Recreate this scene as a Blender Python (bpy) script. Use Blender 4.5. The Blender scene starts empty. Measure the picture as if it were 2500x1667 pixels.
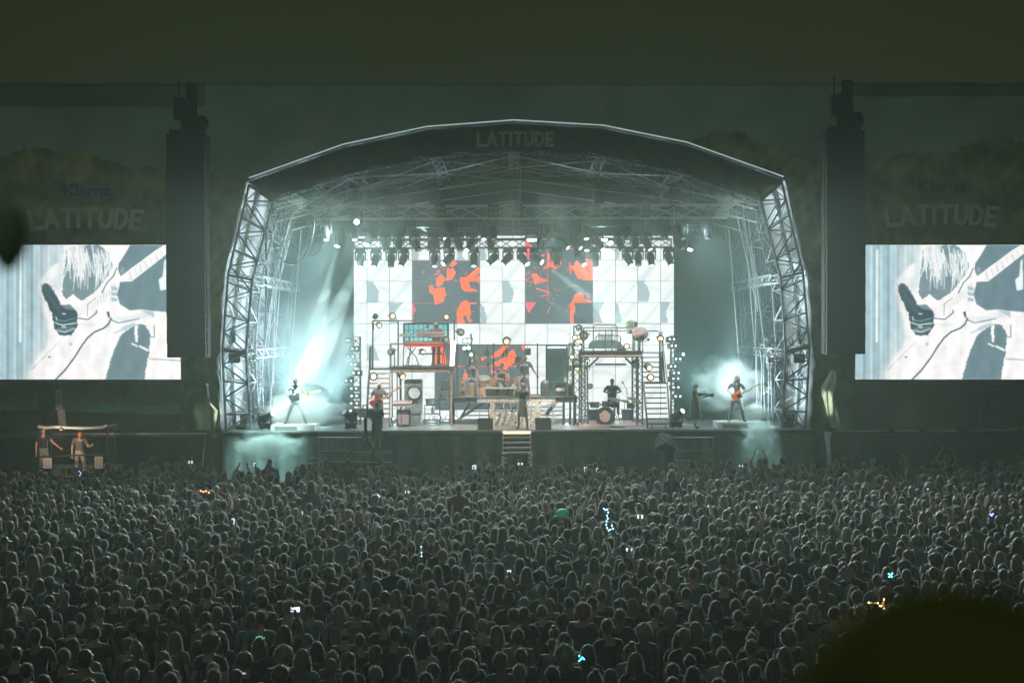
import bpy, bmesh, math, random
import numpy as np
from mathutils import Vector, Matrix, Euler
random.seed(7); np.random.seed(7)
sc = bpy.context.scene
COL = sc.collection
# ---------------------------------------------------------------- camera
F = 3400.0; CX, CY, CZ = 1250.0, 819.0, 6.0; ROLL = 0.004
cd = bpy.data.cameras.new('camera'); cam = bpy.data.objects.new('camera', cd); COL.objects.link(cam)
cam.location = (0, 0, CZ); cam.rotation_euler = (math.radians(90), ROLL, 0)
cd.sensor_width = 36; cd.sensor_fit = 'HORIZONTAL'; cd.lens = F / 2500 * 36; cd.shift_y = -14.5 / 2500
cd.clip_start = 0.05; cd.clip_end = 600
cd.dof.use_dof = True; cd.dof.focus_distance = 50; cd.dof.aperture_fstop = 3.2
sc.camera = cam
# ---------------------------------------------------------------- world: a dim olive night sky
w = bpy.data.worlds.new('World'); sc.world = w; w.use_nodes = True
bg = w.node_tree.nodes['Background']; bg.inputs[0].default_value = (0.62, 0.86, 0.26, 1); bg.inputs[1].default_value = 0.024
sc.view_settings.view_transform = 'Standard'; sc.view_settings.look = 'None'
sc.view_settings.exposure = 0.0; sc.view_settings.gamma = 1
try:
    sc.cycles.use_denoising = True
    sc.cycles.max_bounces = 5; sc.cycles.volume_bounces = 0; sc.cycles.diffuse_bounces = 2
    sc.cycles.transparent_max_bounces = 8
    sc.cycles.volume_step_rate = 1.0; sc.cycles.volume_max_steps = 96
    sc.cycles.sample_clamp_indirect = 4; sc.cycles.sample_clamp_direct = 12
except Exception as e: print('cycles', e)

sl = bpy.data.lights.new('fill_sun', 'SUN'); sl.energy = 0.085; sl.angle = math.radians(25); sl.color = (.72, .95, .80)   # dim sun added behind the camera to lift the scrim and crowd backs
so = bpy.data.objects.new('fill_sun', sl); COL.objects.link(so); so.rotation_euler = (math.radians(52), 0, math.radians(-20))

def P(x, y, Y):
    "photo pixel (2500x1667) at depth Y -> world"
    dx, dy = x - CX, y - CY
    xr = dx - ROLL * dy; yr = dy + ROLL * dx
    return Vector((xr / F * Y, Y, CZ - yr / F * Y))
def S(Y): return F / Y          # pixels per metre at depth Y
DZ = 2.60                        # stage deck height

# ---------------------------------------------------------------- materials
MATS = {}
def mat(name, col=(.5, .5, .5), rough=.6, metal=0, var=0.12, scale=6, bump=0, emit=None, es=0, sheen=0, objcol=False, attr=None, spec=.5, alpha=1):
    if name in MATS: return MATS[name]
    m = bpy.data.materials.new(name); m.use_nodes = True; nt = m.node_tree; N = nt.nodes; Lk = nt.links
    b = N['Principled BSDF']; b.inputs['Roughness'].default_value = rough; b.inputs['Metallic'].default_value = metal
    b.inputs['Specular IOR Level'].default_value = spec
    b.inputs['Base Color'].default_value = (*col, 1)
    if alpha < 1: b.inputs['Alpha'].default_value = alpha
    src = None
    if objcol:
        oi = N.new('ShaderNodeObjectInfo'); src = oi.outputs['Color']
    if attr:
        at = N.new('ShaderNodeAttribute'); at.attribute_name = attr; src = at.outputs['Color']
    if var > 0:
        tc = N.new('ShaderNodeTexCoord'); nz = N.new('ShaderNodeTexNoise'); nz.inputs['Scale'].default_value = scale; nz.inputs['Detail'].default_value = 5
        Lk.new(tc.outputs['Object'], nz.inputs['Vector'])
        mr = N.new('ShaderNodeMapRange'); mr.inputs['From Min'].default_value = .3; mr.inputs['From Max'].default_value = .7
        mr.inputs['To Min'].default_value = 1 - var; mr.inputs['To Max'].default_value = 1 + var
        Lk.new(nz.outputs['Fac'], mr.inputs['Value'])
        mx = N.new('ShaderNodeVectorMath'); mx.operation = 'SCALE'
        if src: Lk.new(src, mx.inputs[0])
        else: mx.inputs[0].default_value = col
        Lk.new(mr.outputs[0], mx.inputs['Scale']); Lk.new(mx.outputs[0], b.inputs['Base Color'])
        if bump:
            bp = N.new('ShaderNodeBump'); bp.inputs['Strength'].default_value = bump; bp.inputs['Distance'].default_value = .05
            Lk.new(nz.outputs['Fac'], bp.inputs['Height']); Lk.new(bp.outputs[0], b.inputs['Normal'])
    elif src: Lk.new(src, b.inputs['Base Color'])
    if sheen:
        b.inputs['Sheen Weight'].default_value = sheen; b.inputs['Sheen Roughness'].default_value = .35
    if emit:
        b.inputs['Emission Color'].default_value = (*emit, 1); b.inputs['Emission Strength'].default_value = es
    if name in ('hair_strands', 'crowd_hair_strands'):
        tr = N.new('ShaderNodeBsdfTranslucent'); tr.inputs['Color'].default_value = (.42, .40, .36, 1); ms = N.new('ShaderNodeMixShader'); ms.inputs[0].default_value = .75
        Lk.new(b.outputs[0], ms.inputs[1]); Lk.new(tr.outputs[0], ms.inputs[2]); Lk.new(ms.outputs[0], N['Material Output'].inputs['Surface'])
    MATS[name] = m
    return m
def mat_screen(name, attr='Col', strength=1.0):
    m = bpy.data.materials.new(name); m.use_nodes = True; nt = m.node_tree; N = nt.nodes; Lk = nt.links
    b = N['Principled BSDF']; b.inputs['Base Color'].default_value = (.02, .02, .02, 1); b.inputs['Roughness'].default_value = .5
    at = N.new('ShaderNodeAttribute'); at.attribute_name = attr
    Lk.new(at.outputs['Color'], b.inputs['Emission Color']); b.inputs['Emission Strength'].default_value = strength
    return m
def mat_volume(name, col, dens, aniso=0.0, noise=None, grad=None):
    m = bpy.data.materials.new(name); m.use_nodes = True; nt = m.node_tree; N = nt.nodes; Lk = nt.links
    N.remove(N['Principled BSDF']); v = N.new('ShaderNodeVolumePrincipled'); out = N['Material Output']
    v.inputs['Color'].default_value = (*col, 1); v.inputs['Density'].default_value = dens; v.inputs['Anisotropy'].default_value = aniso
    Lk.new(v.outputs[0], out.inputs['Volume'])
    if noise:
        sc_, lo, hi, det = noise
        tc = N.new('ShaderNodeTexCoord'); nz = N.new('ShaderNodeTexNoise'); nz.inputs['Scale'].default_value = sc_; nz.inputs['Detail'].default_value = det
        nz.inputs['Distortion'].default_value = .6
        Lk.new(tc.outputs['Object'], nz.inputs['Vector'])
        mr = N.new('ShaderNodeMapRange'); mr.inputs['From Min'].default_value = lo; mr.inputs['From Max'].default_value = hi
        mr.inputs['To Min'].default_value = 0; mr.inputs['To Max'].default_value = 1; mr.clamp = True
        # soft falloff towards the ellipsoid's skin (object space radius 1)
        ln = N.new('ShaderNodeVectorMath'); ln.operation = 'LENGTH'; Lk.new(tc.outputs['Object'], ln.inputs[0])
        fo = N.new('ShaderNodeMapRange'); fo.inputs['From Min'].default_value = .25; fo.inputs['From Max'].default_value = .98
        fo.inputs['To Min'].default_value = .30; fo.inputs['To Max'].default_value = -.45; fo.clamp = True
        Lk.new(ln.outputs['Value'], fo.inputs['Value'])
        ad = N.new('ShaderNodeMath'); ad.operation = 'ADD'; Lk.new(nz.outputs['Fac'], ad.inputs[0]); Lk.new(fo.outputs[0], ad.inputs[1])
        Lk.new(ad.outputs[0], mr.inputs['Value'])
        mu = N.new('ShaderNodeMath'); mu.operation = 'MULTIPLY'; Lk.new(mr.outputs[0], mu.inputs[0]); mu.inputs[1].default_value = dens
        Lk.new(mu.outputs[0], v.inputs['Density'])
    return m

# ---------------------------------------------------------------- object helpers
def tag(o, label=None, cat=None, group=None, kind=None):
    if label: o['label'] = label
    if cat: o['category'] = cat
    if group: o['group'] = group
    if kind: o['kind'] = kind
    return o
ORG = {}     # world origin of every object built here (no rotation while building)
def org(o): return ORG.get(o.name, Vector((0, 0, 0))) if o else Vector((0, 0, 0))
def thing(name, label, cat, loc=(0, 0, 0), group=None):
    o = bpy.data.objects.new(name, None); COL.objects.link(o); o.location = loc; o.empty_display_size = .2
    ORG[o.name] = Vector(loc); tag(o, label, cat, group); return o
def meshobj(name, me, parent=None, loc=None):
    o = bpy.data.objects.new(name, me); COL.objects.link(o)
    if loc is not None: o.location = loc
    if parent is not None: o.parent = parent
    ORG[o.name] = org(parent) + Vector(o.location)
    return o
def dup(root, loc=None, rotz=None, label=None, group=None, scale=None):
    r = root.copy(); COL.objects.link(r)
    if loc is not None: r.location = loc
    if rotz is not None: r.rotation_euler = (0, 0, rotz)
    if scale: r.scale = (scale,) * 3
    if label: r['label'] = label
    if group: r['group'] = group
    for ch in list(root.children):
        c = ch.copy(); COL.objects.link(c); c.parent = r
        for g in ch.children:
            d = g.copy(); COL.objects.link(d); d.parent = c
    return r

class MB:
    "collects shapes in world coordinates, builds one mesh object"
    def __init__(s): s.v = []; s.f = []; s.m = []; s.cur = 0
    def add(s, vs, fs, mi=None):
        o = len(s.v); s.v.extend([tuple(v) for v in vs]); s.f.extend([tuple(i + o for i in f) for f in fs]); s.m.extend([s.cur if mi is None else mi] * len(fs)); return s
    def box(s, c, d, M=None, mi=None):
        x, y, z = [k / 2 for k in d]; c = Vector(c)
        vs = [Vector((sx * x, sy * y, sz * z)) for sz in (-1, 1) for sy in (-1, 1) for sx in (-1, 1)]
        if M is not None: vs = [M @ v for v in vs]
        return s.add([v + c for v in vs], [(0, 2, 3, 1), (4, 5, 7, 6), (0, 1, 5, 4), (2, 6, 7, 3), (0, 4, 6, 2), (1, 3, 7, 5)], mi)
    def bx(s, x0, x1, y0, y1, z0, z1, mi=None):
        return s.box(((x0 + x1) / 2, (y0 + y1) / 2, (z0 + z1) / 2), (abs(x1 - x0), abs(y1 - y0), abs(z1 - z0)), None, mi)
    def bar(s, a, b, w, h=None, mi=None):
        a = Vector(a); b = Vector(b); d = b - a; L = d.length
        if L < 1e-6: return s
        M = d.to_track_quat('Z', 'Y').to_matrix(); return s.box((a + b) / 2, (w, h or w, L), M, mi)
    def tube(s, pts, r, n=6, cap=True, mi=None):
        pts = [Vector(p) for p in pts]; k = len(pts); rs = r if isinstance(r, (list, tuple)) else [r] * k
        vs = []; fs = []; up = None
        for i, p in enumerate(pts):
            d = (pts[min(i + 1, k - 1)] - pts[max(i - 1, 0)])
            if d.length < 1e-9: d = Vector((0, 0, 1))
            d.normalize()
            if up is None: up = Vector((0, 0, 1)) if abs(d.z) < .9 else Vector((0, 1, 0))
            a = d.cross(up)
            if a.length < 1e-4: a = d.cross(Vector((1, 0.3, 0.1)))
            a.normalize(); b = a.cross(d); up = b if b.length > .1 else up
            for j in range(n):
                t = 2 * math.pi * j / n; vs.append(p + (a * math.cos(t) + b * math.sin(t)) * rs[i])
        for i in range(k - 1):
            for j in range(n):
                fs.append((i * n + j, i * n + (j + 1) % n, (i + 1) * n + (j + 1) % n, (i + 1) * n + j))
        if cap: fs += [tuple(range(n))[::-1], tuple((k - 1) * n + j for j in range(n))]
        return s.add(vs, fs, mi)
    def lathe(s, prof, c=(0, 0, 0), axis='Z', n=16, M=None, sx=1, sy=1, mi=None):
        vs = []; fs = []; k = len(prof); c = Vector(c)
        for r, z in prof:
            for j in range(n):
                t = 2 * math.pi * j / n; vs.append(Vector((r * sx * math.cos(t), r * sy * math.sin(t), z)))
        if axis == 'Y': R = Matrix.Rotation(math.radians(90), 3, 'X')
        elif axis == 'X': R = Matrix.Rotation(math.radians(90), 3, 'Y')
        else: R = Matrix.Identity(3)
        if M is not None: R = M @ R
        for i in range(k - 1):
            for j in range(n):
                fs.append((i * n + j, i * n + (j + 1) % n, (i + 1) * n + (j + 1) % n, (i + 1) * n + j))
        fs += [tuple(range(n))[::-1], tuple((k - 1) * n + j for j in range(n))]
        return s.add([R @ v + c for v in vs], fs, mi)
    def ell(s, c, r, n=12, k=8, M=None, mi=None):
        prof = [(max(1e-3, math.sin(math.pi * i / k)), -math.cos(math.pi * i / k)) for i in range(k + 1)]
        D = Matrix.Diagonal(Vector(r)); return s.lathe(prof, c, 'Z', n, (M @ D) if M is not None else D, mi=mi)
    def prism(s, poly, th, mi=None):
        "poly: world points of one face; extruded by vector th"
        th = Vector(th); a = [Vector(p) for p in poly]; n = len(a)
        return s.add(a + [p + th for p in a], [tuple(range(n)), tuple(range(n, 2 * n))[::-1]] + [(i, i + n, (i + 1) % n + n, (i + 1) % n) for i in range(n)], mi)
    def truss(s, a, b, w, h, n, r=.025, up=(0, 0, 1), rl=None):
        a = Vector(a); b = Vector(b); d = (b - a).normalized(); u = Vector(up); side = d.cross(u).normalized(); u = side.cross(d).normalized(); rl = rl or r * .6
        cs = [side * (w / 2 * i) + u * (h / 2 * j) for i, j in ((-1, -1), (1, -1), (1, 1), (-1, 1))]
        for c in cs: s.tube([a + c, b + c], r, 6)
        for f in range(4):
            c0, c1 = cs[f], cs[(f + 1) % 4]
            for i in range(n):
                p0 = a.lerp(b, i / n); p1 = a.lerp(b, (i + 1) / n)
                if (i + f) % 2: s.tube([p0 + c0, p1 + c1], rl, 4, False)
                else: s.tube([p0 + c1, p1 + c0], rl, 4, False)
            s.tube([a + c0, a + c1], rl, 4, False); s.tube([b + c0, b + c1], rl, 4, False)
        return s
    def lace(s, A, B, n, r):
        "zigzag between polylines A and B"
        def at(L, t):
            d = [0]
            for i in range(1, len(L)): d.append(d[-1] + (Vector(L[i]) - Vector(L[i - 1])).length)
            q = t * d[-1]
            for i in range(1, len(L)):
                if q <= d[i] + 1e-9: return Vector(L[i - 1]).lerp(Vector(L[i]), (q - d[i - 1]) / max(1e-9, d[i] - d[i - 1]))
            return Vector(L[-1])
        for i in range(n):
            if i % 2: s.tube([at(A, i / n), at(B, (i + 1) / n)], r, 4, False)
            else: s.tube([at(B, i / n), at(A, (i + 1) / n)], r, 4, False)
            if i % 2 == 0: s.tube([at(A, i / n), at(B, i / n)], r, 4, False)
        return s
    def build(s, name, m, parent=None, smooth=False, ang=None):
        me = bpy.data.meshes.new(name); o_ = org(parent)
        me.from_pydata([(v[0] - o_.x, v[1] - o_.y, v[2] - o_.z) for v in s.v], [], s.f)
        ms = m if isinstance(m, (list, tuple)) else [m]
        for k in ms: me.materials.append(k)
        if len(ms) > 1: me.polygons.foreach_set('material_index', s.m)
        if smooth: me.polygons.foreach_set('use_smooth', [True] * len(s.f))
        me.update(); return meshobj(name, me, parent)

def single(mb, name, m, label, cat, group=None, smooth=False, loc=None):
    "a thing that is one mesh; origin put at loc"
    if loc is None:
        a = np.array(mb.v); loc = (float(a[:, 0].mean()), float(a[:, 1].mean()), float(a[:, 2].min()))
    l = Vector(loc); mb.v = [(v[0] - l.x, v[1] - l.y, v[2] - l.z) for v in mb.v]
    o = mb.build(name, m, None, smooth); o.location = l; ORG[o.name] = l
    return tag(o, label, cat, group)
def struct(mb, name, m, smooth=False):
    o = mb.build(name, m, None, smooth); o['kind'] = 'structure'; return o

# ---------------------------------------------------------------- tiny rasteriser for LED content and prints
class Ras:
    def __init__(s, x0, x1, y0, y1, nx, ny, base):
        s.x = np.linspace(x0, x1, nx); s.y = np.linspace(y0, y1, ny); s.X, s.Y = np.meshgrid(s.x, s.y); s.c = np.zeros((ny, nx, 3)); s.c[:] = base
    def inside(s, pts):
        X, Y = s.X, s.Y; r = np.zeros(X.shape, bool); n = len(pts)
        for i in range(n):
            (x0, y0), (x1, y1) = pts[i], pts[(i + 1) % n]
            if y0 == y1: continue
            c = ((y0 > Y) != (y1 > Y)) & (X < (x1 - x0) * (Y - y0) / (y1 - y0) + x0); r ^= c
        return r
    def poly(s, pts, col, a=1.0, wob=0, wf=.08):
        if wob: 
            X, Y = s.X.copy(), s.Y.copy(); s.X = X + wob * (np.sin(Y * wf * 3.1 + X * wf) + np.sin(Y * wf * 7.3 - X * wf * 2)) ; s.Y = Y + wob * np.sin(X * wf * 4.1 + Y * wf * 1.3)
            k = s.inside(pts); s.X, s.Y = X, Y
        else: k = s.inside(pts)
        s.c[k] = s.c[k] * (1 - a) + np.array(col) * a; return k
    def line(s, pts, wd, col, a=1.0):
        D = np.full(s.X.shape, 1e9)
        for (x0, y0), (x1, y1) in zip(pts, pts[1:]):
            dx, dy = x1 - x0, y1 - y0; L = dx * dx + dy * dy + 1e-9
            t = np.clip(((s.X - x0) * dx + (s.Y - y0) * dy) / L, 0, 1); D = np.minimum(D, np.hypot(s.X - x0 - t * dx, s.Y - y0 - t * dy))
        k = np.clip((wd / 2 + .5 - D), 0, 1)[..., None] * a; s.c[:] = s.c * (1 - k) + np.array(col) * k
    def blob(s, x, y, rx, ry, col, a=1.0, soft=.3):
        d = np.hypot((s.X - x) / rx, (s.Y - y) / ry); k = (np.clip((1 - d) / soft, 0, 1) * a)[..., None]; s.c[:] = s.c * (1 - k) + np.array(col) * k
    def mesh(s, name, fn, m, parent=None, attr='Col', clip=None):
        "fn(x,y)->world arrays"
        ny, nx = s.X.shape; V = fn(s.X, s.Y); V = np.stack(V, -1).reshape(-1, 3); o_ = org(parent); V = V - np.array(o_)
        idx = np.arange(nx * ny).reshape(ny, nx); q = np.stack([idx[1:, :-1], idx[1:, 1:], idx[:-1, 1:], idx[:-1, :-1]], -1).reshape(-1, 4)
        if clip is not None:
            k = clip[1:, :-1] | clip[1:, 1:] | clip[:-1, 1:] | clip[:-1, :-1]; q = q[~k.reshape(-1)]
        return npmesh(name, V, q, m, parent, attr, s.c.reshape(-1, 3))
def npmesh(name, V, q, m, parent=None, attr=None, cols=None, smooth=True):
    me = bpy.data.meshes.new(name); k = q.shape[1]
    me.vertices.add(len(V)); me.vertices.foreach_set('co', np.ascontiguousarray(V, dtype=np.float32).ravel())
    me.loops.add(q.size); me.loops.foreach_set('vertex_index', q.ravel().astype(np.int32))
    me.polygons.add(len(q)); me.polygons.foreach_set('loop_start', (np.arange(len(q)) * k).astype(np.int32))
    try: me.polygons.foreach_set('loop_total', np.full(len(q), k, np.int32))
    except Exception: pass
    me.polygons.foreach_set('use_smooth', np.full(len(q), smooth))
    if attr:
        a = me.attributes.new(attr, 'FLOAT_COLOR', 'POINT'); c4 = np.ones((len(V), 4), np.float32); c4[:, :3] = cols; a.data.foreach_set('color', c4.ravel())
    me.materials.append(m); me.update(calc_edges=True); return meshobj(name, me, parent)
def Pn(X, Y, D):
    dx, dy = X - CX, Y - CY; return ((dx - ROLL * dy) / F * D, D + 0 * X, CZ - (dy + ROLL * dx) / F * D)
# ================================================================ materials used across
M_steel = mat('painted_steel', (.10, .12, .13), .45, .3, .2)
M_alu = mat('aluminium', (.42, .45, .47), .38, .7, .15)
M_black = mat('black_metal', (.022, .025, .027), .5, 0, .2)
M_blackcloth = mat('black_cloth', (.018, .023, .022), .9, 0, .25, 3, .2)
M_skin_pvc = mat('white_roof_fabric', (.66, .70, .74), .5, 0, .12, 1.5, .25)
M_deck = mat('stage_deck', (.09, .10, .10), .5, 0, .3, 3)
M_white = mat('white_paint', (.75, .75, .72), .5, 0, .06)
M_rust = mat('rusty_steel', (.20, .12, .10), .7, .1, .45, 5, .2)
M_stone = mat('rough_plaster', (.42, .39, .33), .9, 0, .45, 9, .6)

# ================================================================ ground
g = MB(); g.bx(-80, 80, -20, 100, -.5, 0); struct(g, 'ground', mat('trodden_grass', (.035, .04, .02), .95, 0, .5, 1.3, .4))
# ================================================================ stage deck
Y0, YB = 50.0, 59.6
XL, XR = P(545, 1050, Y0).x, P(1985, 1050, Y0).x
d = MB(); d.bx(XL, XR, Y0, YB + .2, DZ - .16, DZ); struct(d, 'stage_floor', M_deck)
d = MB(); d.bx(XL - 16, XL - .06, Y0 + .1, 56, DZ - .2, DZ - .05); d.bx(XR + .06, XR + 16, Y0 + .1, 56, DZ - .2, DZ - .05); struct(d, 'wing_floor', M_deck)
# pleated skirt below the deck
def skirt(x0, x1, y, z0, z1, name, label, m, amp=.05, fr=7):
    n = int((x1 - x0) * 12); xs = np.linspace(x0, x1, n); b = MB(); vs = []
    for i, x in enumerate(xs):
        o = amp * (math.sin(x * fr) + .5 * math.sin(x * fr * 2.3 + 1)); vs += [(x, y + o * .3, z1), (x, y + o, (z0 + z1) / 2), (x, y + o * 1.3, z0)]
    fs = []
    for i in range(n - 1):
        for k in (0, 1): a = i * 3 + k; fs.append((a, a + 3, a + 4, a + 1))
    b.add(vs, fs); return single(b, name, m, label, 'stage skirt', smooth=True)
M_skirt = mat('grey_green_scrim', (.10, .13, .125), .85, 0, .2, 2, .1)
skirt(XL, XR, Y0 - .06, 0, DZ - .18, 'stage_skirt', 'dark green cloth skirt hanging below the main stage deck', M_skirt)
skirt(XL - 16, XL - .1, Y0 + .02, 0, DZ - .22, 'stage_skirt', 'dark cloth skirt below the wing under the left video screen', M_blackcloth)
skirt(XR + .1, XR + 16, Y0 + .02, 0, DZ - .22, 'stage_skirt', 'dark cloth skirt below the wing under the right video screen', M_blackcloth)
# nosing strips
b = MB(); b.bx(XL, XR, Y0 - .10, Y0 - .005, DZ - .05, DZ + .012); single(b, 'deck_edge_trim', M_alu, 'pale metal edge strip along the front lip of the stage', 'edge trim')
b = MB(); b.bx(P(120, 0, 50).x, P(500, 0, 50).x, Y0 - .06, Y0 + .08, DZ - .10, DZ - .04); single(b, 'deck_edge_trim', M_alu, 'thin metal edge strip of the left wing deck', 'edge trim')
for x0, x1, nm in ((2030, 2165, 'first'), (2180, 2240, 'second'), (2255, 2330, 'third'), (2370, 2480, 'fourth')):
    b = MB(); b.bx(P(x0, 0, 50).x, P(x1, 0, 50).x, Y0 - .06, Y0 + .08, DZ - .10, DZ - .04); single(b, 'deck_edge_trim', M_alu, nm + ' bright segment from the stage side of the metal strip edging the right wing', 'edge trim')

# ================================================================ portal arch + towers
outT = [(610, 446), (840, 364), (1043, 321), (1255, 305), (1473, 318), (1675, 359), (1875, 430), (1911, 443)]
lowT = [(667, 488), (851, 423), (1061, 381), (1255, 368), (1473, 380), (1665, 420), (1856, 490)]
arch_prof = [(552, 1056), (541, 920), (545, 850), (557, 672), (608, 450), (840, 366), (1043, 323), (1255, 307), (1473, 320), (1675, 361), (1908, 446), (1960, 666), (1976, 848), (1976, 920), (1966, 1050)]
innL = [(666, 492), (616, 683), (600, 864), (612, 1048)]
innR = [(1857, 490), (1906, 679), (1918, 861), (1910, 1040)]
outL = [(608, 452), (557, 672), (543, 855), (552, 1052)]
outR = [(1909, 447), (1960, 666), (1976, 848), (1966, 1046)]
def ring(pts, Y):  # same world x,z as at Y0, moved to Y
    return [Vector((P(x, y, Y0).x, Y, P(x, y, Y0).z)) for x, y in pts]
def frame_rib(Y, name, label, r=.032, dep=1.7, front=False):
    t = thing(name, label, 'roof truss', (0, Y, DZ), 'curved roof ribs')
    for side, O, I in (('l', outL, innL), ('r', outR, innR)):
        b = MB()
        Of, If, Ob, Ib = ring(O, Y), ring(I, Y), ring(O, Y + dep), ring(I, Y + dep)
        for c in (Of, If, Ob, Ib): b.tube(c, r * 1.25, 6)
        n = 15 if front else 12
        b.lace(Of, If, n, r * .85); b.lace(If, Ib, n, r * .7); b.lace(Of, Ob, n, r * .7); b.lace(Ob, Ib, n, r * .7)
        for k in (1, 2):
            for a, c in ((Of, If), (If, Ib), (Of, Ob), (Ob, Ib), (Of, Ib)): b.tube([a[k], c[k]], r * 1.3, 5)
            b.tube([Of[k] + Vector((0, 0, .1)), Ib[k] + Vector((0, 0, .1))], r, 5)
            b.tube([If[k] - Vector((0, 0, .12)), Ob[k] - Vector((0, 0, .12))], r, 5)
        for a, c in ((Of, If), (If, Ib), (Ob, Ib), (Of, Ib)): b.tube([a[0], c[0]], r * 1.5, 5)
        b.build('tower', M_steel, t)
    b = MB()
    A, B_ = ring(outT, Y), ring(lowT, Y); A2, B2 = ring(outT, Y + dep * .7), ring(lowT, Y + dep * .7)
    for c in (A, B_, A2, B2): b.tube(c, r * 1.25, 6)
    b.lace(A[:], B_, 44, r * .6); b.lace(A2, B2, 44, r * .6); b.lace(B_, B2, 44, r * .6)
    b.build('arch', M_steel, t)
    return t
t = frame_rib(Y0, 'roof_rib', 'curved lattice rib with towers framing the front of the stage', .036, 1.7, True)
frame_rib(Y0 + 4.4, 'roof_rib', 'second curved lattice rib, midway back under the stage roof', .03, 1.0)
frame_rib(YB - 1.2, 'roof_rib', 'rearmost curved lattice rib at the back of the stage roof', .03, 1.0)
# roof skin (white fabric) over the ribs
prof = ring(arch_prof, Y0)
def dens(L, n):
    out = []
    for a, c in zip(L, L[1:]):
        for i in range(n): out.append(a.lerp(c, i / n))
    return out + [L[-1]]
pr = dens(prof, 6); cen = Vector((0, Y0, 5)); ny = 22; vs = []; fs = []; q = len(pr)
for j in range(ny + 1):
    Y = Y0 - .12 + (YB - Y0 + .3) * j / ny
    for i, p in enumerate(pr):
        dr = (p - cen); dr.y = 0; dr.normalize(); o = .14 + .05 * math.sin(j * 1.9 + i * .15) * math.sin(i * .9) + .03 * math.sin(i * 2.1)
        v = p + dr * o; vs.append((v.x, Y, max(v.z, DZ)))
for j in range(ny):
    for i in range(q - 1): a = j * q + i; fs.append((a, a + 1, a + q + 1, a + q))
roof = thing('stage_roof', 'white fabric skin stretched over the curved stage roof ribs', 'stage roof', (0, Y0, DZ))
b = MB(); b.add(vs, fs); o = b.build('roof_skin', M_skin_pvc, roof, True)
sm = o.modifiers.new('s', 'SOLIDIFY'); sm.thickness = .02
# welt along the roof's front edge, emissive to stand for stage light catching it
b = MB(); b.tube([p + Vector((0, -.16, .15)) for p in ring(outT, Y0)], .024, 6); b.build('roof_edge_glow', mat('painted_edge_glow', (.7, .75, .75), .3, 0, .5, 2, emit=(.75, .95, 1), es=.45), roof)
# interior purlins (ladder trusses) running back from every arch vertex, tie rods between
b = MB(); PUR = [(851, 423), (1061, 381), (1255, 368), (1473, 380), (1665, 420), (700, 478), (1822, 476)]
for x, y in PUR:
    p = P(x, y, Y0); p = Vector((p.x, Y0 + .2, p.z + .12)); e = Vector((p.x, YB - .4, p.z)); u = Vector((p.x, 0, p.z - 3)).normalized()
    b.truss(p, e, .34, .34, 12, .028, u)
for pts in (innL, innR):
    for x, y in pts[1:3]:
        p = P(x, y, Y0); p = Vector((p.x + (.15 if x < 1250 else -.15), Y0 + .2, p.z)); b.truss(p, Vector((p.x, YB - .4, p.z)), .3, .3, 12, .03)
single(b, 'roof_purlins', M_alu, 'ladder trusses running front to back between the roof ribs', 'roof purlins')
b = MB(); LW = [P(x, y, Y0) for x, y in lowT]
for ya, yb in ((Y0 + .6, Y0 + 4.4), (Y0 + 4.4, YB - .9), (Y0 + 4.4, Y0 + .6), (YB - .9, Y0 + 4.4)):
    for i in range(len(LW) - 1):
        a, c = LW[i], LW[i + 1]; b.tube([(a.x, ya, a.z - .1), (c.x, yb, c.z - .1)], .02, 4)
for Y in (Y0 + .5, Y0 + 4.4, YB - .8):   # long shallow tie rods
    for k in (.0, -.45):
        b.tube([(LW[0].x, Y, LW[0].z - .3 + k), (LW[1].x, Y, LW[1].z - .55 + k), (LW[3].x, Y, LW[3].z - .5 + k), (LW[5].x, Y, LW[5].z - .55 + k), (LW[6].x, Y, LW[6].z - .3 + k)], .018, 4)
single(b, 'roof_tie_rods', M_alu, 'thin crossed tie rods under the stage roof', 'tie rods')
# guy rods and hoist poles inside the towers
for side in (1, -1):
    b = MB(); X = (lambda x: x) if side == 1 else (lambda x: 2514 - x)
    for a, c in (((700, 500), (655, 1045)), ((716, 520), (664, 760)), ((664, 760), (690, 560)), ((735, 560), (700, 1000)), ((690, 520), (640, 900)), ((672, 620), (668, 940)), ((660, 700), (700, 560))):
        for dy in (2.2, 5.2): b.tube([P(X(a[0]), a[1], Y0 + dy), P(X(c[0]), c[1], Y0 + dy)], .018, 4)
    single(b, 'guy_rods', M_alu, 'thin steel guy rods inside the %s tower' % ('left' if side == 1 else 'right'), 'guy rods')
# front banner on the arch
M_print = mat('printed_scrim', attr='Col', var=.08, scale=30, rough=.8)
R = Ras(590, 1925, 296, 500, 420, 90, (.034, .046, .014))
nz = np.random.rand(90, 420, 1); R.c *= .7 + .6 * nz
for k in range(420):
    x, y = random.uniform(600, 1910), random.uniform(300, 500); R.blob(x, y, random.uniform(6, 22), random.uniform(4, 10), random.choice([(.055, .06, .018), (.02, .03, .012), (.08, .06, .02)]), .35, .9)
def ip(L, X): return np.interp(X, [p[0] for p in L], [p[1] for p in L])
ys_t = ip(outT, R.x); L2 = [(610, 446)] + [(667, 488)] + lowT[1:-1] + [(1856, 490), (1911, 443)]; ys_b = ip(L2, R.x)
def banner(X, Y):
    t = (Y - 296) / (500 - 296); yt = ys_t[None, :] + 2; yb = ys_b[None, :] + 3 * np.sin(X * .06); yy = yt * (1 - t) + np.maximum(yb, yt + 1) * t
    a, _, c = Pn(np.clip(X, 612, 1909), yy, Y0); bl = .10 * np.sin(math.pi * t) + .03 * np.sin(X * .05 + 4 * t) + .02 * np.sin(X * .13 - 7 * t)
    return a, Y0 - .20 - bl, c
arch_banner = thing('arch_banner', 'dark green printed banner across the stage arch reading LATITUDE', 'banner', (0, Y0 - .2, 12))
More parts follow.
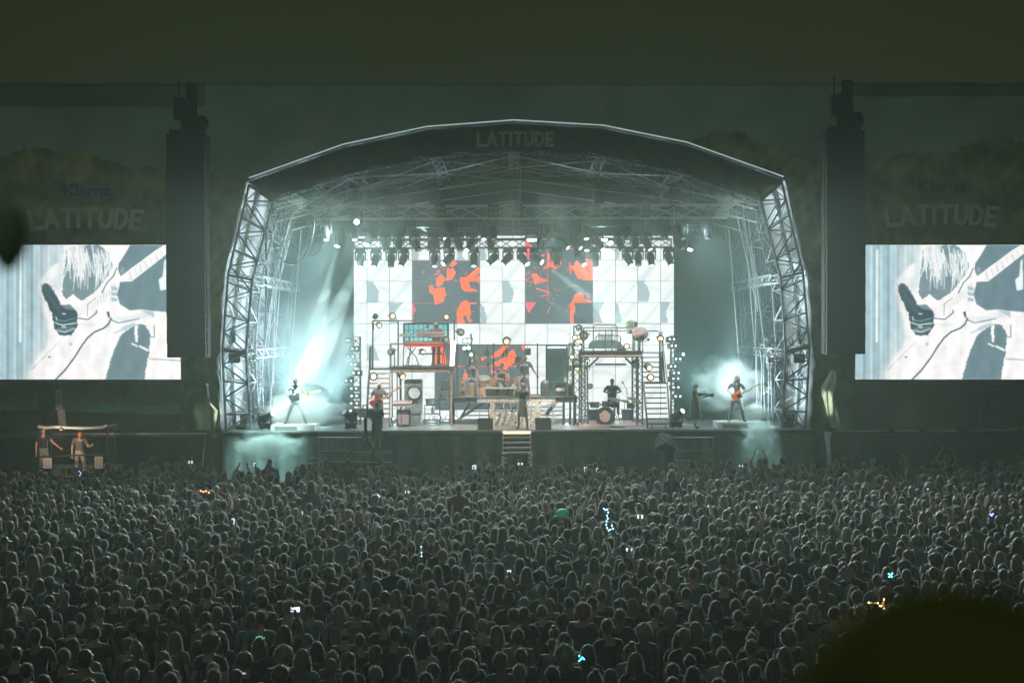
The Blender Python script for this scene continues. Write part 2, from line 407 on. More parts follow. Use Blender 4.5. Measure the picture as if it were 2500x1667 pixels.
R.mesh('cloth', banner, M_print, arch_banner)
# ---- block capitals built as flat strokes
def letter(ch):
    w = .22
    if ch == 'L': return .62, [[(0, 1), (0, 0), (.55, 0)]]
    if ch == 'A': return .80, [[(0, 0), (.36, 1), (.72, 0)], [(.15, .3), (.57, .3)]]
    if ch == 'T': return .70, [[(0, 1), (.62, 1)], [(.31, 1), (.31, 0)]]
    if ch == 'I': return .16, [[(0, 0), (0, 1)]]
    if ch == 'U': return .68, [[(0, 1), (0, .32), (.08, .08), (.3, 0), (.52, .08), (.6, .32), (.6, 1)]]
    if ch == 'D': return .70, [[(0, 0), (0, 1), (.28, 1), (.52, .82), (.6, .5), (.52, .18), (.28, 0), (0, 0)]]
    if ch == 'E': return .58, [[(.5, 1), (0, 1), (0, 0), (.5, 0)], [(0, .5), (.44, .5)]]
M_letter = mat('pale_lettering', (.72, .76, .68), .8, 0, .1)
def word(parent, x0, x1, ytop, ybot, Y, arc, name='lettering', th=.25, fan=0, m=None):
    tot = sum(letter(c)[0] + .22 for c in 'LATITUDE') - .22; h = (ybot - ytop); sx = (x1 - x0) / tot; b = MB(); cur = 0; W = th
    for c in 'LATITUDE':
        wd, st = letter(c)
        for s_ in st:
            for (a0, b0), (a1, b1) in zip(s_, s_[1:]):
                dx, dy = a1 - a0, b1 - b0; L = math.hypot(dx, dy); nx, nyy = -dy / L * W / 2, dx / L * W / 2; ex, ey = dx / L * W * .45, dy / L * W * .45
                q_ = []
                for (px, py) in ((a0 - ex + nx, b0 - ey + nyy), (a1 + ex + nx, b1 + ey + nyy), (a1 + ex - nx, b1 + ey - nyy), (a0 - ex - nx, b0 - ey - nyy)):
                    u = (cur + px) / tot; x = x0 + (cur + px) * sx; cc = (u - .5) * 2; y = ybot - py * h + arc * cc * cc
                    x += fan * cc * (py - .5) ; q_.append(P(x, y, Y))
                b.prism(q_, (0, .006, 0))
        cur += wd + .22
    for i, v in enumerate(b.v): b.v[i] = (v[0], v[1] + (i // 8) * 0.0006 % .006, v[2])
    return b.build(name, m or M_letter, parent)
word(arch_banner, 1167, 1351, 324, 354, Y0 - .40, 2, m=mat('dim_lettering', (.52, .54, .48), .8))

# ================================================================ big printed scrim around the stage
YS = Y0 + 1.9
R = Ras(-260, 2760, 203, 1060, 760, 300, (.085, .118, .108))
X, Yy = R.X, R.Y
rng = np.random.RandomState(3)
def fbm(X, Y, sc_, seed, oct_=4):
    r = np.random.RandomState(seed); o = np.zeros(X.shape); a = 1
    for k in range(oct_):
        for j in range(4):
            th = r.rand() * 6.28; ph = r.rand() * 6.28; o += a * np.sin((X * math.cos(th) + Y * math.sin(th)) * sc_ * (2 ** k) * (1 + .3 * r.rand()) + ph) / 4
        a *= .6
    return o
R.c *= (1 + .18 * fbm(X, Yy, .012, 1))[..., None]
R.c += (np.clip(fbm(X, Yy, .008, 5) - .3, 0, 1) * .6)[..., None] * np.array((.07, .02, .03))
tl = ip([(-300, 400), (0, 385), (30, 375), (55, 366), (110, 363), (160, 378), (195, 368), (220, 374), (260, 390), (280, 400), (330, 410), (400, 408), (500, 415), (600, 440), (900, 440), (1500, 430), (1680, 350), (1740, 325), (1800, 322), (1850, 345), (1950, 380), (2112, 384), (2150, 387), (2200, 376), (2280, 372), (2335, 370), (2360, 350), (2420, 340), (2450, 334), (2500, 350), (2800, 380)], R.x)
tl = tl[None, :] + 4 * fbm(X, Yy * 0, .11, 9) + 5 * fbm(X, Yy * 0, .35, 19, 2); kt = Yy > tl
tree = np.array((.060, .062, .024)) * (1 + .7 * fbm(X, Yy, .05, 2))[..., None]
tree = tree + (np.clip(fbm(X, Yy, .02, 8), 0, 1) * .06)[..., None] * np.array((1.1, .7, .3)) * (X < 300)[..., None]
tree = tree + (np.clip(fbm(X, Yy, .03, 12), 0, 1) * .03)[..., None] * np.array((.8, 1, .4))
R.c[kt] = np.clip(tree[kt], .004, 1)
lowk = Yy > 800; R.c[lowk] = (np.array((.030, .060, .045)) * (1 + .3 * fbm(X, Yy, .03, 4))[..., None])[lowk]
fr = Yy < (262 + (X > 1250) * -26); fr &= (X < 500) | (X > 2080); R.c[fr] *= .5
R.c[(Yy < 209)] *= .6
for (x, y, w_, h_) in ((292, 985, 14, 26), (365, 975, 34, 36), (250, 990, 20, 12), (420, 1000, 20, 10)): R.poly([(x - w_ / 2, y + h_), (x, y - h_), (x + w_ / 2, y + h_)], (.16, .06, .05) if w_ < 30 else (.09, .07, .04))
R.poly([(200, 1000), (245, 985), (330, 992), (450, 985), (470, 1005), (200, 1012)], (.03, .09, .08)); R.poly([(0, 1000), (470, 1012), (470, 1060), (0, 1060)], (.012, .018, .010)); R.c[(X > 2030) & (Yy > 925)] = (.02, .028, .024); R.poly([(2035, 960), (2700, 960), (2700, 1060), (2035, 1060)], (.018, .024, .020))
hole_pts = [(1250 + (x - 1250) * .958, CY + (y - CY) * .958 + (40 if y > 1000 else 0)) for x, y in arch_prof]; _unused = [(600, 1080), (596, 920), (600, 850), (610, 680), (655, 480), (850, 392), (1045, 348), (1255, 332), (1470, 345), (1668, 388), (1862, 474), (1912, 674), (1926, 850), (1926, 920), (1920, 1080)]
hole = R.inside(hole_pts)
def scrimfn(X, Y):
    a, b_, c = Pn(X, Y, YS); rip = .06 * fbm(X, Y, .02, 21, 3) + .05 * np.sin((X * .7 + Y) * .04) ; return a, YS + rip, c
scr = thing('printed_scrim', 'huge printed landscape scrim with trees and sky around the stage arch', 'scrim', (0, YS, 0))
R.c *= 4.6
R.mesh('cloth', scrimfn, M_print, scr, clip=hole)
for (x0, x1, y0, y1, px0, px1, py0, py1, sd) in ((74, 346, 511, 552, 167, 259, 445, 487, 'left'), (2165, 2434, 503, 544, 2252, 2346, 434, 475, 'right')):
    word(scr, x0, x1, y0, y1, YS - .22, 6, fan=8, th=.26)
    a = P(px0, py0, YS - .16); c = P(px1, py1, YS - .16); b = MB(); rr = .22; poly = []
    for (qx, qz, s0) in ((c.x - rr, c.z + rr, -90), (c.x - rr, a.z - rr, 0), (a.x + rr, a.z - rr, 90), (a.x + rr, c.z + rr, 180)):
        for k in range(6): th = math.radians(s0 + k * 18); poly.append((qx + rr * math.cos(th), YS - .18, qz + rr * math.sin(th)))
    b.prism(poly, (0, .01, 0)); pill = b.build('sponsor_patch', mat('pink_patch', (.34, .25, .28), .8), scr)
    cu = bpy.data.curves.new('sponsor_name', 'FONT'); cu.body = 'Klarna'; cu.size = .60; cu.offset = .014; cu.extrude = .004; cu.align_x = 'CENTER'; cu.align_y = 'CENTER'
    tmp = bpy.data.objects.new('tmp', cu); COL.objects.link(tmp); bpy.context.view_layer.update()
    me = bpy.data.meshes.new_from_object(tmp.evaluated_get(bpy.context.evaluated_depsgraph_get())); bpy.data.objects.remove(tmp)
    me.transform(Matrix.Translation(Vector(((a.x + c.x) / 2, YS - .195, (a.z + c.z) / 2)) - org(pill)) @ Matrix.Rotation(math.radians(90), 4, 'X') @ Matrix.Scale(1.15, 4, (1, 0, 0)))
    me.materials.clear(); me.materials.append(mat('dark_ink', (.015, .015, .02), .8)); meshobj('sponsor_name', me, pill)
# rear and side black drapes closing the stage box
b = MB(); b.bx(-11.5, 11.5, YB + .25, YB + .3, 0, 12.4); single(b, 'rear_drape', mat('grey_drape', (.05, .06, .06), .9, 0, .2), 'dark drape closing the back of the stage behind the video wall', 'drape')
for sd, x in (('left', 620), ('right', 1890)):
    xx = P(x, 900, 56).x * 1.03; n = 60; b = MB(); vs = []
    for i in range(n + 1):
        yy = 53.2 + 6 * i / n; o = .12 * math.sin(i * 1.3) ; vs += [(xx + o, yy, DZ), (xx + o * .6 + (.0), yy, 9.0)]
    b.add(vs, [(2 * i, 2 * i + 1, 2 * i + 3, 2 * i + 2) for i in range(n)]); single(b, 'side_drape', mat('grey_drape'), 'dark pleated drape along the %s side of the stage' % sd, 'drape', smooth=True)

# ================================================================ LED wall
YL = 57.0
cols_x = [864, 895.7, 950.8, 1006, 1061.4, 1116, 1171.4, 1226.5, 1281.8, 1337, 1392.5, 1447.5, 1502.4, 1557, 1612.7, 1645]
rows_y = [576, 583.5, 635.3, 687, 738.7, 790, 842.5, 894.5, 946, 998, 1032]
WH = np.array((.93, .95, .94)); SL = np.array((.085, .115, .135)) * .95; OR = (1.8, .15, .035); PK = (1.5, .09, .16); GR = np.array((.50, .60, .62))
R = Ras(864, 1645, 576, 1032, 560, 327, WH)
for i in range(len(cols_x) - 1):
    for j in range(len(rows_y) - 1):
        x0, x1, y0, y1 = cols_x[i], cols_x[i + 1], rows_y[j], rows_y[j + 1]; k = (R.X >= x0) & (R.X < x1) & (R.Y >= y0) & (R.Y < y1); xl = x1 - 55.2 if i == 0 else x0; yt = y1 - 52
        u = (R.X - xl) / 55.2; v = (R.Y - yt) / 52; s_ = (i * 2 + j) % 3
        dd = v - (1.15 - .9 * u - .25 * u * u) if s_ == 0 else (u + v * .8 - .9 if s_ == 1 else v - .25 - .5 * (u - .3) ** 2)
        wv = np.exp(-(dd / (.12 if s_ != 1 else .20)) ** 2) * .42 + .18 * np.clip(fbm(R.X, R.Y, .06, i * 7 + j, 2), 0, 1)
        R.c[k] = (R.c * (1 - wv[..., None]) + GR * wv[..., None])[k]
A = lambda pts: [(860 + u / 4.9, 560 + v / 4.9) for u, v in pts]
B = lambda pts: [(1260 + u / 4.9, 560 + v / 4.9) for u, v in pts]
C5 = lambda pts: [(1100 + u / 4.6125, 780 + v / 4.6125) for u, v in pts]
MG = np.array((.30, .42, .47))
for T_, L_ in ((A, [[(175, 625), (240, 625), (320, 740), (310, 872), (175, 872)], [(445, 880), (605, 880), (545, 940), (515, 1010), (560, 1125), (445, 1125)], [(1530, 880), (1560, 900), (1605, 1020), (1600, 1125), (1530, 1125)], [(1800, 622), (1870, 622), (1940, 760), (1900, 872), (1800, 872)], [(716, 230), (770, 230), (795, 300), (780, 368), (716, 368)], [(1258, 230), (1345, 230), (1310, 300), (1350, 365), (1258, 365)], [(1530, 230), (1590, 230), (1600, 368), (1530, 368)], [(175, 1390), (260, 1390), (330, 1568), (175, 1568)]]),
               (B, [[(920, 870), (1060, 870), (990, 990), (1030, 1115), (920, 1115)], [(1190, 870), (1220, 900), (1270, 1115), (1190, 1115)], [(1730, 870), (1850, 870), (1790, 980), (1820, 1115), (1730, 1115)], [(1460, 617), (1530, 617), (1605, 760), (1580, 862), (1460, 862)], [(1190, 225), (1240, 225), (1230, 355), (1190, 355)]])):
    for q_ in L_: R.poly(T_(q_), MG, .85, .6)
for q_ in ([(864 + 3, 870), (885, 870), (893, 842), (893, 800)],): pass
def rect(x0, x1, y0, y1, c): R.poly([(x0, y0), (x1, y0), (x1, y1), (x0, y1)], c)
rect(1006, 1171.4, 635.3, 790, SL); rect(1281.8, 1447.5, 576, 790, SL); rect(1061.4, 1283, 842.5, 1000, SL)
for q_ in ([(1215, 375), (1260, 400), (1190, 450), (1165, 430)], [(1140, 450), (1165, 500), (1200, 460), (1240, 510), (1190, 600), (1100, 615), (1140, 560), (1130, 490)], [(1000, 640), (1010, 590), (1060, 545), (1100, 570), (1080, 655), (1010, 690), (1030, 655)],
           [(920, 680), (960, 670), (975, 710), (1100, 700), (1110, 770), (1130, 785), (1100, 800), (1090, 860), (1020, 890), (985, 895), (975, 780), (935, 765), (925, 710)], [(1525, 440), (1525, 520), (1420, 590), (1520, 560), (1520, 622), (1290, 625), (1295, 580), (1370, 570)],
           [(1290, 630), (1390, 630), (1410, 700), (1500, 735), (1500, 742), (1350, 740), (1310, 700)], [(1255, 1120), (1250, 980), (1310, 870), (1370, 850), (1400, 880), (1490, 868), (1490, 886), (1405, 890), (1415, 1000), (1400, 1060), (1440, 1090), (1400, 1110), (1380, 1060), (1340, 1010), (1320, 1060), (1350, 1120)]):
    R.poly(A(q_), OR, 1, .5)
for a, c, wd, cl in (((715, 622), (900, 622), .8, OR), ((715, 371), (1525, 371), .8, PK), ((715, 878), (1090, 878), .8, PK), ((724, 880), (724, 1120), 1.5, PK), ((986, 380), (986, 480), .5, PK), ((1210, 622), (1525, 622), 1, OR)): R.line(A([a, c]), wd, cl)
R.poly(A([(720, 880), (760, 970), (740, 975), (720, 1060)]), PK)
R.line(A([(1500, 460), (1400, 560)]), 1, (.9, .5, .4))
for q_ in ([(375, 240), (400, 330), (385, 400), (535, 380), (530, 440), (470, 475), (400, 440), (320, 490), (370, 430)], [(180, 540), (255, 530), (260, 560), (210, 590)], [(210, 600), (250, 580), (370, 600), (360, 620), (220, 650)], [(700, 400), (760, 360), (915, 360), (915, 610), (820, 600), (740, 590), (700, 500), (640, 440), (720, 425)],
           [(720, 770), (790, 750), (800, 830), (900, 860), (915, 876), (700, 876), (690, 890), (700, 960), (680, 1060), (690, 1115), (645, 1120), (645, 900), (680, 850)], [(410, 920), (400, 930), (372, 1000), (382, 1000)], [(300, 310), (340, 300), (335, 320), (310, 325)]): R.poly(B(q_), OR, 1, .5)
for q_ in ([(108, 120), (200, 190), (150, 360), (108, 360)], [(110, 870), (240, 870), (150, 1000)]): R.poly(B(q_), PK)
for pts, wd, cl in (([(377, 240), (377, 860)], 1.3, OR), ([(300, 365), (565, 365)], 1, OR), ([(108, 618), (460, 618)], .8, OR), ([(240, 705), (300, 722), (390, 755)], 2, OR), ([(285, 803), (360, 782)], 1.6, PK), ([(890, 390), (760, 590)], 2.4, SL * 1.2), ([(650, 120), (660, 230)], 5, OR), ([(645, 400), (650, 530)], 3, OR), ([(840, 770), (875, 780), (875, 810), (845, 800)], 1.5, OR), ([(400, 430), (520, 380)], 1, SL), ([(410, 470), (530, 400)], 1, SL), ([(600, 700), (660, 670), (750, 680)], .7, PK)): R.line(B(pts), wd, cl)
for q_ in ([(450, 430), (500, 375), (600, 300), (660, 290), (570, 390), (500, 430)], [(470, 500), (600, 430), (700, 335), (740, 400), (725, 470), (640, 530), (645, 640), (600, 640), (590, 600), (480, 600), (590, 530)], [(350, 430), (410, 420), (345, 470)], [(130, 680), (150, 620), (190, 600), (190, 650)], [(80, 520), (130, 530), (80, 535)], [(800, 295), (825, 295), (830, 345), (810, 340)], [(450, 530), (485, 600), (462, 610)]): R.poly(C5(q_), OR, 1, .5)
rs = np.random.RandomState(2)
for (cx_, cy_, n_, sp_) in ((1075, 668, 26, 16), (1078, 720, 18, 10), (1140, 680, 20, 16), (1130, 760, 16, 12), (1310, 680, 22, 18), (1330, 640, 20, 20), (1415, 650, 20, 16), (1405, 740, 20, 14), (1240, 880, 26, 20), (1345, 720, 14, 20)):
    for _ in range(n_):
        a_, b_ = cx_ + rs.randn() * sp_, cy_ + rs.randn() * sp_ * .8
        k_ = int((b_ - 576) / (1032 - 576) * 326); j_ = int((a_ - 864) / 781 * 559)
        if 0 < k_ < 327 and 0 < j_ < 560 and R.c[k_, j_].max() < .6 or R.c[k_, j_][2] < .3: R.line([(a_, b_), (a_ + rs.randn() * 3.5, b_ + rs.randn() * 3)], .5 + rs.rand() * 1.2, OR if rs.rand() < .6 else SL, .9)
R.line(C5([(80, 525), (800, 525)]), .9, OR); R.line(C5([(330, 310), (330, 400)]), .6, PK)
R.poly([(1062, 850), (1066, 850), (1066, 892), (1061, 892)], OR); R.poly([(1075, 850), (1082, 846), (1088, 870), (1091, 892), (1076, 892)], OR)
R.line([(1062, 946), (1080, 946)], 1, PK)
for x in cols_x[1:-1]: R.line([(x, 576), (x, 1032)], 1.2, (.05, .08, .11), .95)
for y in rows_y[1:-1]: R.line([(864, y), (1645, y)], 1.1, (.05, .08, .12), .95)
M_led = mat_screen('led_video', strength=1.14)
wall = thing('video_wall', 'tall tiled video wall behind the band with white panels and orange pictures', 'video wall', (0, YL, DZ))
R.mesh('display', lambda X, Y: Pn(X, Y, YL), M_led, wall)
a = P(862, 574, YL); c = P(1647, 1032, YL); b = MB(); b.bx(a.x, c.x, YL + .03, YL + .2, c.z, a.z); b.build('housing', M_black, wall)

# ================================================================ side screens
C2 = lambda pts: [(u / 2.529, 560 + v / 2.529) for u, v in pts]
def side_screen(x_off, y_off, label, neigh):
    WHT = np.array((.95, .92, .91)); SLT = (.15, .235, .27); D1 = (.05, .10, .13)
    R = Ras(-14, 445, 598, 926, 460, 330, WHT); X = R.X * 2.529; Yv = (R.Y - 560) * 2.529
    lf = np.clip((330 - X) / 160, 0, 1) * (1 - np.clip((Yv - 500 - (330 - X) * .3) / 400, 0, 1)) ; st = .5 + .25 * np.sin(X * .09) + .2 * np.sin(X * .21 + 1) + .1 * fbm(X, Yv, .02, 3)
    lc = np.array((.33, .47, .52))[None, None] * (.55 + .6 * st)[..., None]
    lf = np.clip(lf + np.clip((230 - X) / 100, 0, 1) * .75, 0, 1)[..., None] * .93; R.c = R.c * (1 - lf) + lc * lf
    bx_ = np.interp(Yv, [98, 200, 260, 340, 450, 560, 660, 720, 800, 926], [395, 372, 300, 238, 262, 300, 318, 300, 235, 150])
    ed = np.clip((bx_ - X) / 22, 0, 1) * (.92 - .5 * np.clip((Yv - 650) / 280, 0, 1)) * (.75 + .25 * np.clip((260 - X) / 200, 0, 1)); ed = ed[..., None]; R.c = R.c * (1 - ed) + lc * 1.35 * ed
    for k_ in range(7): R.line(C2([(285 + k_ * 9, 200 + k_ * 20), (262 + k_ * 13, 300 + k_ * 22)]), .8, (.5, .62, .66), .7)
    for (a_, b_, rx_, ry_, al_) in ((560, 590, 38, 9, .35), (600, 820, 60, 50, .12), (420, 740, 70, 30, .12), (900, 530, 40, 9, .5), (770, 560, 50, 7, .5), (350, 330, 14, 40, .5), (640, 260, 20, 24, .4)): R.blob(*C2([(a_, b_)])[0], rx_, ry_, (.45, .58, .62), al_, .9)
    R.line(C2([(128, 130), (125, 690)]), 6, (.85, .95, .95), .8)
    hk = [(400, 200), (415, 110), (540, 98), (610, 98), (660, 130), (700, 230), (660, 300), (600, 370), (560, 410), (500, 440), (450, 402), (400, 432), (382, 380)]
    R.poly(C2(hk), SLT, .95, 1)
    r2 = np.random.RandomState(5)
    for k in range(90):
        u0 = 400 + r2.rand() * 290; v0 = 98 + r2.rand() * 60; u1 = u0 + (r2.rand() - .35) * 90; v1 = v0 + 90 + r2.rand() * 150
        R.line(C2([(u0, v0), ((u0 + u1) / 2 + 8, (v0 + v1) / 2), (u1, v1)]), .4 + 1.7 * r2.rand(), (.95, 1, 1), .85)
    R.poly(C2([(400, 100), (520, 100), (520, 320), (480, 260), (440, 180)]), WHT, .6)
    R.poly(C2([(350, 100), (395, 100), (385, 300), (372, 390), (360, 300)]), (.5, .65, .68), .5)
    R.poly(C2([(262, 345), (272, 332), (300, 338), (318, 352), (345, 400), (378, 468), (430, 465), (478, 512), (478, 600), (440, 655), (370, 655), (335, 610), (320, 520), (290, 455), (258, 390)]), (.045, .08, .10), 1, .8)
    for k_ in range(16): R.line(C2([(262 + k_ * 3.2, 372 + k_ * 3), (252 + k_ * 3.6, 338 + (k_ % 4) * 7 - k_ * .5)]), 1.1, (.07, .12, .14))
    for k_ in range(9): R.line(C2([(300 + k_ * 9, 400 + k_ * 9), (288 + k_ * 10, 418 + k_ * 13)]), .7, (.20, .30, .34), .8)
    R.line(C2([(306, 348), (352, 410), (380, 465)]), 1.2, (.5, .62, .66)); R.poly(C2([(380, 468), (430, 462), (470, 500), (440, 496), (405, 490)]), (.16, .24, .27))
    for k_ in range(4): R.line(C2([(352 + k_ * 4, 560 + k_ * 24), (400, 566 + k_ * 24), (462 - k_ * 6, 548 + k_ * 26)]), 2.2, (.22, .33, .37), .9)
    for c_ in ([(340, 575), (380, 590), (470, 580)], [(350, 620), (400, 632), (460, 610)], [(385, 520), (405, 522)], [(330, 650), (380, 665), (440, 655)], [(385, 605), (385, 597), (395, 605), (400, 597), (408, 607)], [(345, 540), (352, 560)]): R.line(C2(c_), 2, (.8, .95, .95), .8)
    R.poly(C2([(800, 98), (1012, 98), (960, 130), (745, 290), (728, 250), (735, 200), (770, 140)]), SLT)
    R.line(C2([(798, 98), (765, 155), (735, 200)]), 3, WHT)
    R.poly(C2([(740, 325), (810, 318), (1026, 150), (1140, 60), (1140, 510), (1026, 510), (960, 505), (870, 495), (800, 500), (740, 462), (722, 400), (738, 345)]), SLT)
    R.poly(C2([(1012, 200), (1026, 180), (1028, 370), (990, 378), (980, 310), (1005, 290)]), (.8, .9, .9))
    for v in (350, 385, 418): R.poly(C2([(683, v), (725, v + 8), (725, v + 28), (690, v + 24)]), (.35, .5, .55), .9)
    R.poly(C2([(742, 295), (1026, 98), (1140, 20), (1140, 70), (1026, 155), (812, 322), (745, 322)]), WHT)
    for k in range(9): u = 800 + k * 32; R.line(C2([(u, 265 - (u - 800) * .69 - 2), (u + 12, 312 - (u - 800) * .76)]), 1, D1)
    for k in range(6): R.line(C2([(480, 500 + k * 9), (600, 418 + k * 10), (715, 330 + k * 8)]), .5, (.3, .42, .47), .8)
    for k in range(7): u = 600 + k * 18; R.line(C2([(u, 425 - k * 14), (u + 8, 470 - k * 12)]), .9, (.3, .4, .45))
    R.line(C2([(590, 425), (542, 460), (540, 535)]), 1.6, D1); R.line(C2([(480, 548), (545, 556), (596, 515), (596, 500)]), 3, D1)
    R.poly(C2([(655, 510), (675, 505), (680, 545), (668, 545)]), D1)
    R.line(C2([(720, 240), (700, 290), (660, 330), (630, 390)]), 3, D1); R.blob(*C2([(755, 250)])[0], 6, 10, (.3, .4, .45), .8)
    R.line(C2([(686, 548), (670, 585), (640, 610), (585, 632), (540, 670), (500, 725), (460, 790), (400, 870), (342, 928)]), 4.2, (.04, .09, .12))
    R.poly(C2([(745, 655), (800, 608), (830, 590), (835, 690), (850, 700), (848, 580), (900, 592), (930, 650), (920, 770), (905, 840), (890, 930), (648, 930), (690, 780), (720, 705)]), SLT, 1, .8)
    R.line(C2([(815, 705), (850, 722)]), 3, WHT); R.line(C2([(865, 722), (910, 745)]), 5, WHT)
    R.line(C2([(690, 560), (730, 578), (860, 550)]), 3, SLT); R.line(C2([(720, 545), (860, 540)]), 1.5, (.5, .6, .65)); R.poly(C2([(700, 640), (760, 600), (830, 575), (860, 590), (760, 625), (710, 645)]), (.45, .58, .62), .8)
    R.poly(C2([(860, 500), (950, 505), (955, 550), (930, 530)]), (.3, .45, .5), .7); R.line(C2([(953, 590), (953, 665), (930, 665)]), 3, SLT)
    R.line(C2([(195, 865), (375, 684)]), .9, D1); R.blob(*C2([(305, 788)])[0], 4, 2.5, D1); R.blob(*C2([(436, 708)])[0], 4, 5, (.4, .45, .5), .8)
    R.line(C2([(920, 798), (1130, 812)]), 3, (.35, .42, .45)); R.blob(*C2([(400, 790)])[0], 5, 4, (.7, .7, .7), .6); R.line(C2([(260, 930), (235, 840)]), 1.5, (.8, .85, .88))
    R.c *= (1 + .10 * fbm(X, Yv, .05, 6, 4) + .05 * fbm(X, Yv, .3, 7, 2))[..., None]
    def blur(c, n):
        for _ in range(n):
            c = (c + np.roll(c, 1, 0) + np.roll(c, -1, 0)) / 3; c = (c + np.roll(c, 1, 1) + np.roll(c, -1, 1)) / 3
        return c
    core = R.c[6:-6, 6:-6].copy(); wide = blur(R.c, 14); R.c = R.c * .35 + blur(R.c, 1) * .65; R.c += np.clip(wide - R.c, 0, 1) * np.array((.05, .17, .20)); R.c *= 1 + .09 * (np.random.rand(*R.X.shape)[..., None] - .5)
    t = thing('video_screen', label, 'video screen', (P(215 + x_off, 0, YW).x, YW, P(215 + x_off, 926 + y_off, YW).z))
    R.mesh('display', lambda X, Y: Pn(X + x_off, Y + y_off, YW), M_side, t)
    a = P(-18 + x_off, 595 + y_off, YW); c = P(449 + x_off, 929 + y_off, YW); b = MB(); b.bx(a.x, c.x, YW + .02, YW + .16, c.z, a.z); b.build('housing', M_black, t)
    return t
YW = Y0 + 1.2
M_side = mat_screen('side_video', strength=1.15)
side_screen(0, 0, 'large left video screen showing a black and white guitarist close-up', 'left')
side_screen(2091, 0, 'large right video screen showing a black and white guitarist close-up', 'right')

# ================================================================ PA hangs
def pa(x0, x1, y0, y1, Y, label, lean=0):
    n = 16; t = thing('line_array', label, 'loudspeaker', P((x0 + x1) / 2, y0, Y), 'main speaker hangs')
    zt, zb = P(x0, y0, Y).z, P(x0, y1, Y).z; a, c = P(x0, y0, Y).x, P(x1, y0, Y).x; h = (zt - zb) / n
    for i in range(n):
        b = MB(); z1 = zt - i * h; z0 = z1 - h + .003; o = .012 * (i - 8) ** 2 * .12 + .03 * (i % 2)
        b.prism([(a, Y + o, z0), (c, Y + o, z0), (c, Y + o, z1), (a, Y + o, z1)], (0, .9, 0)); b.bx(a - .04, a, Y + .2 + o, Y + .7 + o, z0 + .03, z1 - .03); b.bx(c, c + .04, Y + .2 + o, Y + .7 + o, z0 + .03, z1 - .03)
        for k in range(7): xx = a + (c - a) * (k + .5) / 7; b.bx(xx - .04, xx + .04, Y + o - .008, Y + o, z0 + .05, z1 - .05)
        b.build('cabinet', mat('speaker_black', (.020, .022, .022), .8), t)
    b = MB(); xm = (a + c) / 2 + .1; b.bx(a + .1, c - .1, Y + .1, Y + .7, zt + .02, zt + .14); b.lathe([(.01, 0), (.42, .02), (.5, .25), (.42, .5), (.01, .55)], (xm + .15, Y + .4, zt + .15), sx=1, sy=.6); b.bx(xm - .55, xm - .2, Y + .2, Y + .6, zt + .55, zt + 1.3); b.bx(xm - .1, xm + .2, Y + .2, Y + .6, zt + .5, zt + 1.8)
    b.tube([(xm - .4, Y + .4, zt + 1.0), (xm - .4, Y + .4, zt + 2.0)], .03); b.build('rigging', mat('speaker_black'), t)
    return t
pa(404, 498, 326, 873, 48.6, 'tall black line array hanging beside the left video screen')
pa(2018, 2112, 318, 865, 48.6, 'tall black line array hanging beside the right video screen')
for (x0, x1, y0, y1, fl, lb) in ((90, 147, 951, 1050, 1, 'small black speaker stack with louvred edge on the left wing deck'), (2392, 2447, 943, 1052, -1, 'small dim speaker stack with pale louvred edge on the right wing deck')):
    t = thing('speaker_stack', lb, 'loudspeaker', P((x0 + x1) / 2, y1, 50.9)); n = 8; Y = 50.9
    for i in range(n):
        za, zb = P(x0, y0 + (y1 - y0) * i / n, Y).z, P(x0, y0 + (y1 - y0) * (i + 1) / n, Y).z; lean = (i * 1.3 if i > 3 else 0) * fl
        xa, xc = P(x0 + lean, 0, Y).x, P(x1 + lean, 0, Y).x; wl = .24
        b = MB(); (b.bx(xa, xc - wl, Y, Y + .5, zb + .015, za) if fl == 1 else b.bx(xa + wl, xc, Y, Y + .5, zb + .015, za)); ob = b.build('cabinet', mat('speaker_black'), t)
        b = MB()
        for k in range(3):
            z = zb + (za - zb) * (k + .5) / 3; xs = (xc - wl, xc) if fl == 1 else (xa, xa + wl); b.bar((xs[0], Y + .02, z - .02), (xs[1], Y + .1, z + .02), .03)
        b.build('louvre', M_alu, ob)
# lit flaps of scrim beside the towers and pale curtain edges
def cloth_strip(pts, Y, name, label, m, amp=.12):
    "pts: list of (xl, xr, y)"
    b = MB(); vs = []; k = 9
    for j, (xl, xr, y) in enumerate(pts):
        for i in range(k): v = P(xl + (xr - xl) * i / (k - 1), y, Y); vs.append((v.x, v.y + amp * math.sin(i * 1.4 + j * .8) - .05 * i, v.z))
    b.add(vs, [(j * k + i, j * k + i + 1, (j + 1) * k + i + 1, (j + 1) * k + i) for j in range(len(pts) - 1) for i in range(k - 1)])
    return single(b, name, m, label, 'cloth', smooth=True)
M_flap = mat('pale_green_cloth', (.50, .53, .42), .8, 0, .3, 4); M_edge = mat('pale_cloth', (.55, .6, .58), .8, 0, .2)
cloth_strip([(508, 510, 935), (506, 516, 960), (504, 522, 985), (508, 536, 1000), (512, 534, 1020), (516, 530, 1045), (520, 532, 1068)], 49.6, 'scrim_flap', 'torn green lit scrim flap hanging left of the left tower', M_flap)
cloth_strip([(2028, 2032, 905), (2018, 2034, 925), (2007, 2034, 943), (2008, 2030, 965), (2014, 2032, 990), (2018, 2034, 1012), (2024, 2038, 1030), (2030, 2038, 1046)], 49.6, 'scrim_flap', 'torn green lit scrim flap hanging right of the right tower', M_flap)
cloth_strip([(498, 508, 1058), (500, 507, 1075), (498, 502, 1100), (496, 500, 1140)], 49.4, 'curtain_edge', 'pale rolled curtain edge at the stage end of the left wing', M_edge, .04)
cloth_strip([(2012, 2024, 1052), (2014, 2020, 1068), (2018, 2022, 1095), (2020, 2024, 1135)], 49.4, 'curtain_edge', 'pale rolled curtain edge at the stage end of the right wing', M_edge, .04)
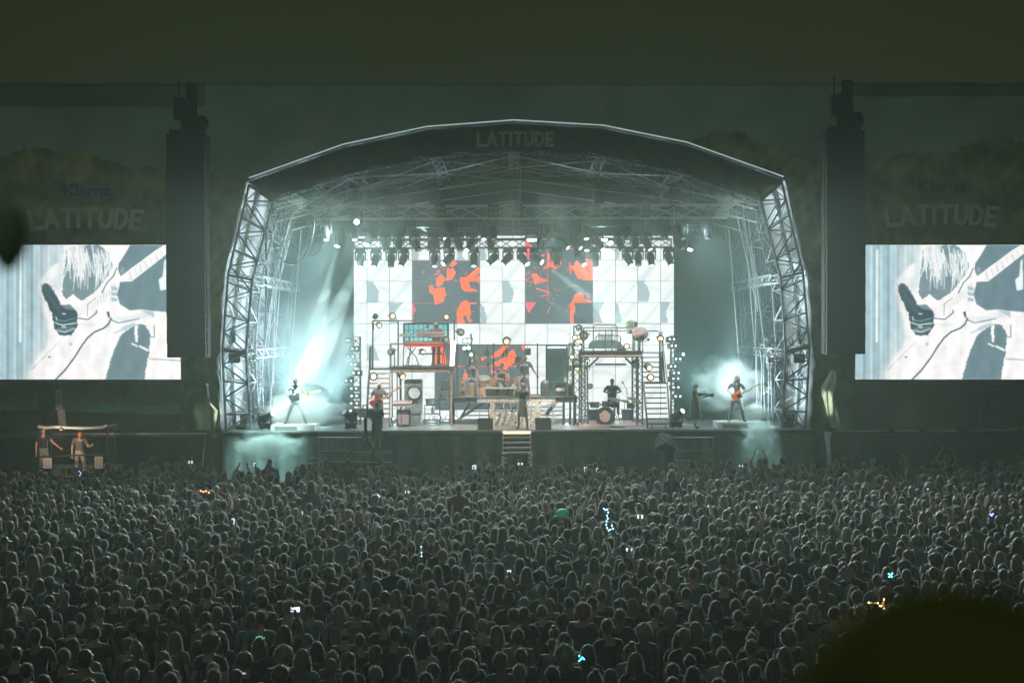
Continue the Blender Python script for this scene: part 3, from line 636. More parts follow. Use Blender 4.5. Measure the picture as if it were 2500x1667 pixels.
for sd, xs in (('left', (440, 545)), ('right', (1974, 2080))):
    cloth_strip([(xs[0], xs[1], 850), (xs[0], xs[1], 900), (xs[0], xs[1], 960), (xs[0], xs[1], 1050)], 50.6, 'wing_curtain', 'green printed curtain between the %s tower and the %s screen' % (sd, sd), mat('green_print_cloth', (.07, .13, .07), .85, 0, .6, 1.6))

# ================================================================ haze
b = MB(); b.bx(-9.6, 9.6, 50.9, 59.7, DZ + .004, 10.5)
o = b.build('stage_haze', mat_volume('stage_haze_air', (.60, .95, 1.0), .014, .25)); o['kind'] = 'stuff'; o['label'] = 'thin teal haze filling the inside of the stage'
b = MB(); b.bx(-82, 82, -22, 102, -1.5, 17.5)
o = b.build('haze', mat_volume('haze_air', (.80, .96, .82), .0024, .45)); o['kind'] = 'stuff'
# ================================================================ trusses and stage lights
def spot(parent, loc, target, energy, col=(.85, .97, 1), size=30, blend=.4, rad=.08):
    l = bpy.data.lights.new('spot_light', 'SPOT'); l.energy = energy; l.color = col; l.specular_factor = 1; l.spot_size = math.radians(size); l.spot_blend = blend; l.shadow_soft_size = rad
    o = bpy.data.objects.new('spot_light', l); COL.objects.link(o); loc = Vector(loc); o.location = loc; o.rotation_euler = (Vector(target) - loc).to_track_quat('-Z', 'Y').to_euler()
    if parent: o.parent = parent; o.location = loc - org(parent)
    return o
ORD = ['leftmost', 'second', 'third', 'fourth', 'fifth', 'sixth', 'seventh', 'eighth', 'ninth', 'tenth', 'eleventh', 'twelfth', 'thirteenth', 'fourteenth', 'fifteenth', 'sixteenth', 'seventeenth', 'eighteenth', 'nineteenth', 'twentieth']
def nth(i): return 'leftmost' if i == 0 else ORD[i] + ' from left'
def htruss(name, label, x0, x1, y0, y1, Y, dep, n, m=M_steel):
    a = P(x0, (y0 + y1) / 2, Y); c = P(x1, (y0 + y1) / 2, Y); h = (y1 - y0) / S(Y) - .06; zc = (a.z + c.z) / 2
    b = MB(); b.truss((a.x, Y + dep / 2, zc), (c.x, Y + dep / 2, zc), dep, h, n, .032)
    t = thing(name, label, 'lighting truss', (0, Y, zc), 'lighting trusses'); b.build('truss_frame', m, t)
    b = MB()   # hanging cables and safety loops, cable bundle along the truss
    b.tube([(a.x + .1, Y + dep / 2, zc + h / 2 + .03), (c.x - .1, Y + dep / 2, zc + h / 2 + .03)], .05, 6)
    for k in range(n // 2):
        x = a.x + (c.x - a.x) * (k + .5) / (n // 2); b.tube([(x, Y, zc - h / 2), (x + .15, Y, zc - h / 2 - .16), (x + .4, Y, zc - h / 2)], .012, 4)
    b.build('cables', M_black, t)
    b = MB()
    for f in (.08, .5, .92):
        x = a.x + (c.x - a.x) * f; b.tube([(x, Y + dep / 2, zc + h / 2), (x, Y + dep / 2, zc + h / 2 + 1.6)], .015, 4)
    b.build('hoist_chain', M_alu, t)
    return t, zc - h / 2
YA, YM, YT = 52.6, 54.6, 56.2
tA, zA = htruss('lighting_truss', 'long front lighting truss spanning the stage just under the roof', 765, 1778, 499, 534, YA, .55, 17, M_alu)
tM, zM = htruss('lighting_truss', 'middle lighting truss hanging behind the front one', 815, 1720, 552, 574, YM, .45, 22)
tT, zT = htruss('lighting_truss', 'low truss hanging across the top edge of the video wall', 864, 1640, 583, 606, YT, .4, 26)
for i, x in enumerate((812, 955, 1075, 1205, 1262, 1450, 1572)):
    c = P(x, 515, YA - .06); t = thing('blinder_lamp', nth(i) + ' of the dark four-lens blinders fixed to the front lighting truss', 'stage light', c, 'blinders on the front truss'); b = MB(); b.bx(c.x - .2, c.x + .2, YA - .1, YA + .1, c.z - .24, c.z + .24); b.build('housing', mat('blinder_black', (.012, .014, .016), .6, 0, .1), t)
    for u in (-.09, .09):
        for v in (-.11, .11): b = MB(); b.lathe([(.001, 0), (.075, 0), (.065, .02), (.001, .03)], (c.x + u, YA - .12, c.z + v), 'Y', 10); b.build('lens', mat('blinder_lens', (.3, .33, .33), .2, .3, 0), t)
# hoist motors and boxes above the front truss
for i, (x0, x1, y0, y1) in enumerate(((1048, 1075, 452, 500), (1452, 1476, 446, 500), (1640, 1660, 445, 503), (858, 874, 440, 478))):
    a = P(x0, y0, YA); c = P(x1, y1, YA); b = MB(); b.bx(a.x, c.x, YA + .1, YA + .5, c.z, a.z - .25); b.lathe([(.02, 0), (.2, .02), (.22, .2), (.08, .26)], ((a.x + c.x) / 2, YA + .3, a.z - .25)); b.tube([((a.x + c.x) / 2, YA + .3, a.z), ((a.x + c.x) / 2, YA + .3, a.z + 1.2)], .02, 5); b.bx(a.x - .06, c.x + .06, YA + .05, YA + .1, a.z - .32, a.z - .27)
    single(b, 'chain_hoist', M_black, nth([1, 2, 3, 0][i]) + ' of the four black hoists above the front lighting truss', 'hoist', 'hoists above the front truss')
# ---- moving head fixture
M_lens_off = mat('dim_lens', (.35, .4, .42), .15, 0, 0); M_lens_on = mat('lit_lens', (.9, .9, .9), .3, 0, 0, emit=(.85, .98, 1), es=28)
M_lens_half = mat('half_lit_lens', (.9, .9, .9), .3, 0, 0, emit=(.85, .98, 1), es=1.6)
M_fix = mat('fixture_black', (.014, .017, .02), .45, 0, .15)
def make_head(mlens, nm='moving_head_light'):
    t = thing(nm, 'x', 'stage light')
    b = MB(); b.box((0, 0, -.13), (.40, .26, .13)); b.box((0, 0, -.05), (.5, .05, .03)); b.tube([(-.13, 0, 0), (-.13, 0, -.08)], .03, 6); b.tube([(.13, 0, 0), (.13, 0, -.08)], .03, 6); b.build('base', M_fix, t)
    b = MB()
    for s_ in (-1, 1): b.prism([(s_ * .225, -.09, -.18), (s_ * .225, .09, -.18), (s_ * .215, .06, -.52), (s_ * .215, -.06, -.52)], (-s_ * .04, 0, 0))
    b.box((0, 0, -.215), (.46, .16, .04)); b.build('yoke', M_fix, t)
    b = MB(); b.lathe([(.02, .20), (.11, .19), (.155, .12), (.165, .0), (.155, -.12), (.125, -.22), (.13, -.36), (.10, -.37)], (0, 0, 0), n=12)
    h = b.build('head', M_fix, t, True); h.location = (0, 0, -.43)
    b = MB(); b.lathe([(.001, -.362), (.098, -.362), (.098, -.378), (.001, -.385)], (0, 0, 0), n=12); b.build('lens', mlens, h)
    return t
PROTO = {0: make_head(M_lens_off), 1: make_head(M_lens_on), 2: make_head(M_lens_half)}
used = set()
def head(x, Y, z, tgt, lit, label, group, floor=False):
    p = PROTO[lit]
    if lit in used: o = dup(p)
    else: o = p; used.add(lit)
    o.location = (x, Y, z); ORG[o.name] = Vector((x, Y, z)); o['label'] = label; o['group'] = group
    if floor: o.rotation_euler = (math.pi, 0, 0)
    hd = [c for c in o.children if c.name.startswith('head')][0]
    piv = Vector((x, Y, z + (.43 if floor else -.43))); d = (Vector(tgt) - piv).normalized(); q = (-d).to_track_quat('Z', 'Y')
    if floor: q = Euler((math.pi, 0, 0)).to_quaternion().inverted() @ q
    hd.rotation_mode = 'QUATERNION'; hd.rotation_quaternion = q
    return o, piv + d * .42
random.seed(11)
# pixel x of each fixture; (dx,dz) aim of the head in the picture, lit state
A_row = [(792, .1, -1, 2), (862, .1, -1, 2), (910, .1, -.8, 0), (999, .3, -.8, 0), (1099, .1, -.8, 0), (1179, 0, -1, 2), (1201, .1, -1, 0), (1325, .1, -1, 0), (1348, 0, -1, 0), (1427, .1, -1, 2), (1527, .2, -.7, 0), (1620, 0, -.8, 0), (1664, .1, -1, 0), (1725, 0, -1, 0)]
for i, (x, dx, dz, lit) in enumerate(A_row):
    p = P(x, 0, YA); head(p.x, YA + .1, zA - .04, (p.x + dx * 5, YA - 2, zA + dz * 5), lit, nth(i) + ' of the moving lights under the front lighting truss', 'moving lights on the front truss')
# bright flare lamp at the left end of the front truss
p = P(870, 535, YA)
o, q = head(p.x, YA - .1, P(870, 512, YA).z, (0, 20, 4), 1, 'blazing white moving light aimed at the crowd near the front truss left end', 'moving lights on the front truss')
spot(o, q + Vector((0, -.05, 0)), (0, 22, 2), 900, size=60, blend=1)
M_row = [(938, .15, -1, 0), (971, 0, -.8, 0), (1010, .5, -1, 0), (1055, -.6, -1, 0), (1062, .1, -.6, 0), (1091, -.1, -.6, 0), (1116, .3, -1, 0), (1150, -.6, -1, 2), (1196, 0, -.8, 0), (1317, 0, -.8, 0), (1368, .8, -.8, 2), (1400, .7, -.8, 2), (1430, 0, -1, 2), (1457, .6, -1, 2), (1510, .3, -1, 0), (1549, 0, -.8, 0), (1576, .4, -1, 2), (1655, .3, -.7, 0), (1688, -.3, -1, 1)]
for i, (x, dx, dz, lit) in enumerate(M_row):
    p = P(x, 0, YM); o, q = head(p.x, YM + .05, zM + .12, (p.x + dx * 5, YM - 2, zM + dz * 5), lit, nth(i) + ' of the moving lights under the middle lighting truss', 'moving lights on the middle truss')
T_row = [(879, 0, -1, 2), (917, -.2, -1, 2), (954, 0, -.9, 0), (984, -.3, -1, 2), (1060, 0, -1, 2), (1095, -.7, -.8, 1), (1155, 0, -1, 2), (1203, -.7, -.8, 2), (1238, -.6, -.8, 2), (1272, .55, -.8, 1), (1303, .75, -.6, 1), (1356, 0, -.8, 0), (1412, .5, -.9, 1), (1450, 0, -.8, 0), (1528, .4, -1, 2), (1554, 0, -.8, 0), (1584, .1, -1, 2), (1628, .25, -1, 2)]
TB = {}
for i, (x, dx, dz, lit) in enumerate(T_row):
    p = P(x, 0, YT); o, q = head(p.x, YT - .25, zT + .0, (p.x + dx * 5, YT - 2.2, zT + dz * 5), lit, nth(i) + ' of the moving lights hanging before the top of the video wall', 'moving lights above the video wall'); TB[i] = (o, q, dx, dz)
# visible beams from the low row: narrow cones grazing just in front of the wall
for i, e, ln in ((5, 5000, 1), (9, 3500, 1), (10, 9000, 1), (12, 2500, 1)):
    o, q, dx, dz = TB[i]; spot(o, q, q + Vector((dx * 5, -2.2, dz * 5)), e * 4, (.75, 1, .93), size=9, blend=.5, rad=.04)
# the strong beam left of the wall and its lower neighbour
p = P(828, 560, 54.5); o, q = head(p.x, 54.5, p.z + .1, P(776, 790, 53.2), 1, 'brightly lit moving light throwing the strong beam left of the video wall', 'moving lights on the middle truss')
spot(o, q, P(776, 790, 53.2), 60000, (.86, 1, .95), size=11, blend=.25, rad=.05)
p = P(905, 560, 55.4); o, q = head(p.x, 55.4, p.z + .1, P(770, 860, 52.8), 1, 'lit moving light at the left end above the video wall, aimed down at left guitarist', 'moving lights on the middle truss')
spot(o, q, P(762, 890, 52.4), 75000, (.88, 1, .97), size=13, blend=.4, rad=.05)
for (xs, tx, e) in ((840, 735, 26000), (1745, 1800, 15000)):  # added low spots with no fixture, brighten the smoke from behind
    spot(o, P(xs, 1030, 56), P(tx, 985, 51.5), e, (.78, 1, .97), 22, .8, .12)
spot(tA, (-6.0, 49.4, 11.0), P(735, 1000, 51.4), 60000, (.72, 1, .98), 18, .7, .15); spot(tA, (7.0, 49.4, 11.0), P(1815, 985, 51.4), 15000, (.72, 1, .98), 18, .7, .15)  # added overhead spots with no fixture, brighten the smoke on the risers
spot(tA, (-6.5, 47.5, 11.5), P(650, 1095, 49.3), 30000, (.60, .98, .95), 20, .9, .15); spot(tA, (7.6, 47.5, 11.5), P(1855, 1070, 49.4), 16000, (.60, .98, .95), 12, .9, .15)  # likewise added, for the smoke spilling down the stage front
# strip lamps
for i, (x0, x1, y) in enumerate(((1287, 1310, 587), (1468, 1482, 587), (1083, 1100, 583))):
    a = P(x0, y, 55.6); c = P(x1, y, 55.6); t = thing('strip_light', ('left', 'right', 'far left')[i] + ' glowing white strip lamp on the low truss', 'stage light', (a + c) / 2, 'strip lamps')
    b = MB(); b.bx(a.x - .05, c.x + .05, 55.6, 55.75, a.z - .06, a.z + .1); b.build('housing', M_fix, t); b = MB(); b.bx(a.x, c.x, 55.57, 55.6, a.z - .035, a.z + .06); b.build('tube', mat('lit_tube', (.9, .9, .9), .3, 0, 0, emit=(.85, 1, 1), es=9), t)
# spots without fixtures: washes added for the set, rim lights toward the crowd
for i, (x, ty, e, col) in enumerate(((-6.2, 52, 4200, (.75, .95, 1)), (-3.2, 53, 8000, (1, .84, .74)), (0, 51.6, 9500, (1, .85, .74)), (3.2, 53, 6000, (1, .92, .86)), (6.8, 52, 3800, (.75, .95, 1)))):
    spot(tA, (x * .9, 49.6, 11.2), (x, ty, DZ + .5), e, col, 44, .6, .15)
for i, x in enumerate((-7.4, -6.1, -4.7, -3.4, -2.0, -.7, .7, 2.0, 3.4, 4.7, 6.1, 7.4)):
    spot(tA, (x, 50.7, 11.0), (x * 2.1, 28, 1.0), 3700, (.84, 1, .97), 52, .8, .15)
for sx in (-1, 1):  # added fill spots with no fixture, brighten tower skins, roof and side haze
    spot(tA, (sx * 6.5, YA, zA - .4), (sx * 11.5, 54, 7), 7000, (.80, .93, 1), 100, .6, .2)
    spot(tA, (sx * 7.5, 51.2, DZ + 1.2), (sx * 10.8, 51.5, 6), 6500, (.80, .93, 1), 110, .6, .2)
    spot(tA, (sx * 3.5, YM, zM), (sx * 4.0, 54, 14), 800, (.62, .92, 1), 110, .8, .2)
    spot(tA, (sx * 8.2, 57.5, DZ + .6), (sx * 7.4, 53, 5.5), (9000 if sx < 0 else 2200), (.62, .95, 1), 64, .9, .2)
# greenish spots added in front of the torn flaps, without fixtures
spot(tA, P(590, 960, 48.0) , P(520, 1005, 49.6), 260, (.88, 1, .80), 26, .5); spot(tA, P(1950, 960, 48.0), P(2024, 985, 49.6), 260, (.92, 1, .80), 26, .5)
# black cable loop at left of front truss
q = lambda u, v: P(500 + u / 3.136, 280 + v / 3.136, YA - .2)
b = MB(); b.tube([q(*k) for k in ((835, 790), (832, 880), (815, 970), (780, 1060), (740, 1110), (690, 1140), (650, 1146), (600, 1120), (560, 1080), (530, 1010), (505, 930), (498, 880), (480, 868), (468, 880), (468, 1500), (462, 1900))], .04, 6)
b.tube([q(*k) for k in ((925, 960), (890, 1030), (830, 1085), (760, 1080), (690, 1020), (640, 940), (610, 850), (600, 700))], .018, 5)
single(b, 'cable_loop', M_black, 'thick black cable drooping in a loop from the left end of the front truss', 'cable')
# ================================================================ people
M_pskin = mat('skin', objcol=True, rough=.5, var=.05); M_pcloth = mat('cloth', objcol=True, rough=.85, var=.15, scale=14, sheen=.5)
M_phair = mat('hair', objcol=True, rough=.42, var=.3, scale=40, sheen=1.0, spec=.8)
M_strand = mat('hair_strands', objcol=True, rough=.4, var=0, sheen=1.0)
M_trous = mat('dark_trousers', (.03, .035, .05), .85, 0, .2); M_shoe = mat('shoes', (.03, .03, .03), .5, 0, .1); M_eye = mat('eyes_dark', (.03, .02, .02), .3, 0, 0); M_lip = mat('lips', (.30, .10, .08), .5, 0, 0)
BASE = dict(pelvis=(0, 0, .94), spine=(0, .01, 1.10), chest=(0, 0, 1.29), neck=(0, .0, 1.45), head=(0, -.015, 1.58),
            shL=(.18, 0, 1.395), elL=(.235, .03, 1.12), wrL=(.25, -.04, .88), haL=(.25, -.06, .80), hiL=(.09, 0, .88), knL=(.10, -.015, .49), anL=(.105, .015, .085), toL=(.12, -.15, .03))
for k in list(BASE):
    if k.endswith('L'): v = BASE[k]; BASE[k[:-1] + 'R'] = (-v[0], v[1], v[2])
RAD = dict(pelvis=(.145, .11), spine=(.125, .095), chest=(.155, .11), neck=(.056, .058), head=(.062, .07), sh=(.062, .062), el=(.043, .043), wr=(.028, .026), ha=(.036, .024), hi=(.092, .092), kn=(.058, .058), an=(.040, .042), to=(.042, .028))
EDG = [('pelvis', 'spine'), ('spine', 'chest'), ('chest', 'neck'), ('neck', 'head')]
for s_ in 'LR': EDG += [('chest', 'sh' + s_), ('sh' + s_, 'el' + s_), ('el' + s_, 'wr' + s_), ('wr' + s_, 'ha' + s_), ('pelvis', 'hi' + s_), ('hi' + s_, 'kn' + s_), ('kn' + s_, 'an' + s_), ('an' + s_, 'to' + s_)]
REG = {}
def bake_body(name, J=None, fat=1.0, sleeves='short', legs='long', fingers=True, skirt=False, headtilt=0, headturn=0, curl=.5, vest=False):
    """J overrides joints. Faces local -Y. returns dict with meshes: body, shirt; head centre"""
    Q = {k: Vector(v) for k, v in BASE.items()}
    if J:
        for k, v in J.items(): Q[k] = Vector(v)
    names = list(Q); me = bpy.data.meshes.new('t'); me.from_pydata([Q[k] for k in names], [(names.index(a), names.index(b)) for a, b in EDG], [])
    o = bpy.data.objects.new('t', me); COL.objects.link(o); o.modifiers.new('s', 'SKIN'); sv = me.skin_vertices[0].data if me.skin_vertices else None
    if sv is None:
        bpy.context.view_layer.objects.active = o; bpy.ops.mesh.customdata_skin_add(); sv = me.skin_vertices[0].data
    for i, k in enumerate(names):
        r = RAD.get(k) or RAD[k[:-1]]; f = fat if k in ('pelvis', 'spine', 'chest') else (1 + (fat - 1) * .5); sv[i].radius = (r[0] * f, r[1] * f); sv[i].use_root = (k == 'pelvis')
    ss = o.modifiers.new('u', 'SUBSURF'); ss.levels = 1; ss.render_levels = 1
    dg = bpy.context.evaluated_depsgraph_get(); dg.update(); ev = bpy.data.meshes.new_from_object(o.evaluated_get(dg)); bpy.data.objects.remove(o)
    V = np.array([v.co[:] for v in ev.vertices]); faces = [tuple(p.vertices) for p in ev.polygons]; Nn = np.array([v.normal[:] for v in ev.vertices])
    # region by nearest bone
    cen = np.array([V[list(f)].mean(0) for f in faces]); best = np.full(len(faces), 1e9); bid = np.zeros(len(faces), int); tt = np.zeros(len(faces))
    for bi, (a, b) in enumerate(EDG):
        A_, B_ = np.array(Q[a]), np.array(Q[b]); d = B_ - A_; t = np.clip(((cen - A_) @ d) / (d @ d), 0, 1); dist = np.linalg.norm(cen - A_ - t[:, None] * d, axis=1); rr = RAD.get(a) or RAD[a[:-1]]; dist = dist - .5 * rr[0]
        k = dist < best; best[k] = dist[k]; bid[k] = bi; tt[k] = t[k]
    reg = []
    for i in range(len(faces)):
        a, b = EDG[bid[i]]; k = (a.rstrip('LR'), b.rstrip('LR')); t = tt[i]
        if k in (('pelvis', 'spine'), ('spine', 'chest')): r = 'top' if (k[0] == 'spine' or t > .25) else 'leg'
        elif k[0] == 'chest' and k[1] == 'neck': r = 'top' if t < .55 else 'skin'
        elif k == ('chest', 'sh'): r = 'top'
        elif k == ('sh', 'el'): r = 'skin' if sleeves == 'none' else ('top' if (sleeves == 'long' or t < .62) else 'skin')
        elif k == ('el', 'wr'): r = 'top' if sleeves == 'long' else 'skin'
        elif k[0] == 'pelvis' or k == ('hi', 'kn'): r = 'leg' if not (legs == 'bare' and k == ('hi', 'kn') and t > .5) else 'skin'
        elif k == ('kn', 'an'): r = 'leg' if legs == 'long' else 'skin'
        elif k == ('an', 'to'): r = 'shoe'
        else: r = 'skin'
        reg.append(r)
    mb = MB(); mi = {'skin': 0, 'top': 0, 'leg': 1, 'shoe': 2}
    mb.add(V, []); 
    for f, r in zip(faces, reg): mb.f.append(f); mb.m.append(mi[r])
    hc = Q['head'] + Vector((0, -.008, .022)); M = Euler((math.radians(headtilt), 0, math.radians(headturn))).to_matrix()
    # head: egg with nose, ears, eyes, mouth
    n0 = len(mb.v); mb.ell(hc, (.076, .096, .117), 14, 10, M, 0)
    for i in range(n0, len(mb.v)):
        v = M.inverted() @ (Vector(mb.v[i]) - hc)
        if v.z < 0: f = 1 + v.z * 2.1; v.x *= max(.55, f); v.y = v.y * (1 + v.z * (1.2 if v.y > 0 else .4))
        mb.v[i] = tuple(M @ v + hc)
    L_ = lambda x, y, z: hc + M @ Vector((x, y, z))
    mb.ell(L_(0, -.100, -.018), (.013, .018, .026), 6, 5, M, 0)
    for s_ in (-1, 1):
        mb.ell(L_(s_ * .077, .008, -.005), (.010, .02, .032), 6, 5, M, 0); mb.ell(L_(s_ * .031, -.086, .010), (.014, .012, .009), 6, 4, M, 3); mb.ell(L_(s_ * .031, -.092, .028), (.018, .007, .005), 6, 4, M, 3)
    mb.ell(L_(0, -.089, -.058), (.024, .010, .008), 6, 4, M, 4)
    if fingers:
        for s_ in 'LR':
            wv, hv = Q['wr' + s_], Q['ha' + s_]; d = (hv - wv).normalized(); side = d.cross(Vector((0, 1, 0)) if abs(d.y) < .8 else Vector((0, 0, 1))).normalized(); nrm = side.cross(d).normalized(); 
            if s_ == 'R': pass
            for k in range(4):
                b0 = hv + d * .025 + side * (-.027 + .018 * k); L = (.062, .072, .068, .054)[k]; bend = curl * (1 + .1 * k)
                p1 = b0 + (d * math.cos(bend * .7) + nrm * math.sin(bend * .7)) * L * .5; p2 = p1 + (d * math.cos(bend * 1.8) + nrm * math.sin(bend * 1.8)) * L * .5; mb.tube([b0, p1, p2], [.0095, .0085, .0065], 5, mi=0)
            tb = hv + side * -.03 - d * .02; mb.tube([tb, tb - side * .03 + d * .03, tb - side * .032 + d * .055 + nrm * .012], [.011, .010, .008], 5, mi=0)
    def mk(nm, v, f, ms, m=None):
        me = bpy.data.meshes.new(nm); me.from_pydata([tuple(x) for x in v], [], f)
        for k in ms: me.materials.append(k)
        if m is not None: me.polygons.foreach_set('material_index', m)
        me.polygons.foreach_set('use_smooth', [True] * len(f)); me.update(); return me
    out = {'body': mk(name + '_body', mb.v, mb.f, [M_pskin, M_trous, M_shoe, M_eye, M_lip], mb.m), 'hc': hc, 'M': M, 'Q': Q}
    sel = [f for f, r in zip(faces, reg) if r == 'top']; ids = sorted({i for f in sel for i in f}); mp = {i: j for j, i in enumerate(ids)}
    sv_ = []
    for i in ids:
        v = V[i] + Nn[i] * (.012 + .004 * math.sin(V[i][2] * 60 + V[i][0] * 40)); sv_.append(v)
    out['top'] = mk(name + '_top', sv_, [tuple(mp[i] for i in f) for f in sel], [M_pcloth])
    if skirt:
        p = Q['spine']; h = [Q['hiL'], Q['hiR']]; mid = (Q['knL'] + Q['knR']) / 2; b = MB(); b.tube([p + Vector((0, 0, .02)), Q['pelvis'], (h[0] + h[1]) / 2 - Vector((0, 0, .08)), mid + Vector((0, 0, .12)), mid - Vector((0, 0, skirt))], [.135, .165, .185, .20, .215], 14, False)
        ks = mk(name + '_skirt', b.v, b.f, [M_pcloth]); out['skirt'] = ks
    ev.name = 'unused'; return out
def noise3(v, s=1.0): return math.sin(v[0] * 37 * s + 1.3) * math.sin(v[1] * 41 * s + .7) * math.sin(v[2] * 33 * s + 2.1)
def hair_mesh(kind, seed=0):
    "local to the head centre, face towards -Y"
    r = random.Random(seed * 17 + hash(kind) % 1); b = MB()
    def shell(rx, ry, rz, c, cut, amp, n=16, k=11):
        o = len(b.v); mb = MB(); mb.ell(c, (rx, ry, rz), n, k); vs = []
        for v in mb.v:
            d = Vector(v) - Vector(c); f = 1 + amp * (noise3(v, .9) + .6 * noise3(v, 2.1) + .35 * r.uniform(-1, 1)); vs.append(Vector(c) + d * f)
        fs = []
        for f in mb.f:
            ce = sum((vs[i] for i in f), Vector()) / len(f)
            if cut(ce): fs.append(f)
        b.add(vs, fs)
    back = lambda c: not (c.y < -.045 and c.z < .062) and not (c.z < -.075) and not (c.y < -.01 and c.z < .0)
    def strands(N, rad, c, ln, w, down=0, zmin=-.08):
        for _ in range(N):
            th = r.uniform(0, 6.28); ph = math.acos(r.uniform(-.3, 1)); d = Vector((math.sin(ph) * math.cos(th), math.sin(ph) * math.sin(th), math.cos(ph)))
            p = Vector(c) + Vector((d.x * rad[0], d.y * rad[1], d.z * rad[2]))
            if not back(p) or p.z < zmin or (d.y > .62 and d.z < .72): continue
            t = d.cross(Vector((r.uniform(-1, 1), r.uniform(-1, 1), r.uniform(-1, 1)))).normalized(); l = ln * r.uniform(.4, 1.2)
            e1 = p + (d * .6 + t * .5) * l * .6 + Vector((0, 0, -down * l * .5)); e2 = e1 + (d * .3 + t * .6 + Vector((0, 0, -down * 1.2))) * l * .5; s_ = d.cross(t).normalized() * w
            b.add([p - s_, p + s_, e1 + s_ * .8, e1 - s_ * .8, e2], [(0, 1, 2, 3), (3, 2, 4)], 1)
    if kind == 'short':
        shell(.086, .104, .112, (0, .012, .018), back, .05); strands(420, (.086, .104, .112), (0, .012, .018), .030, .0048)
    elif kind == 'crop':
        shell(.080, .100, .110, (0, .006, .014), back, .015); strands(300, (.08, .1, .11), (0, .006, .014), .014, .0045)
    elif kind == 'smooth': shell(.086, .10, .118, (0, .008, .010), lambda c: True, .0, 24, 16)
    elif kind == 'curly':
        shell(.122, .13, .135, (0, .03, .02), lambda c: not (c.y < -.055 and c.z < .055), .16, 20, 13); strands(420, (.118, .126, .130), (0, .03, .02), .055, .0055, 0, -.12)
    elif kind in ('long', 'wavy'):
        shell(.092, .108, .116, (0, .012, .018), lambda c: not (c.y < -.05 and c.z < .06), .05)
        n = 15; L = .40 if kind == 'long' else .33; k = 9; vs = []
        for j in range(k):
            t = j / (k - 1); rx = .092 + .028 * math.sin(min(t * 2.2, 1.57)) + (.02 * t if kind == 'wavy' else -.015 * t); ry = .098 - .02 * t
            for i in range(n):
                th = math.radians(-32 + 244 * i / (n - 1)); wv = 1 + .07 * math.sin(i * 2.3 + j * (1.3 if kind == 'wavy' else .3)) + r.uniform(-.03, .03)
                vs.append((rx * wv * math.cos(th), .018 + ry * wv * math.sin(th), .045 - t * L + r.uniform(-.012, .012) - (r.uniform(0, .05) if j == k - 1 else 0)))
        b.add(vs, [(j * n + i, j * n + i + 1, (j + 1) * n + i + 1, (j + 1) * n + i) for j in range(k - 1) for i in range(n - 1)])
        strands(420, (.094, .11, .118), (0, .012, .018), .038, .0048, .8)
        for _ in range(220):
            th = math.radians(r.choice([r.uniform(-40, 22), r.uniform(158, 220)])); z = .03 - r.random() * (L - .05); x, y = .112 * math.cos(th), .02 + .1 * math.sin(th); w = .004
            b.add([(x - w, y, z), (x + w, y, z), (x * 1.12, y * 1.1, z - .05), (x * 1.16 + r.uniform(-.02, .02), y * 1.1, z - .10)], [(0, 1, 2), (1, 3, 2)], 1)
    elif kind == 'bun':
        shell(.086, .104, .112, (0, .012, .016), back, .04); mb = MB(); mb.ell((r.uniform(-.01, .01), .05, .135), (.045, .045, .042), 10, 7); b.add([Vector(v) * (1 + .1 * noise3(v, 2)) for v in mb.v], mb.f); strands(380, (.088, .104, .112), (0, .012, .016), .032, .0048)
    elif kind == 'tail':
        shell(.086, .104, .112, (0, .012, .016), back, .04); b.tube([(0, .10, .05), (0, .15, .03), (.0, .165, -.06), (.01, .15, -.2), (0, .14, -.26)], [.02, .03, .033, .025, .006], 8); strands(380, (.088, .104, .112), (0, .012, .016), .03, .0048)
    elif kind == 'cap':
        shell(.090, .108, .108, (0, .008, .022), lambda c: c.z > .03, .0); b.lathe([(.09, 0), (.094, .004), (.093, .012)], (0, -.055, .035), sx=.95, sy=1.15, n=14); shell(.084, .100, .10, (0, .012, .0), lambda c: c.y > .0 and c.z > -.08 and c.z < .05, .03)
    elif kind == 'hat':
        shell(.092, .110, .12, (0, .008, .03), lambda c: c.z > .03, .01); b.lathe([(.10, 0), (.155, -.012), (.16, -.006), (.10, .008)], (0, .008, .045), n=18)
    elif kind == 'bald':
        shell(.079, .099, .08, (0, .008, -.02), lambda c: c.y > .02 and -.05 < c.z < .02, .02)
    me = bpy.data.meshes.new('hair_' + kind); me.from_pydata([tuple(v) for v in b.v], [], b.f); me.materials.append(M_phair); me.materials.append(M_strand); me.polygons.foreach_set('material_index', [1 if k == 1 else 0 for k in b.m]); me.polygons.foreach_set('use_smooth', [True] * len(b.f)); me.update(); return me
HAIR = {}
def hair(kind, seed=0):
    if (kind, seed) not in HAIR: HAIR[kind, seed] = hair_mesh(kind, seed)
    return HAIR[kind, seed]
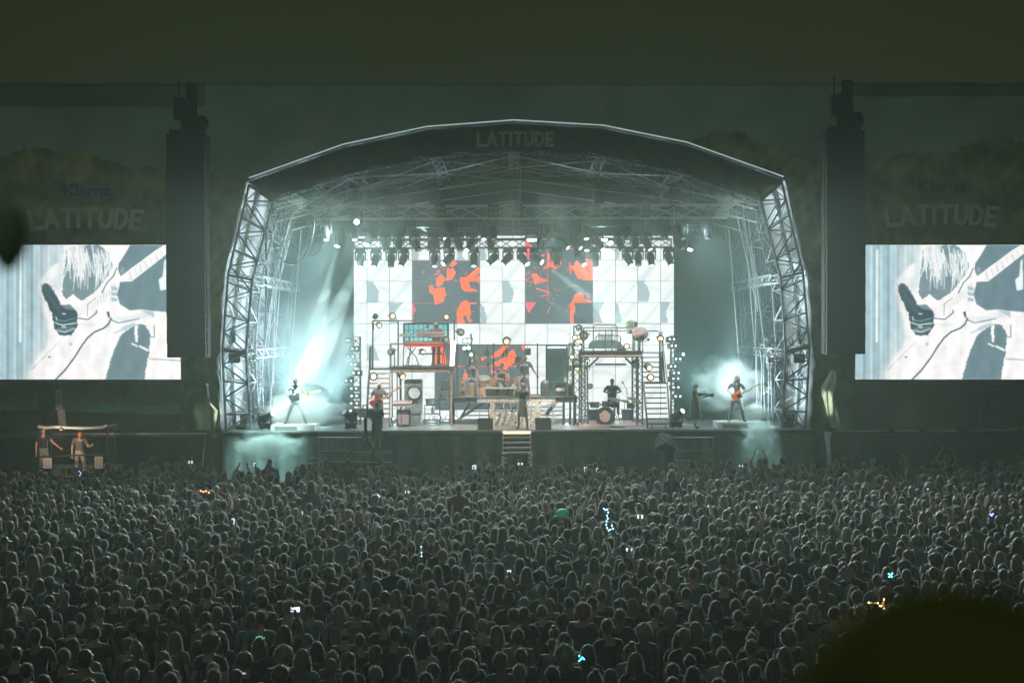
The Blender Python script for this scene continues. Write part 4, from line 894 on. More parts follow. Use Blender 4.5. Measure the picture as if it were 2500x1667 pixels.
def person(T, hk, loc, rotz, label, group=None, skin=(.45, .28, .2), top=(.03, .03, .035), hairc=(.04, .03, .02), scale=1.0, seed=0, legcol=None, cat='person'):
    o = bpy.data.objects.new('person', T['body']); COL.objects.link(o); o.location = loc; o.rotation_euler = (0, 0, rotz); o.scale = (scale,) * 3; o.color = (*skin, 1); tag(o, label, cat, group); ORG[o.name] = Vector(loc)
    c = bpy.data.objects.new('top', T['top']); COL.objects.link(c); c.parent = o; c.color = (*top, 1)
    if 'skirt' in T: s = bpy.data.objects.new('skirt', T['skirt']); COL.objects.link(s); s.parent = o; s.color = (*(legcol or top), 1)
    if hk:
        h = bpy.data.objects.new('cap' if hk in ('cap', 'hat') else 'hair', hair(hk, seed)); COL.objects.link(h); h.parent = o; h.location = T['hc']; h.rotation_euler = T['M'].to_euler(); h.color = (*hairc, 1)
    if legcol and 'skirt' not in T:
        # individual trouser colour: a child shell over the legs
        key = T['body'].name
        if key not in REG:
            me = T['body'].copy(); bm = bmesh.new(); bm.from_mesh(me); bmesh.ops.delete(bm, geom=[f for f in bm.faces if f.material_index != 1], context='FACES')
            bm.normal_update()
            for v in bm.verts: v.co += v.normal * .008
            bm.to_mesh(me); bm.free(); me.materials.clear(); me.materials.append(M_pcloth); me.polygons.foreach_set('material_index', [0] * len(me.polygons)); REG[key] = me
        s = bpy.data.objects.new('trousers', REG[key]); COL.objects.link(s); s.parent = o; s.color = (*legcol, 1)
    return o
# ================================================================ crowd
rc = random.Random(5)
UP = dict(elR=(-.27, -.05, 1.62), wrR=(-.16, -.14, 1.86), haR=(-.14, -.16, 1.94))
UP2 = dict(UP, elL=(.27, -.05, 1.62), wrL=(.10, -.16, 1.88), haL=(.07, -.17, 1.95))
FWD = dict(elR=(-.22, -.1, 1.15), wrR=(-.08, -.28, 1.22), haR=(-.05, -.33, 1.26), elL=(.22, -.1, 1.15), wrL=(.08, -.28, 1.2), haL=(.05, -.33, 1.24))
CT = [bake_body('stand', None), bake_body('wide', None, 1.16), bake_body('slim', None, .88), bake_body('lean', dict(head=(.03, -.02, 1.575), neck=(.012, 0, 1.45), shL=(.19, 0, 1.38), shR=(-.175, 0, 1.41))), bake_body('clasp', FWD), bake_body('fold', dict(FWD), 1.1, headturn=22), bake_body('turn', None, 1.0, headturn=-35)]
CT_UP = bake_body('oneup', UP); CT_UP2 = bake_body('twoup', UP2)
A_ = [(100,575,'long'),(205,635,'long'),(315,612,'short'),(385,645,'long'),(470,550,'curly'),(625,475,'curly'),(80,675,'long'),(260,690,'long'),(325,765,'curly'),(495,795,'short'),(600,730,'long'),(715,705,'cap'),(850,735,'short'),(930,755,'long'),(1075,715,'wavy'),(1140,660,'short','b'),(1290,730,'short'),(1385,740,'short'),(1545,825,'short'),(1757,755,'bald','b'),(1915,790,'bald'),(1740,690,'long'),(1915,685,'short'),(2080,675,'short'),(2230,655,'short'),(2215,790,'curly'),(1980,840,'short'),(2150,905,'long'),(1760,920,'short','g'),(1955,905,'short'),(1410,905,'short'),(335,845,'short'),(445,935,'short','g'),(620,920,'short'),(715,950,'long'),(780,940,'short'),(955,978,'short'),(125,935,'curly'),(670,1040,'crop','g'),(880,1055,'short'),(950,1065,'short'),(1035,1090,'short'),(1245,1040,'long'),(1155,1050,'short'),(1385,1085,'short'),(1465,1050,'short'),(1695,1085,'short'),(1760,1075,'short'),(2100,1035,'short'),(2290,1040,'long'),(895,1130,'short'),(1180,1220,'long','y'),(1420,1235,'curly'),(1100,1350,'long','y'),(890,1460,'short'),(1760,1255,'long'),(1910,1320,'curly'),(2150,1280,'wavy'),(2040,1335,'long'),(1900,1455,'curly'),(1440,1470,'short'),(250,1190,'short'),(640,1180,'short'),(300,1035,'long'),(60,1200,'short'),(430,1330,'short'),(640,1420,'long'),(180,1430,'short')]
B_ = [(40,1010,'short'),(115,1020,'short'),(250,990,'long'),(380,935,'long'),(300,1090,'short'),(375,1080,'short'),(250,790,'long'),(105,775,'long'),(30,835,'short'),(245,700,'curly','y'),(170,755,'short'),(510,695,'short','b'),(590,785,'long'),(660,770,'long'),(755,712,'short'),(690,660,'short'),(815,785,'long'),(855,655,'long'),(945,700,'short'),(1020,620,'short'),(955,605,'short'),(945,750,'long'),(1075,750,'long'),(1040,840,'short'),(1145,840,'cap','B'),(1025,895,'long'),(620,930,'short'),(690,925,'short'),(770,955,'long'),(625,975,'bald'),(600,1020,'crop','B'),(880,990,'short'),(865,1085,'long'),(840,1070,'long'),(965,1040,'bun'),(960,1130,'crop','gb'),(850,1215,'long'),(1200,1195,'short'),(1170,1060,'short'),(1245,1050,'short'),(1375,1035,'short'),(1365,890,'bun'),(1430,915,'long'),(1595,940,'long'),(1635,1030,'curly','r'),(1765,935,'short'),(1700,980,'short'),(1810,1130,'short'),(1715,710,'long'),(1885,725,'long'),(1805,760,'short'),(2045,725,'long'),(1365,775,'long'),(1260,780,'long'),(1525,755,'curly'),(1565,810,'long'),(1940,875,'short'),(1995,915,'long'),(2155,780,'short'),(2195,645,'short','s'),(2100,930,'short'),(2190,960,'short'),(2235,930,'short'),(1985,990,'long'),(2125,1035,'short'),(2050,1170,'curly','g'),(1960,1300,'bun'),(1515,1315,'curly'),(1430,1450,'short'),(1225,1435,'short'),(865,1415,'curly','y'),(460,1375,'long'),(240,1310,'wavy','r'),(240,1450,'short'),(55,1355,'long'),(55,1485,'short'),(630,1430,'short'),(870,1325,'short'),(1085,1355,'short'),(1720,1485,'bun'),(2250,1430,'short'),(1900,1060,'short')]
C_ = [(70,670,'short'),(120,735,'long'),(185,815,'short'),(280,815,'long'),(295,690,'short'),(445,680,'short'),(565,670,'short'),(690,715,'short'),(655,675,'short'),(445,770,'long'),(430,865,'short'),(610,815,'long'),(690,850,'short'),(660,905,'short'),(580,610,'long','g'),(670,560,'curly','g'),(705,600,'long'),(850,630,'short'),(910,665,'curly'),(980,680,'long'),(1135,615,'short'),(1190,690,'long'),(935,780,'short'),(970,845,'short'),(1200,935,'short'),(1400,775,'long'),(1515,740,'curly'),(1530,795,'short'),(1490,600,'short'),(1540,670,'curly'),(1750,640,'short'),(1870,650,'long'),(1820,780,'long'),(1930,785,'short'),(2010,795,'long'),(2180,755,'short'),(2180,790,'short'),(1445,945,'long'),(1440,1055,'curly','g'),(1385,910,'long','r'),(1225,1035,'short'),(1110,1015,'short'),(1045,1050,'short'),(810,1030,'short'),(825,1085,'short'),(810,1130,'long'),(590,1030,'short'),(500,990,'curly'),(465,935,'short'),(375,995,'short'),(395,1070,'short'),(255,1005,'long'),(195,960,'long'),(40,920,'short'),(110,1150,'long'),(485,1270,'short'),(290,1320,'short'),(345,1420,'wavy'),(90,1450,'long'),(520,1440,'short'),(720,1320,'long'),(730,1205,'curly'),(820,1435,'short'),(980,1300,'long'),(1120,1350,'short'),(1265,1265,'long','g'),(1280,1290,'long'),(1670,870,'long'),(1720,875,'short'),(1680,975,'short')]
HGT = 1.72
def ground_of(x, y, h):
    yr = (y - CY) + ROLL * (x - CX); xr = (x - CX) - ROLL * (y - CY); d = F * (CZ - h) / yr; return xr / F * d, d
ppl = []   # x, y(depth), scale, hair, flag, arm
for off, L in ((0, A_), (830, B_), (1660, C_)):
    for e in L:
        sc_ = rc.uniform(.95, 1.05) * (.96 if e[2] in ('long', 'wavy', 'bun') else 1.0); px, py = off + e[0] / 2.765, 1100 + (e[1] + 4) / 2.765; x, d = ground_of(px, py, (HGT + .01) * sc_); ppl.append([x, d, sc_, e[2], e[3] if len(e) > 3 else '', 0])
grid = {}
def gk(x, y): return (int(math.floor(x / .6)), int(math.floor(y / .6)))
def near(x, y, r):
    a, b = gk(x, y)
    for i in (-1, 0, 1):
        for j in (-1, 0, 1):
            for q in grid.get((a + i, b + j), ()):
                if (q[0] - x) ** 2 + ((q[1] - y) * .82) ** 2 < r * r: return True
    return False
for p in ppl: grid.setdefault(gk(p[0], p[1]), []).append(p)
ntr = len(ppl)
# people just in front of the barrier who stand taller, arms up etc. (orig px of the head top)
SPEC = [(657, 1113, 'bald', '', 0), (590, 1150, 'short', '', 2), (502, 1140, 'short', '', 1), (794, 1120, 'short', '', 0), (930, 1108, 'short', 'K', 0), (1367, 1116, 'short', 'R', 0), (1170, 1131, 'long', '', 0), (1780, 1122, 'crop', '', 0), (1865, 1118, 'short', '', 0), (2040, 1122, 'long', 'R', 0), (2130, 1118, 'cap', 'C', 0), (2203, 1121, 'curly', '', 0), (2310, 1110, 'short', '', 2), (2485, 1111, 'short', '', 0), (1855, 1165, 'long', '', 2), (2165, 1172, 'wavy', 'P', 0), (1945, 1132, 'wavy', 'P', 0), (2225, 1140, 'wavy', 'P', 0), (470, 1150, 'short', '', 1), (430, 1290, 'short', '', 2), (1480, 1275, 'curly', 'b', 0), (1855, 1160, 'long', 'S', 2), (2205, 1150, 'short', 'S', 0), (850, 1160, 'short', 'S', 0), (760, 1220, 'long', 'S', 1), (1120, 1230, 'short', 'S', 0), (1640, 1190, 'wavy', 'S', 1), (1835, 1290, 'short', '', 1), (1525, 1300, 'bun', 'b', 0), (1455, 1340, 'short', '', 1)]
for (px, py, hk, fl, arm) in SPEC:
    sc_ = 1.0; x, d = ground_of(px, py, HGT * sc_)
    if d > 47.3: sc_ = min(1.12, (CZ - ((py - CY) + ROLL * (px - CX)) / F * 46.6) / HGT); d = 46.6; x = (px - CX) / F * d
    p = [x, d, sc_, hk, fl, arm]; ppl.append(p); grid.setdefault(gk(x, d), []).append(p)
PH = [(721, 1487, 22, 12, 'largest lit phone, held sideways in the lower left crowd'), (569, 1272, 7, 14, 'upright lit phone in the left crowd midfield'), (736, 1252, 7, 8, 'small lit phone right of centre left crowd, above big hair'), (465, 1128, 11, 6, 'sideways phone held high before the left skirt end'), (622, 1134, 6, 9, 'phone held up left of the bald man at the front'), (993, 1185, 7, 4, 'small dim phone front crowd left of centre'), (994, 1201, 10, 6, 'bright sideways phone left of centre, near the front'), (1095, 1181, 4, 8, 'thin bright upright phone near the front, left of centre'), (1287, 1193, 6, 5, 'small bright phone near the front at centre'), (1429, 1145, 6, 10, 'left of two upright phones at the front right of centre'), (1458, 1147, 5, 10, 'right of two upright phones at the front right of centre'), (1158, 1140, 9, 10, 'phone at the front left of the stair'), (1563, 1261, 14, 9, 'bright sideways phone right of the blue fairy lights'), (1536, 1341, 15, 7, 'sideways phone in midfield right of centre'), (1243, 1394, 10, 6, 'phone at waist height in the centre midfield'), (1809, 1137, 10, 4, 'sideways phone at the front right'), (1732, 1235, 9, 4, 'dim sideways phone in the right midfield'), (1850, 1238, 9, 5, 'dim bluish phone in the right midfield'), (2265, 1198, 4, 12, 'thin upright phone in the far right crowd'), (1270, 1132, 12, 5, 'phone at the foot of the front stair')]
def phone_d(x, y): return min(max(F * (CZ - 1.93) / max(60, (y - CY) + ROLL * (x - CX)), 17), 46.5)
for e in PH:
    d = phone_d(e[0], e[1]); c = P(e[0], e[1], d); far = d > 26; p = [c.x - .15, d - .17, 1.0 if c.z < 2.05 else c.z / 1.95, rc.choice(['short', 'long', 'wavy', 'crop']), 'H', 1]
    ppl[:] = [q for q in ppl if (q[0] - p[0]) ** 2 + (q[1] - p[1]) ** 2 > .09]
    ppl.append(p)
grid.clear()
for p in ppl: grid.setdefault(gk(p[0], p[1]), []).append(p)
tries = 0
while tries < 42000:
    tries += 1
    d = math.sqrt(rc.uniform(15.6 ** 2, 47.0 ** 2)); x = rc.uniform(-1, 1) * (d * .395 + .8)
    if d > 46.0 + .8 * math.sin(x * .9): continue
    r = .40 if d > 30 else (.44 if d > 22 else .50)
    if near(x, d, r * rc.uniform(.95, 1.25)): continue
    hk = rc.choices(['short', 'crop', 'long', 'wavy', 'curly', 'bun', 'tail', 'cap', 'bald', 'hat'], [34, 10, 22, 7, 6, 4, 3, 5, 5, 1])[0]
    p = [x, d, rc.gauss(.985, .055) * (.97 if hk in ('long', 'wavy') else 1), hk, '', 1 if rc.random() < .035 else (2 if rc.random() < .015 else 0)]
    if d < 24: p[5] = 0
    ppl.append(p); grid.setdefault(gk(x, d), []).append(p)
inview = lambda p: abs(p[0]) < .372 * p[1] + .1
order = sorted([p for p in ppl if inview(p) and (CZ - 1.72 * p[2]) / p[1] * F + CY < 1675], key=lambda p: p[1])
indiv = order[:278]; ids = {id(p) for p in indiv}; rest = [p for p in ppl if id(p) not in ids and (p[1] > indiv[-1][1] - 6) and p[1] > 17.2]
print('crowd', len(ppl), 'rest', len(rest), 'individual to', indiv[-1][1])
HC = {'dark': (.035, .026, .02), 'brown': (.09, .055, .035), 'fair': (.17, .12, .07), 'grey': (.20, .20, .20), 'red': (.25, .06, .03)}
TC = {'black': (.012, .013, .014), 'charcoal': (.05, .055, .06), 'navy': (.03, .05, .09), 'grey': (.16, .17, .18), 'olive': (.07, .075, .045), 'maroon': (.10, .03, .03), 'blue': (.13, .22, .30), 'pale': (.36, .38, .38), 'teal': (.05, .11, .11)}
SK = [(.42, .26, .19), (.50, .33, .25), (.30, .18, .12), (.16, .09, .06)]
def colours(p):
    f = p[4]; hc = rc.choices(['dark', 'brown', 'fair', 'grey'], [42, 33, 17, 8])[0]; tc = rc.choices(['black', 'charcoal', 'navy', 'grey', 'olive', 'maroon', 'blue', 'pale', 'teal'], [30, 18, 12, 10, 7, 6, 8, 3, 4])[0]
    if 'g' in f: hc = 'grey'
    if 'y' in f: hc = 'fair'
    if 'r' in f: hc = 'red'
    if 'b' in f or 'B' in f: tc = 'blue'
    if 's' in f: tc = 'grey'
    if 'R' in f: tc = 'maroon'; hc = 'red'
    return hc, tc
HN = dict(short='short %s hair', crop='close-cropped %s hair', long='long straight %s hair', wavy='long wavy %s hair', curly='bushy %s curls', bun='%s hair in a bun', tail='%s ponytail', cap='a %s cap', hat='a %s brimmed hat', bald='a bald head')
recs = []
for p in indiv:
    hc, tc = colours(p); band = 0 if p[1] < 18.6 else 1 if p[1] < 20.6 else 2 if p[1] < 22.6 else 3; hn = HN[p[3]]; hn = hn % hc if '%s' in hn else hn; recs.append((p, hc, tc, hn, band))
BN = ['along bottom edge', 'in second band up', 'in third band up', 'in fourth band up']
cnt = {}
for r in sorted(recs, key=lambda r: r[0][0] / r[0][1]): cnt.setdefault((r[3], r[2], r[4]), []).append(r)
for (hn, tc, band), L in cnt.items():
    for i, (p, hc, _, _, _) in enumerate(L):
        px = p[0] / p[1]; third = 'left' if px < -.12 else 'right' if px > .12 else 'middle'
        lab = 'person with %s, %s top, %s' % (hn, tc, BN[band])
        if len(L) == 1: lab += ', ' + third
        else: lab = '%s from left with %s and %s top %s' % (('first' if i == 0 else ORD[i]), hn, tc, BN[band])
        T = rc.choice(CT) if p[5] == 0 else (CT_UP if p[5] == 1 else CT_UP2)
        person(T, p[3], (p[0], p[1], 0), math.pi + (0 if 'H' in p[4] else rc.uniform(-.45, .45)), lab, 'audience standing in the field', rc.choice(SK), TC[tc], HC[hc] if p[3] not in ('cap', 'hat') else rc.choice([(.02, .02, .025), (.3, .3, .3)]), p[2] * 1.0, rc.randint(0, 2))
# ---- the rest of the crowd as one mass
def lowpoly(kind, arm, armpts=None):
    b = MB(); cl = []
    def done(c): cl.extend([c] * (len(b.v) - len(cl)))
    b.lathe([(.10, 0), (.11, .5), (.15, .85), (.145, 1.05), (.175, 1.25), (.20, 1.36), (.165, 1.41), (.085, 1.45)], n=10, sy=.62); done(0)
    b.lathe([(.055, 1.42), (.055, 1.55)], n=7); b.ell((0, .01, 1.60), (.075, .095, .115), 8, 6); done(1)
    for s_ in (-1, 1): b.tube([(s_ * .18, 0, 1.38), (s_ * .24, -.02, 1.12), (s_ * .22, .05, .95)], [.062, .045, .035], 5); 
    done(0)
    if arm >= 1: b.tube([(.17, .0, 1.38), (.27, .05, 1.62), (.16, .14, 1.86)], [.05, .04, .028], 5); b.ell((.15, .15, 1.92), (.035, .03, .06), 5, 4)
    if arm >= 2: b.tube([(-.17, .0, 1.38), (-.27, .05, 1.62), (-.10, .16, 1.88)], [.05, .04, .028], 5); b.ell((-.09, .17, 1.94), (.035, .03, .06), 5, 4)
    done(1)
    hm = hair(kind, 0) if kind not in ('long', 'wavy') else hair(kind, 0)
    me = hm; vs = [(-v.co.x, -v.co.y, v.co.z + 1.602) for v in me.vertices]; fs = [tuple(q.vertices) for q in me.polygons]
    # thin the strands: keep every shell face and a third of the strands
    mi_ = [q.material_index for q in me.polygons]; k0 = [f for f, q in zip(fs, mi_) if q == 0]; k1 = [f for f, q in zip(fs, mi_) if q == 1][::3]
    b.add(vs, k0, 1); b.f += [tuple(i + len(b.v) - len(vs) for i in f) for f in k1]; b.m += [2] * len(k1); done(2)
    V = np.array(b.v); Tm = []
    tri = []; mi = []
    for f, m in zip(b.f, b.m):
        for k in range(1, len(f) - 1): tri.append((f[0], f[k], f[k + 1])); mi.append(m)
    return V, np.array(tri), np.array(mi), np.array(cl)
LP = {}
VV = []; TT = []; MM = []; CC = []; off = 0
for p in rest:
    key = (p[3], p[5])
    if key not in LP: LP[key] = lowpoly(*key)
    V, T, m, cl = LP[key]; hc, tc = colours(p); a = math.pi * 0 if 'H' in p[4] else rc.uniform(-.5, .5); ca, sa = math.cos(a), math.sin(a); s_ = p[2]
    wd = rc.uniform(.92, 1.1)
    R_ = np.array([[ca * wd, -sa * wd, 0], [sa, ca, 0], [0, 0, 1]]); W_ = (V @ R_.T) * s_ + np.array([p[0], p[1], .5 if 'S' in p[4] else 0])
    c = np.zeros((len(V), 3)); top = np.array(TC[tc]); hcol = np.array(HC[hc]) if p[3] not in ('cap', 'hat') else np.array(rc.choice([(.02, .02, .02), (.25, .25, .25), (.1, .03, .03)]))
    if 'P' in p[4]: top = np.array((.30, .04, .18)); hcol = np.array((.35, .05, .2))
    if 'C' in p[4]: top = np.array((.3, .5, .6)); hcol = np.array((.1, .45, .6))
    c[cl == 0] = top; c[cl == 1] = rc.choice(SK); c[cl == 2] = hcol
    VV.append(W_); TT.append(T + off); MM.append(m); CC.append(c); off += len(V)
V = np.concatenate(VV); T = np.concatenate(TT); Mi = np.concatenate(MM); Cc = np.concatenate(CC)
M_cc = mat('crowd_cloth', attr='Col', rough=.8, var=0, sheen=.5); M_ch = mat('crowd_hair', attr='Col', rough=.42, var=0, sheen=1.0, spec=.8)
o = npmesh('distant_crowd', V, T, M_cc, None, 'Col', Cc); o.data.materials.append(M_ch); o.data.materials.append(mat('crowd_hair_strands', attr='Col', rough=.4, var=0, sheen=1.0)); o.data.polygons.foreach_set('material_index', Mi.astype(np.int32)); o.data.update()
tag(o, kind='stuff', label='dense dark crowd filling the field between the nearer people and the stage', cat='crowd')
print('crowd verts', len(V))
# ================================================================ set pieces on the stage
def bxp(mb, x0, x1, y0, y1, Y, dep, mi=None):
    a = P(x0, y0, Y); c = P(x1, y1, Y); m = P((x0 + x1) / 2, y0, Y).z; n = P((x0 + x1) / 2, y1, Y).z; return mb.bx(a.x, c.x, Y, Y + dep, n, m, mi)
def tp(mb, pts, Y, r, n=5, dy=None, mi=None):
    return mb.tube([P(x, y, Y + (dy[i] if dy else 0)) for i, (x, y) in enumerate(pts)], r, n, mi=mi)
def T_(name, label, cat, x, y, Y, group=None): return thing(name, label, cat, P(x, y, Y), group)
M_pink = mat('pink_brown_laminate', (.42, .27, .26), .5, 0, .2); M_wood = mat('warm_wood', (.36, .20, .11), .5, 0, .3, 8); M_dwood = mat('dark_wood', (.07, .05, .045), .5, 0, .3, 8)
M_red = mat('red_lacquer', (.55, .03, .02), .25, 0, .05); M_cream = mat('cream_plastic', (.62, .58, .48), .5, 0, .1); M_glow = mat('warm_lamp', (.9, .7, .5), .3, 0, 0, emit=(1, .50, .18), es=5)
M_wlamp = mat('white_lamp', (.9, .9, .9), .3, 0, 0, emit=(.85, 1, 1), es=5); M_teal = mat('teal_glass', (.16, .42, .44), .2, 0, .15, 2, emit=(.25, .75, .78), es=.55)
M_gunm = mat('gunmetal', (.045, .05, .055), .45, .4, .2); M_leather = mat('tan_leather', (.40, .22, .15), .5, 0, .25, 6); M_chrome = mat('chrome', (.6, .6, .62), .2, 1, 0)
# ---- small round lamp (par can) used all over the set
def make_par(m):
    t = thing('round_lamp', 'x', 'stage light'); b = MB(); b.lathe([(.04, .16), (.11, .14), (.14, .02), (.145, -.12), (.13, -.13)], n=12); h = b.build('housing', M_gunm, t, True)
    b = MB(); b.lathe([(.001, -.13), (.085, -.13), (.075, -.145), (.001, -.155)], n=12); b.build('bulb', m, h); b = MB(); b.tube([(-.16, 0, 0), (-.16, 0, .2), (0, 0, .26), (.16, 0, .2), (.16, 0, 0)], .012, 4); b.build('bracket', M_gunm, t); return t
PP = {'w': make_par(M_glow), 'c': make_par(M_wlamp), 'o': make_par(M_lens_off)}; pu = set()
def par(x, y, Y, dx, dz, kind, label, s=1.0, group='round lamps on the set'):
    p = PP[kind]
    if kind in pu: o = dup(p)
    else: o = p; pu.add(kind)
    o.location = P(x, y, Y); o.scale = (s,) * 3; o['label'] = label; o['group'] = group; d = Vector((dx, -1, dz)).normalized(); o.rotation_mode = 'QUATERNION'; o.rotation_quaternion = (-d).to_track_quat('Z', 'Y'); return o
# ---- left tower: deck, stair, rails
YP = 52.6
t = T_('scaffold_platform', 'tall left scaffold platform carrying the keyboard player', 'platform', 1026, 1046, YP)
b = MB(); bxp(b, 952, 1101, 897, 909, YP, 2.0); b.build('deck_fascia', M_rust, t)
b = MB(); bxp(b, 950, 1103, 895, 897.2, YP - .04, 2.1); bxp(b, 901, 951, 899, 903, YP, 1.0); b.build('deck_top', M_gunm, t)
for i, (x, y0, w_, dy) in enumerate(((957, 909, 3, .02), (964, 909, 2.5, 1.0), (969, 909, 3, 1.9), (974, 909, 2, .4), (1101, 850, 5, .02), (1106, 850, 3, 1.0), (1097, 909, 3, 1.9))):
    b = MB(); a = P(x, y0, YP); b.bx(a.x - w_ / S(YP) / 2, a.x + w_ / S(YP) / 2, YP + dy, YP + dy + .07, DZ, a.z); b.build('post', M_steel if i < 4 else M_rust, t)
b = MB(); tp(b, [(911, 783), (1109, 783)], YP + .6, .025); tp(b, [(972, 783), (972, 897)], YP + .6, .03); tp(b, [(1109, 783), (1109, 897)], YP + .6, .03); tp(b, [(910, 783), (910, 899)], YP + .6, .03); tp(b, [(904, 845), (904, 900)], YP + .2, .03); tp(b, [(908, 845), (908, 900)], YP + .3, .02)
tp(b, [(953, 839), (1097, 839)], YP + .02, .025); tp(b, [(954, 839), (954, 897)], YP + .02, .03); tp(b, [(963, 850), (963, 897)], YP + .02, .022); tp(b, [(1020, 863), (1085, 863)], YP + .1, .02); b.build('railing', M_gunm, t)
t = T_('steel_stair', 'open steel stair with pale treads at the left end of the platform', 'staircase', 925, 1040, YP, 'set stairs')
for k, y in enumerate((912, 924, 936, 948, 960.5, 973, 985, 998, 1010, 1022)):
    b = MB(); f = k / 9; bxp(b, 903 - f * 4, 952, y - 1.3, y + 1.3, YP - .1 - f * .8, .26); b.build('tread', M_rust, t)
for (xa, xb) in ((902, 895), (952, 951)):
    b = MB(); a = P(xa, 903, YP); c = P(xb, 1040, YP - 1.0); b.bar(a, c, .05, .16); b.build('stringer', M_gunm, t)
b = MB(); tp(b, [(902, 850), (901, 900), (894, 1008)], YP - .2, .018, dy=(0, 0, -.8)); tp(b, [(912, 790), (912, 700 + 105)], YP + .6, .02); b.build('handrail', M_gunm, t)
# framed window behind the keyboards
t = T_('gridded_window', 'teal gridded window frame standing behind the keyboard player', 'window', 1040, 838, YP + 1.6)
b = MB(); bxp(b, 987, 1093, 791, 838, YP + 1.62, .02); b.build('glass', M_teal, t)
b = MB()
for k in range(10): x = 986 + (1094 - 986) * k / 9; tp(b, [(x, 790), (x, 839)], YP + 1.6, .012 if 0 < k < 9 else .035, 4)
for k in range(4): y = 790 + 49 * k / 3; tp(b, [(986, y), (1094, y)], YP + 1.59, .012 if 0 < k < 3 else .035, 4)
b.build('frame', M_gunm, t)
# keyboards
def keyboard(name, label, x0, x1, y0, y1, Y, m, dep=.32, tilt=.1):
    t = T_(name, label, 'keyboard', (x0 + x1) / 2, y1, Y); a = P(x0, y0, Y); c = P(x1, y1, Y); z0, z1 = c.z, a.z; b = MB()
    b.prism([(a.x, Y, z0), (c.x, Y, z0), (c.x, Y + .02, z0 + (z1 - z0) * .6), (c.x, Y + .02, z0 + (z1 - z0) * .6), (a.x, Y + .02, z0 + (z1 - z0) * .6)], (0, dep, tilt)); bd = b.build('body', m, t)
    b = MB(); n = max(8, int((c.x - a.x) / .045))
    for k in range(n): xx = a.x + .03 + (c.x - a.x - .06) * k / n; b.bx(xx, xx + (c.x - a.x - .06) / n * .85, Y - .012, Y + .11, z0 + (z1 - z0) * .6 + .004, z0 + (z1 - z0) * .6 + .03)
    b.build('keys', M_white, t); b = MB()
    for k in range(6): xx = a.x + .1 + (c.x - a.x - .2) * k / 5; b.lathe([(.018, 0), (.016, .03)], (xx, Y + .2, z1 + .02), n=8)
    b.build('knobs', M_black, t); return t
keyboard('keyboard', 'pink-grey keyboard on the upper tier before the man in the cap', 1017, 1085, 811, 822, YP + .5, M_pink)
keyboard('keyboard', 'long red keyboard on the lower tier of the stand', 985, 1098, 834, 846, YP + .3, M_red, .4)
t = T_('keyboard_stand', 'black tubular stand carrying the two tiers of keyboards', 'stand', 1045, 896, YP + .4); b = MB()
for x in (1000, 1058, 1082): tp(b, [(x, 822), (x + 2, 850), (x - 4, 896)], YP + .55, .025); tp(b, [(x - 8, 896), (x + 8, 896)], YP + .5, .02)
tp(b, [(995, 848), (1015, 870), (1024, 896)], YP + .5, .02); tp(b, [(1015, 848), (995, 875), (992, 896)], YP + .5, .02); tp(b, [(1022, 864), (1085, 864)], YP + .5, .02); tp(b, [(1052, 850), (1085, 864), (1086, 896)], YP + .45, .02)
b.build('tubes', M_gunm, t)
def boxthing(name, label, cat, x0, x1, y0, y1, Y, dep, m, group=None, extra=None, body='body'):
    t = T_(name, label, cat, (x0 + x1) / 2, y1, Y, group); b = MB(); a = P(x0, y0, Y); c = P(x1, y1, Y); W, H = c.x - a.x, a.z - c.z; e = min(W, H) * .06
    b.prism([(a.x + e, Y, c.z), (c.x - e, Y, c.z), (c.x, Y, c.z + e), (c.x, Y, a.z - e), (c.x - e, Y, a.z), (a.x + e, Y, a.z), (a.x, Y, a.z - e), (a.x, Y, c.z + e)], (0, dep, 0)); b.build(body, m, t)
    if extra: extra(t, a, c, Y, W, H)
    return t
def screenface(t, a, c, Y, W, H): b = MB(); b.bx(a.x + W * .1, c.x - W * .1, Y - .012, Y - .003, c.z + H * .15, a.z - H * .12); b.build('display', mat('dull_display', (.35, .45, .42), .4), t)
boxthing('sampler_pad', 'pale tilted sampler pad on a stand left of keyboards', 'sampler', 975, 998, 814, 822, YP + .3, .3, M_cream, extra=screenface)
b = MB(); tp(b, [(987, 822), (986, 840), (984, 896)], YP + .4, .02); tp(b, [(976, 896), (994, 896)], YP + .4, .025); tp(b, [(998, 820), (1024, 806), (1042, 798)], YP + .3, .012); b.ell(P(1043, 797, YP + .3), (.04, .04, .07)); single(b, 'boom_stand', M_gunm, 'microphone boom stand rising beside the pale sampler pad', 'stand')
boxthing('effects_pedals', 'row of small dark effects boxes on the platform at the keyboard player feet', 'effects box', 982, 1030, 892, 896, YP + .1, .3, M_gunm, extra=lambda t, a, c, Y, W, H: [MB().lathe([(.02, 0), (.02, .03)], (a.x + W * (k + .5) / 8, Y + .1, a.z), n=6).build('switch', M_chrome, t) for k in range(8)])
boxthing('effects_pedals', 'pair of small dark boxes at the right end of the keyboard platform', 'effects box', 1052, 1098, 889, 896, YP + .1, .3, M_dwood, extra=lambda t, a, c, Y, W, H: [MB().lathe([(.02, 0), (.02, .03)], (a.x + W * (k + .5) / 5, Y + .1, a.z), n=6).build('switch', M_chrome, t) for k in range(5)])
# bright tubes beside the platform
for i, (x0, x1) in enumerate(((1104, 1101), (1110, 1106))):
    b = MB(); tp(b, [(x0, 832), (x1, 893)], YP - .1, .045, 8); single(b, 'light_tube', mat('warm_tube', (.9, .8, .75), .3, 0, 0, emit=(1, .80, .72), es=3), ('left', 'right')[i] + ' of two pale glowing tubes leaning at the right end of the keyboard platform', 'light tube', 'glowing tubes')
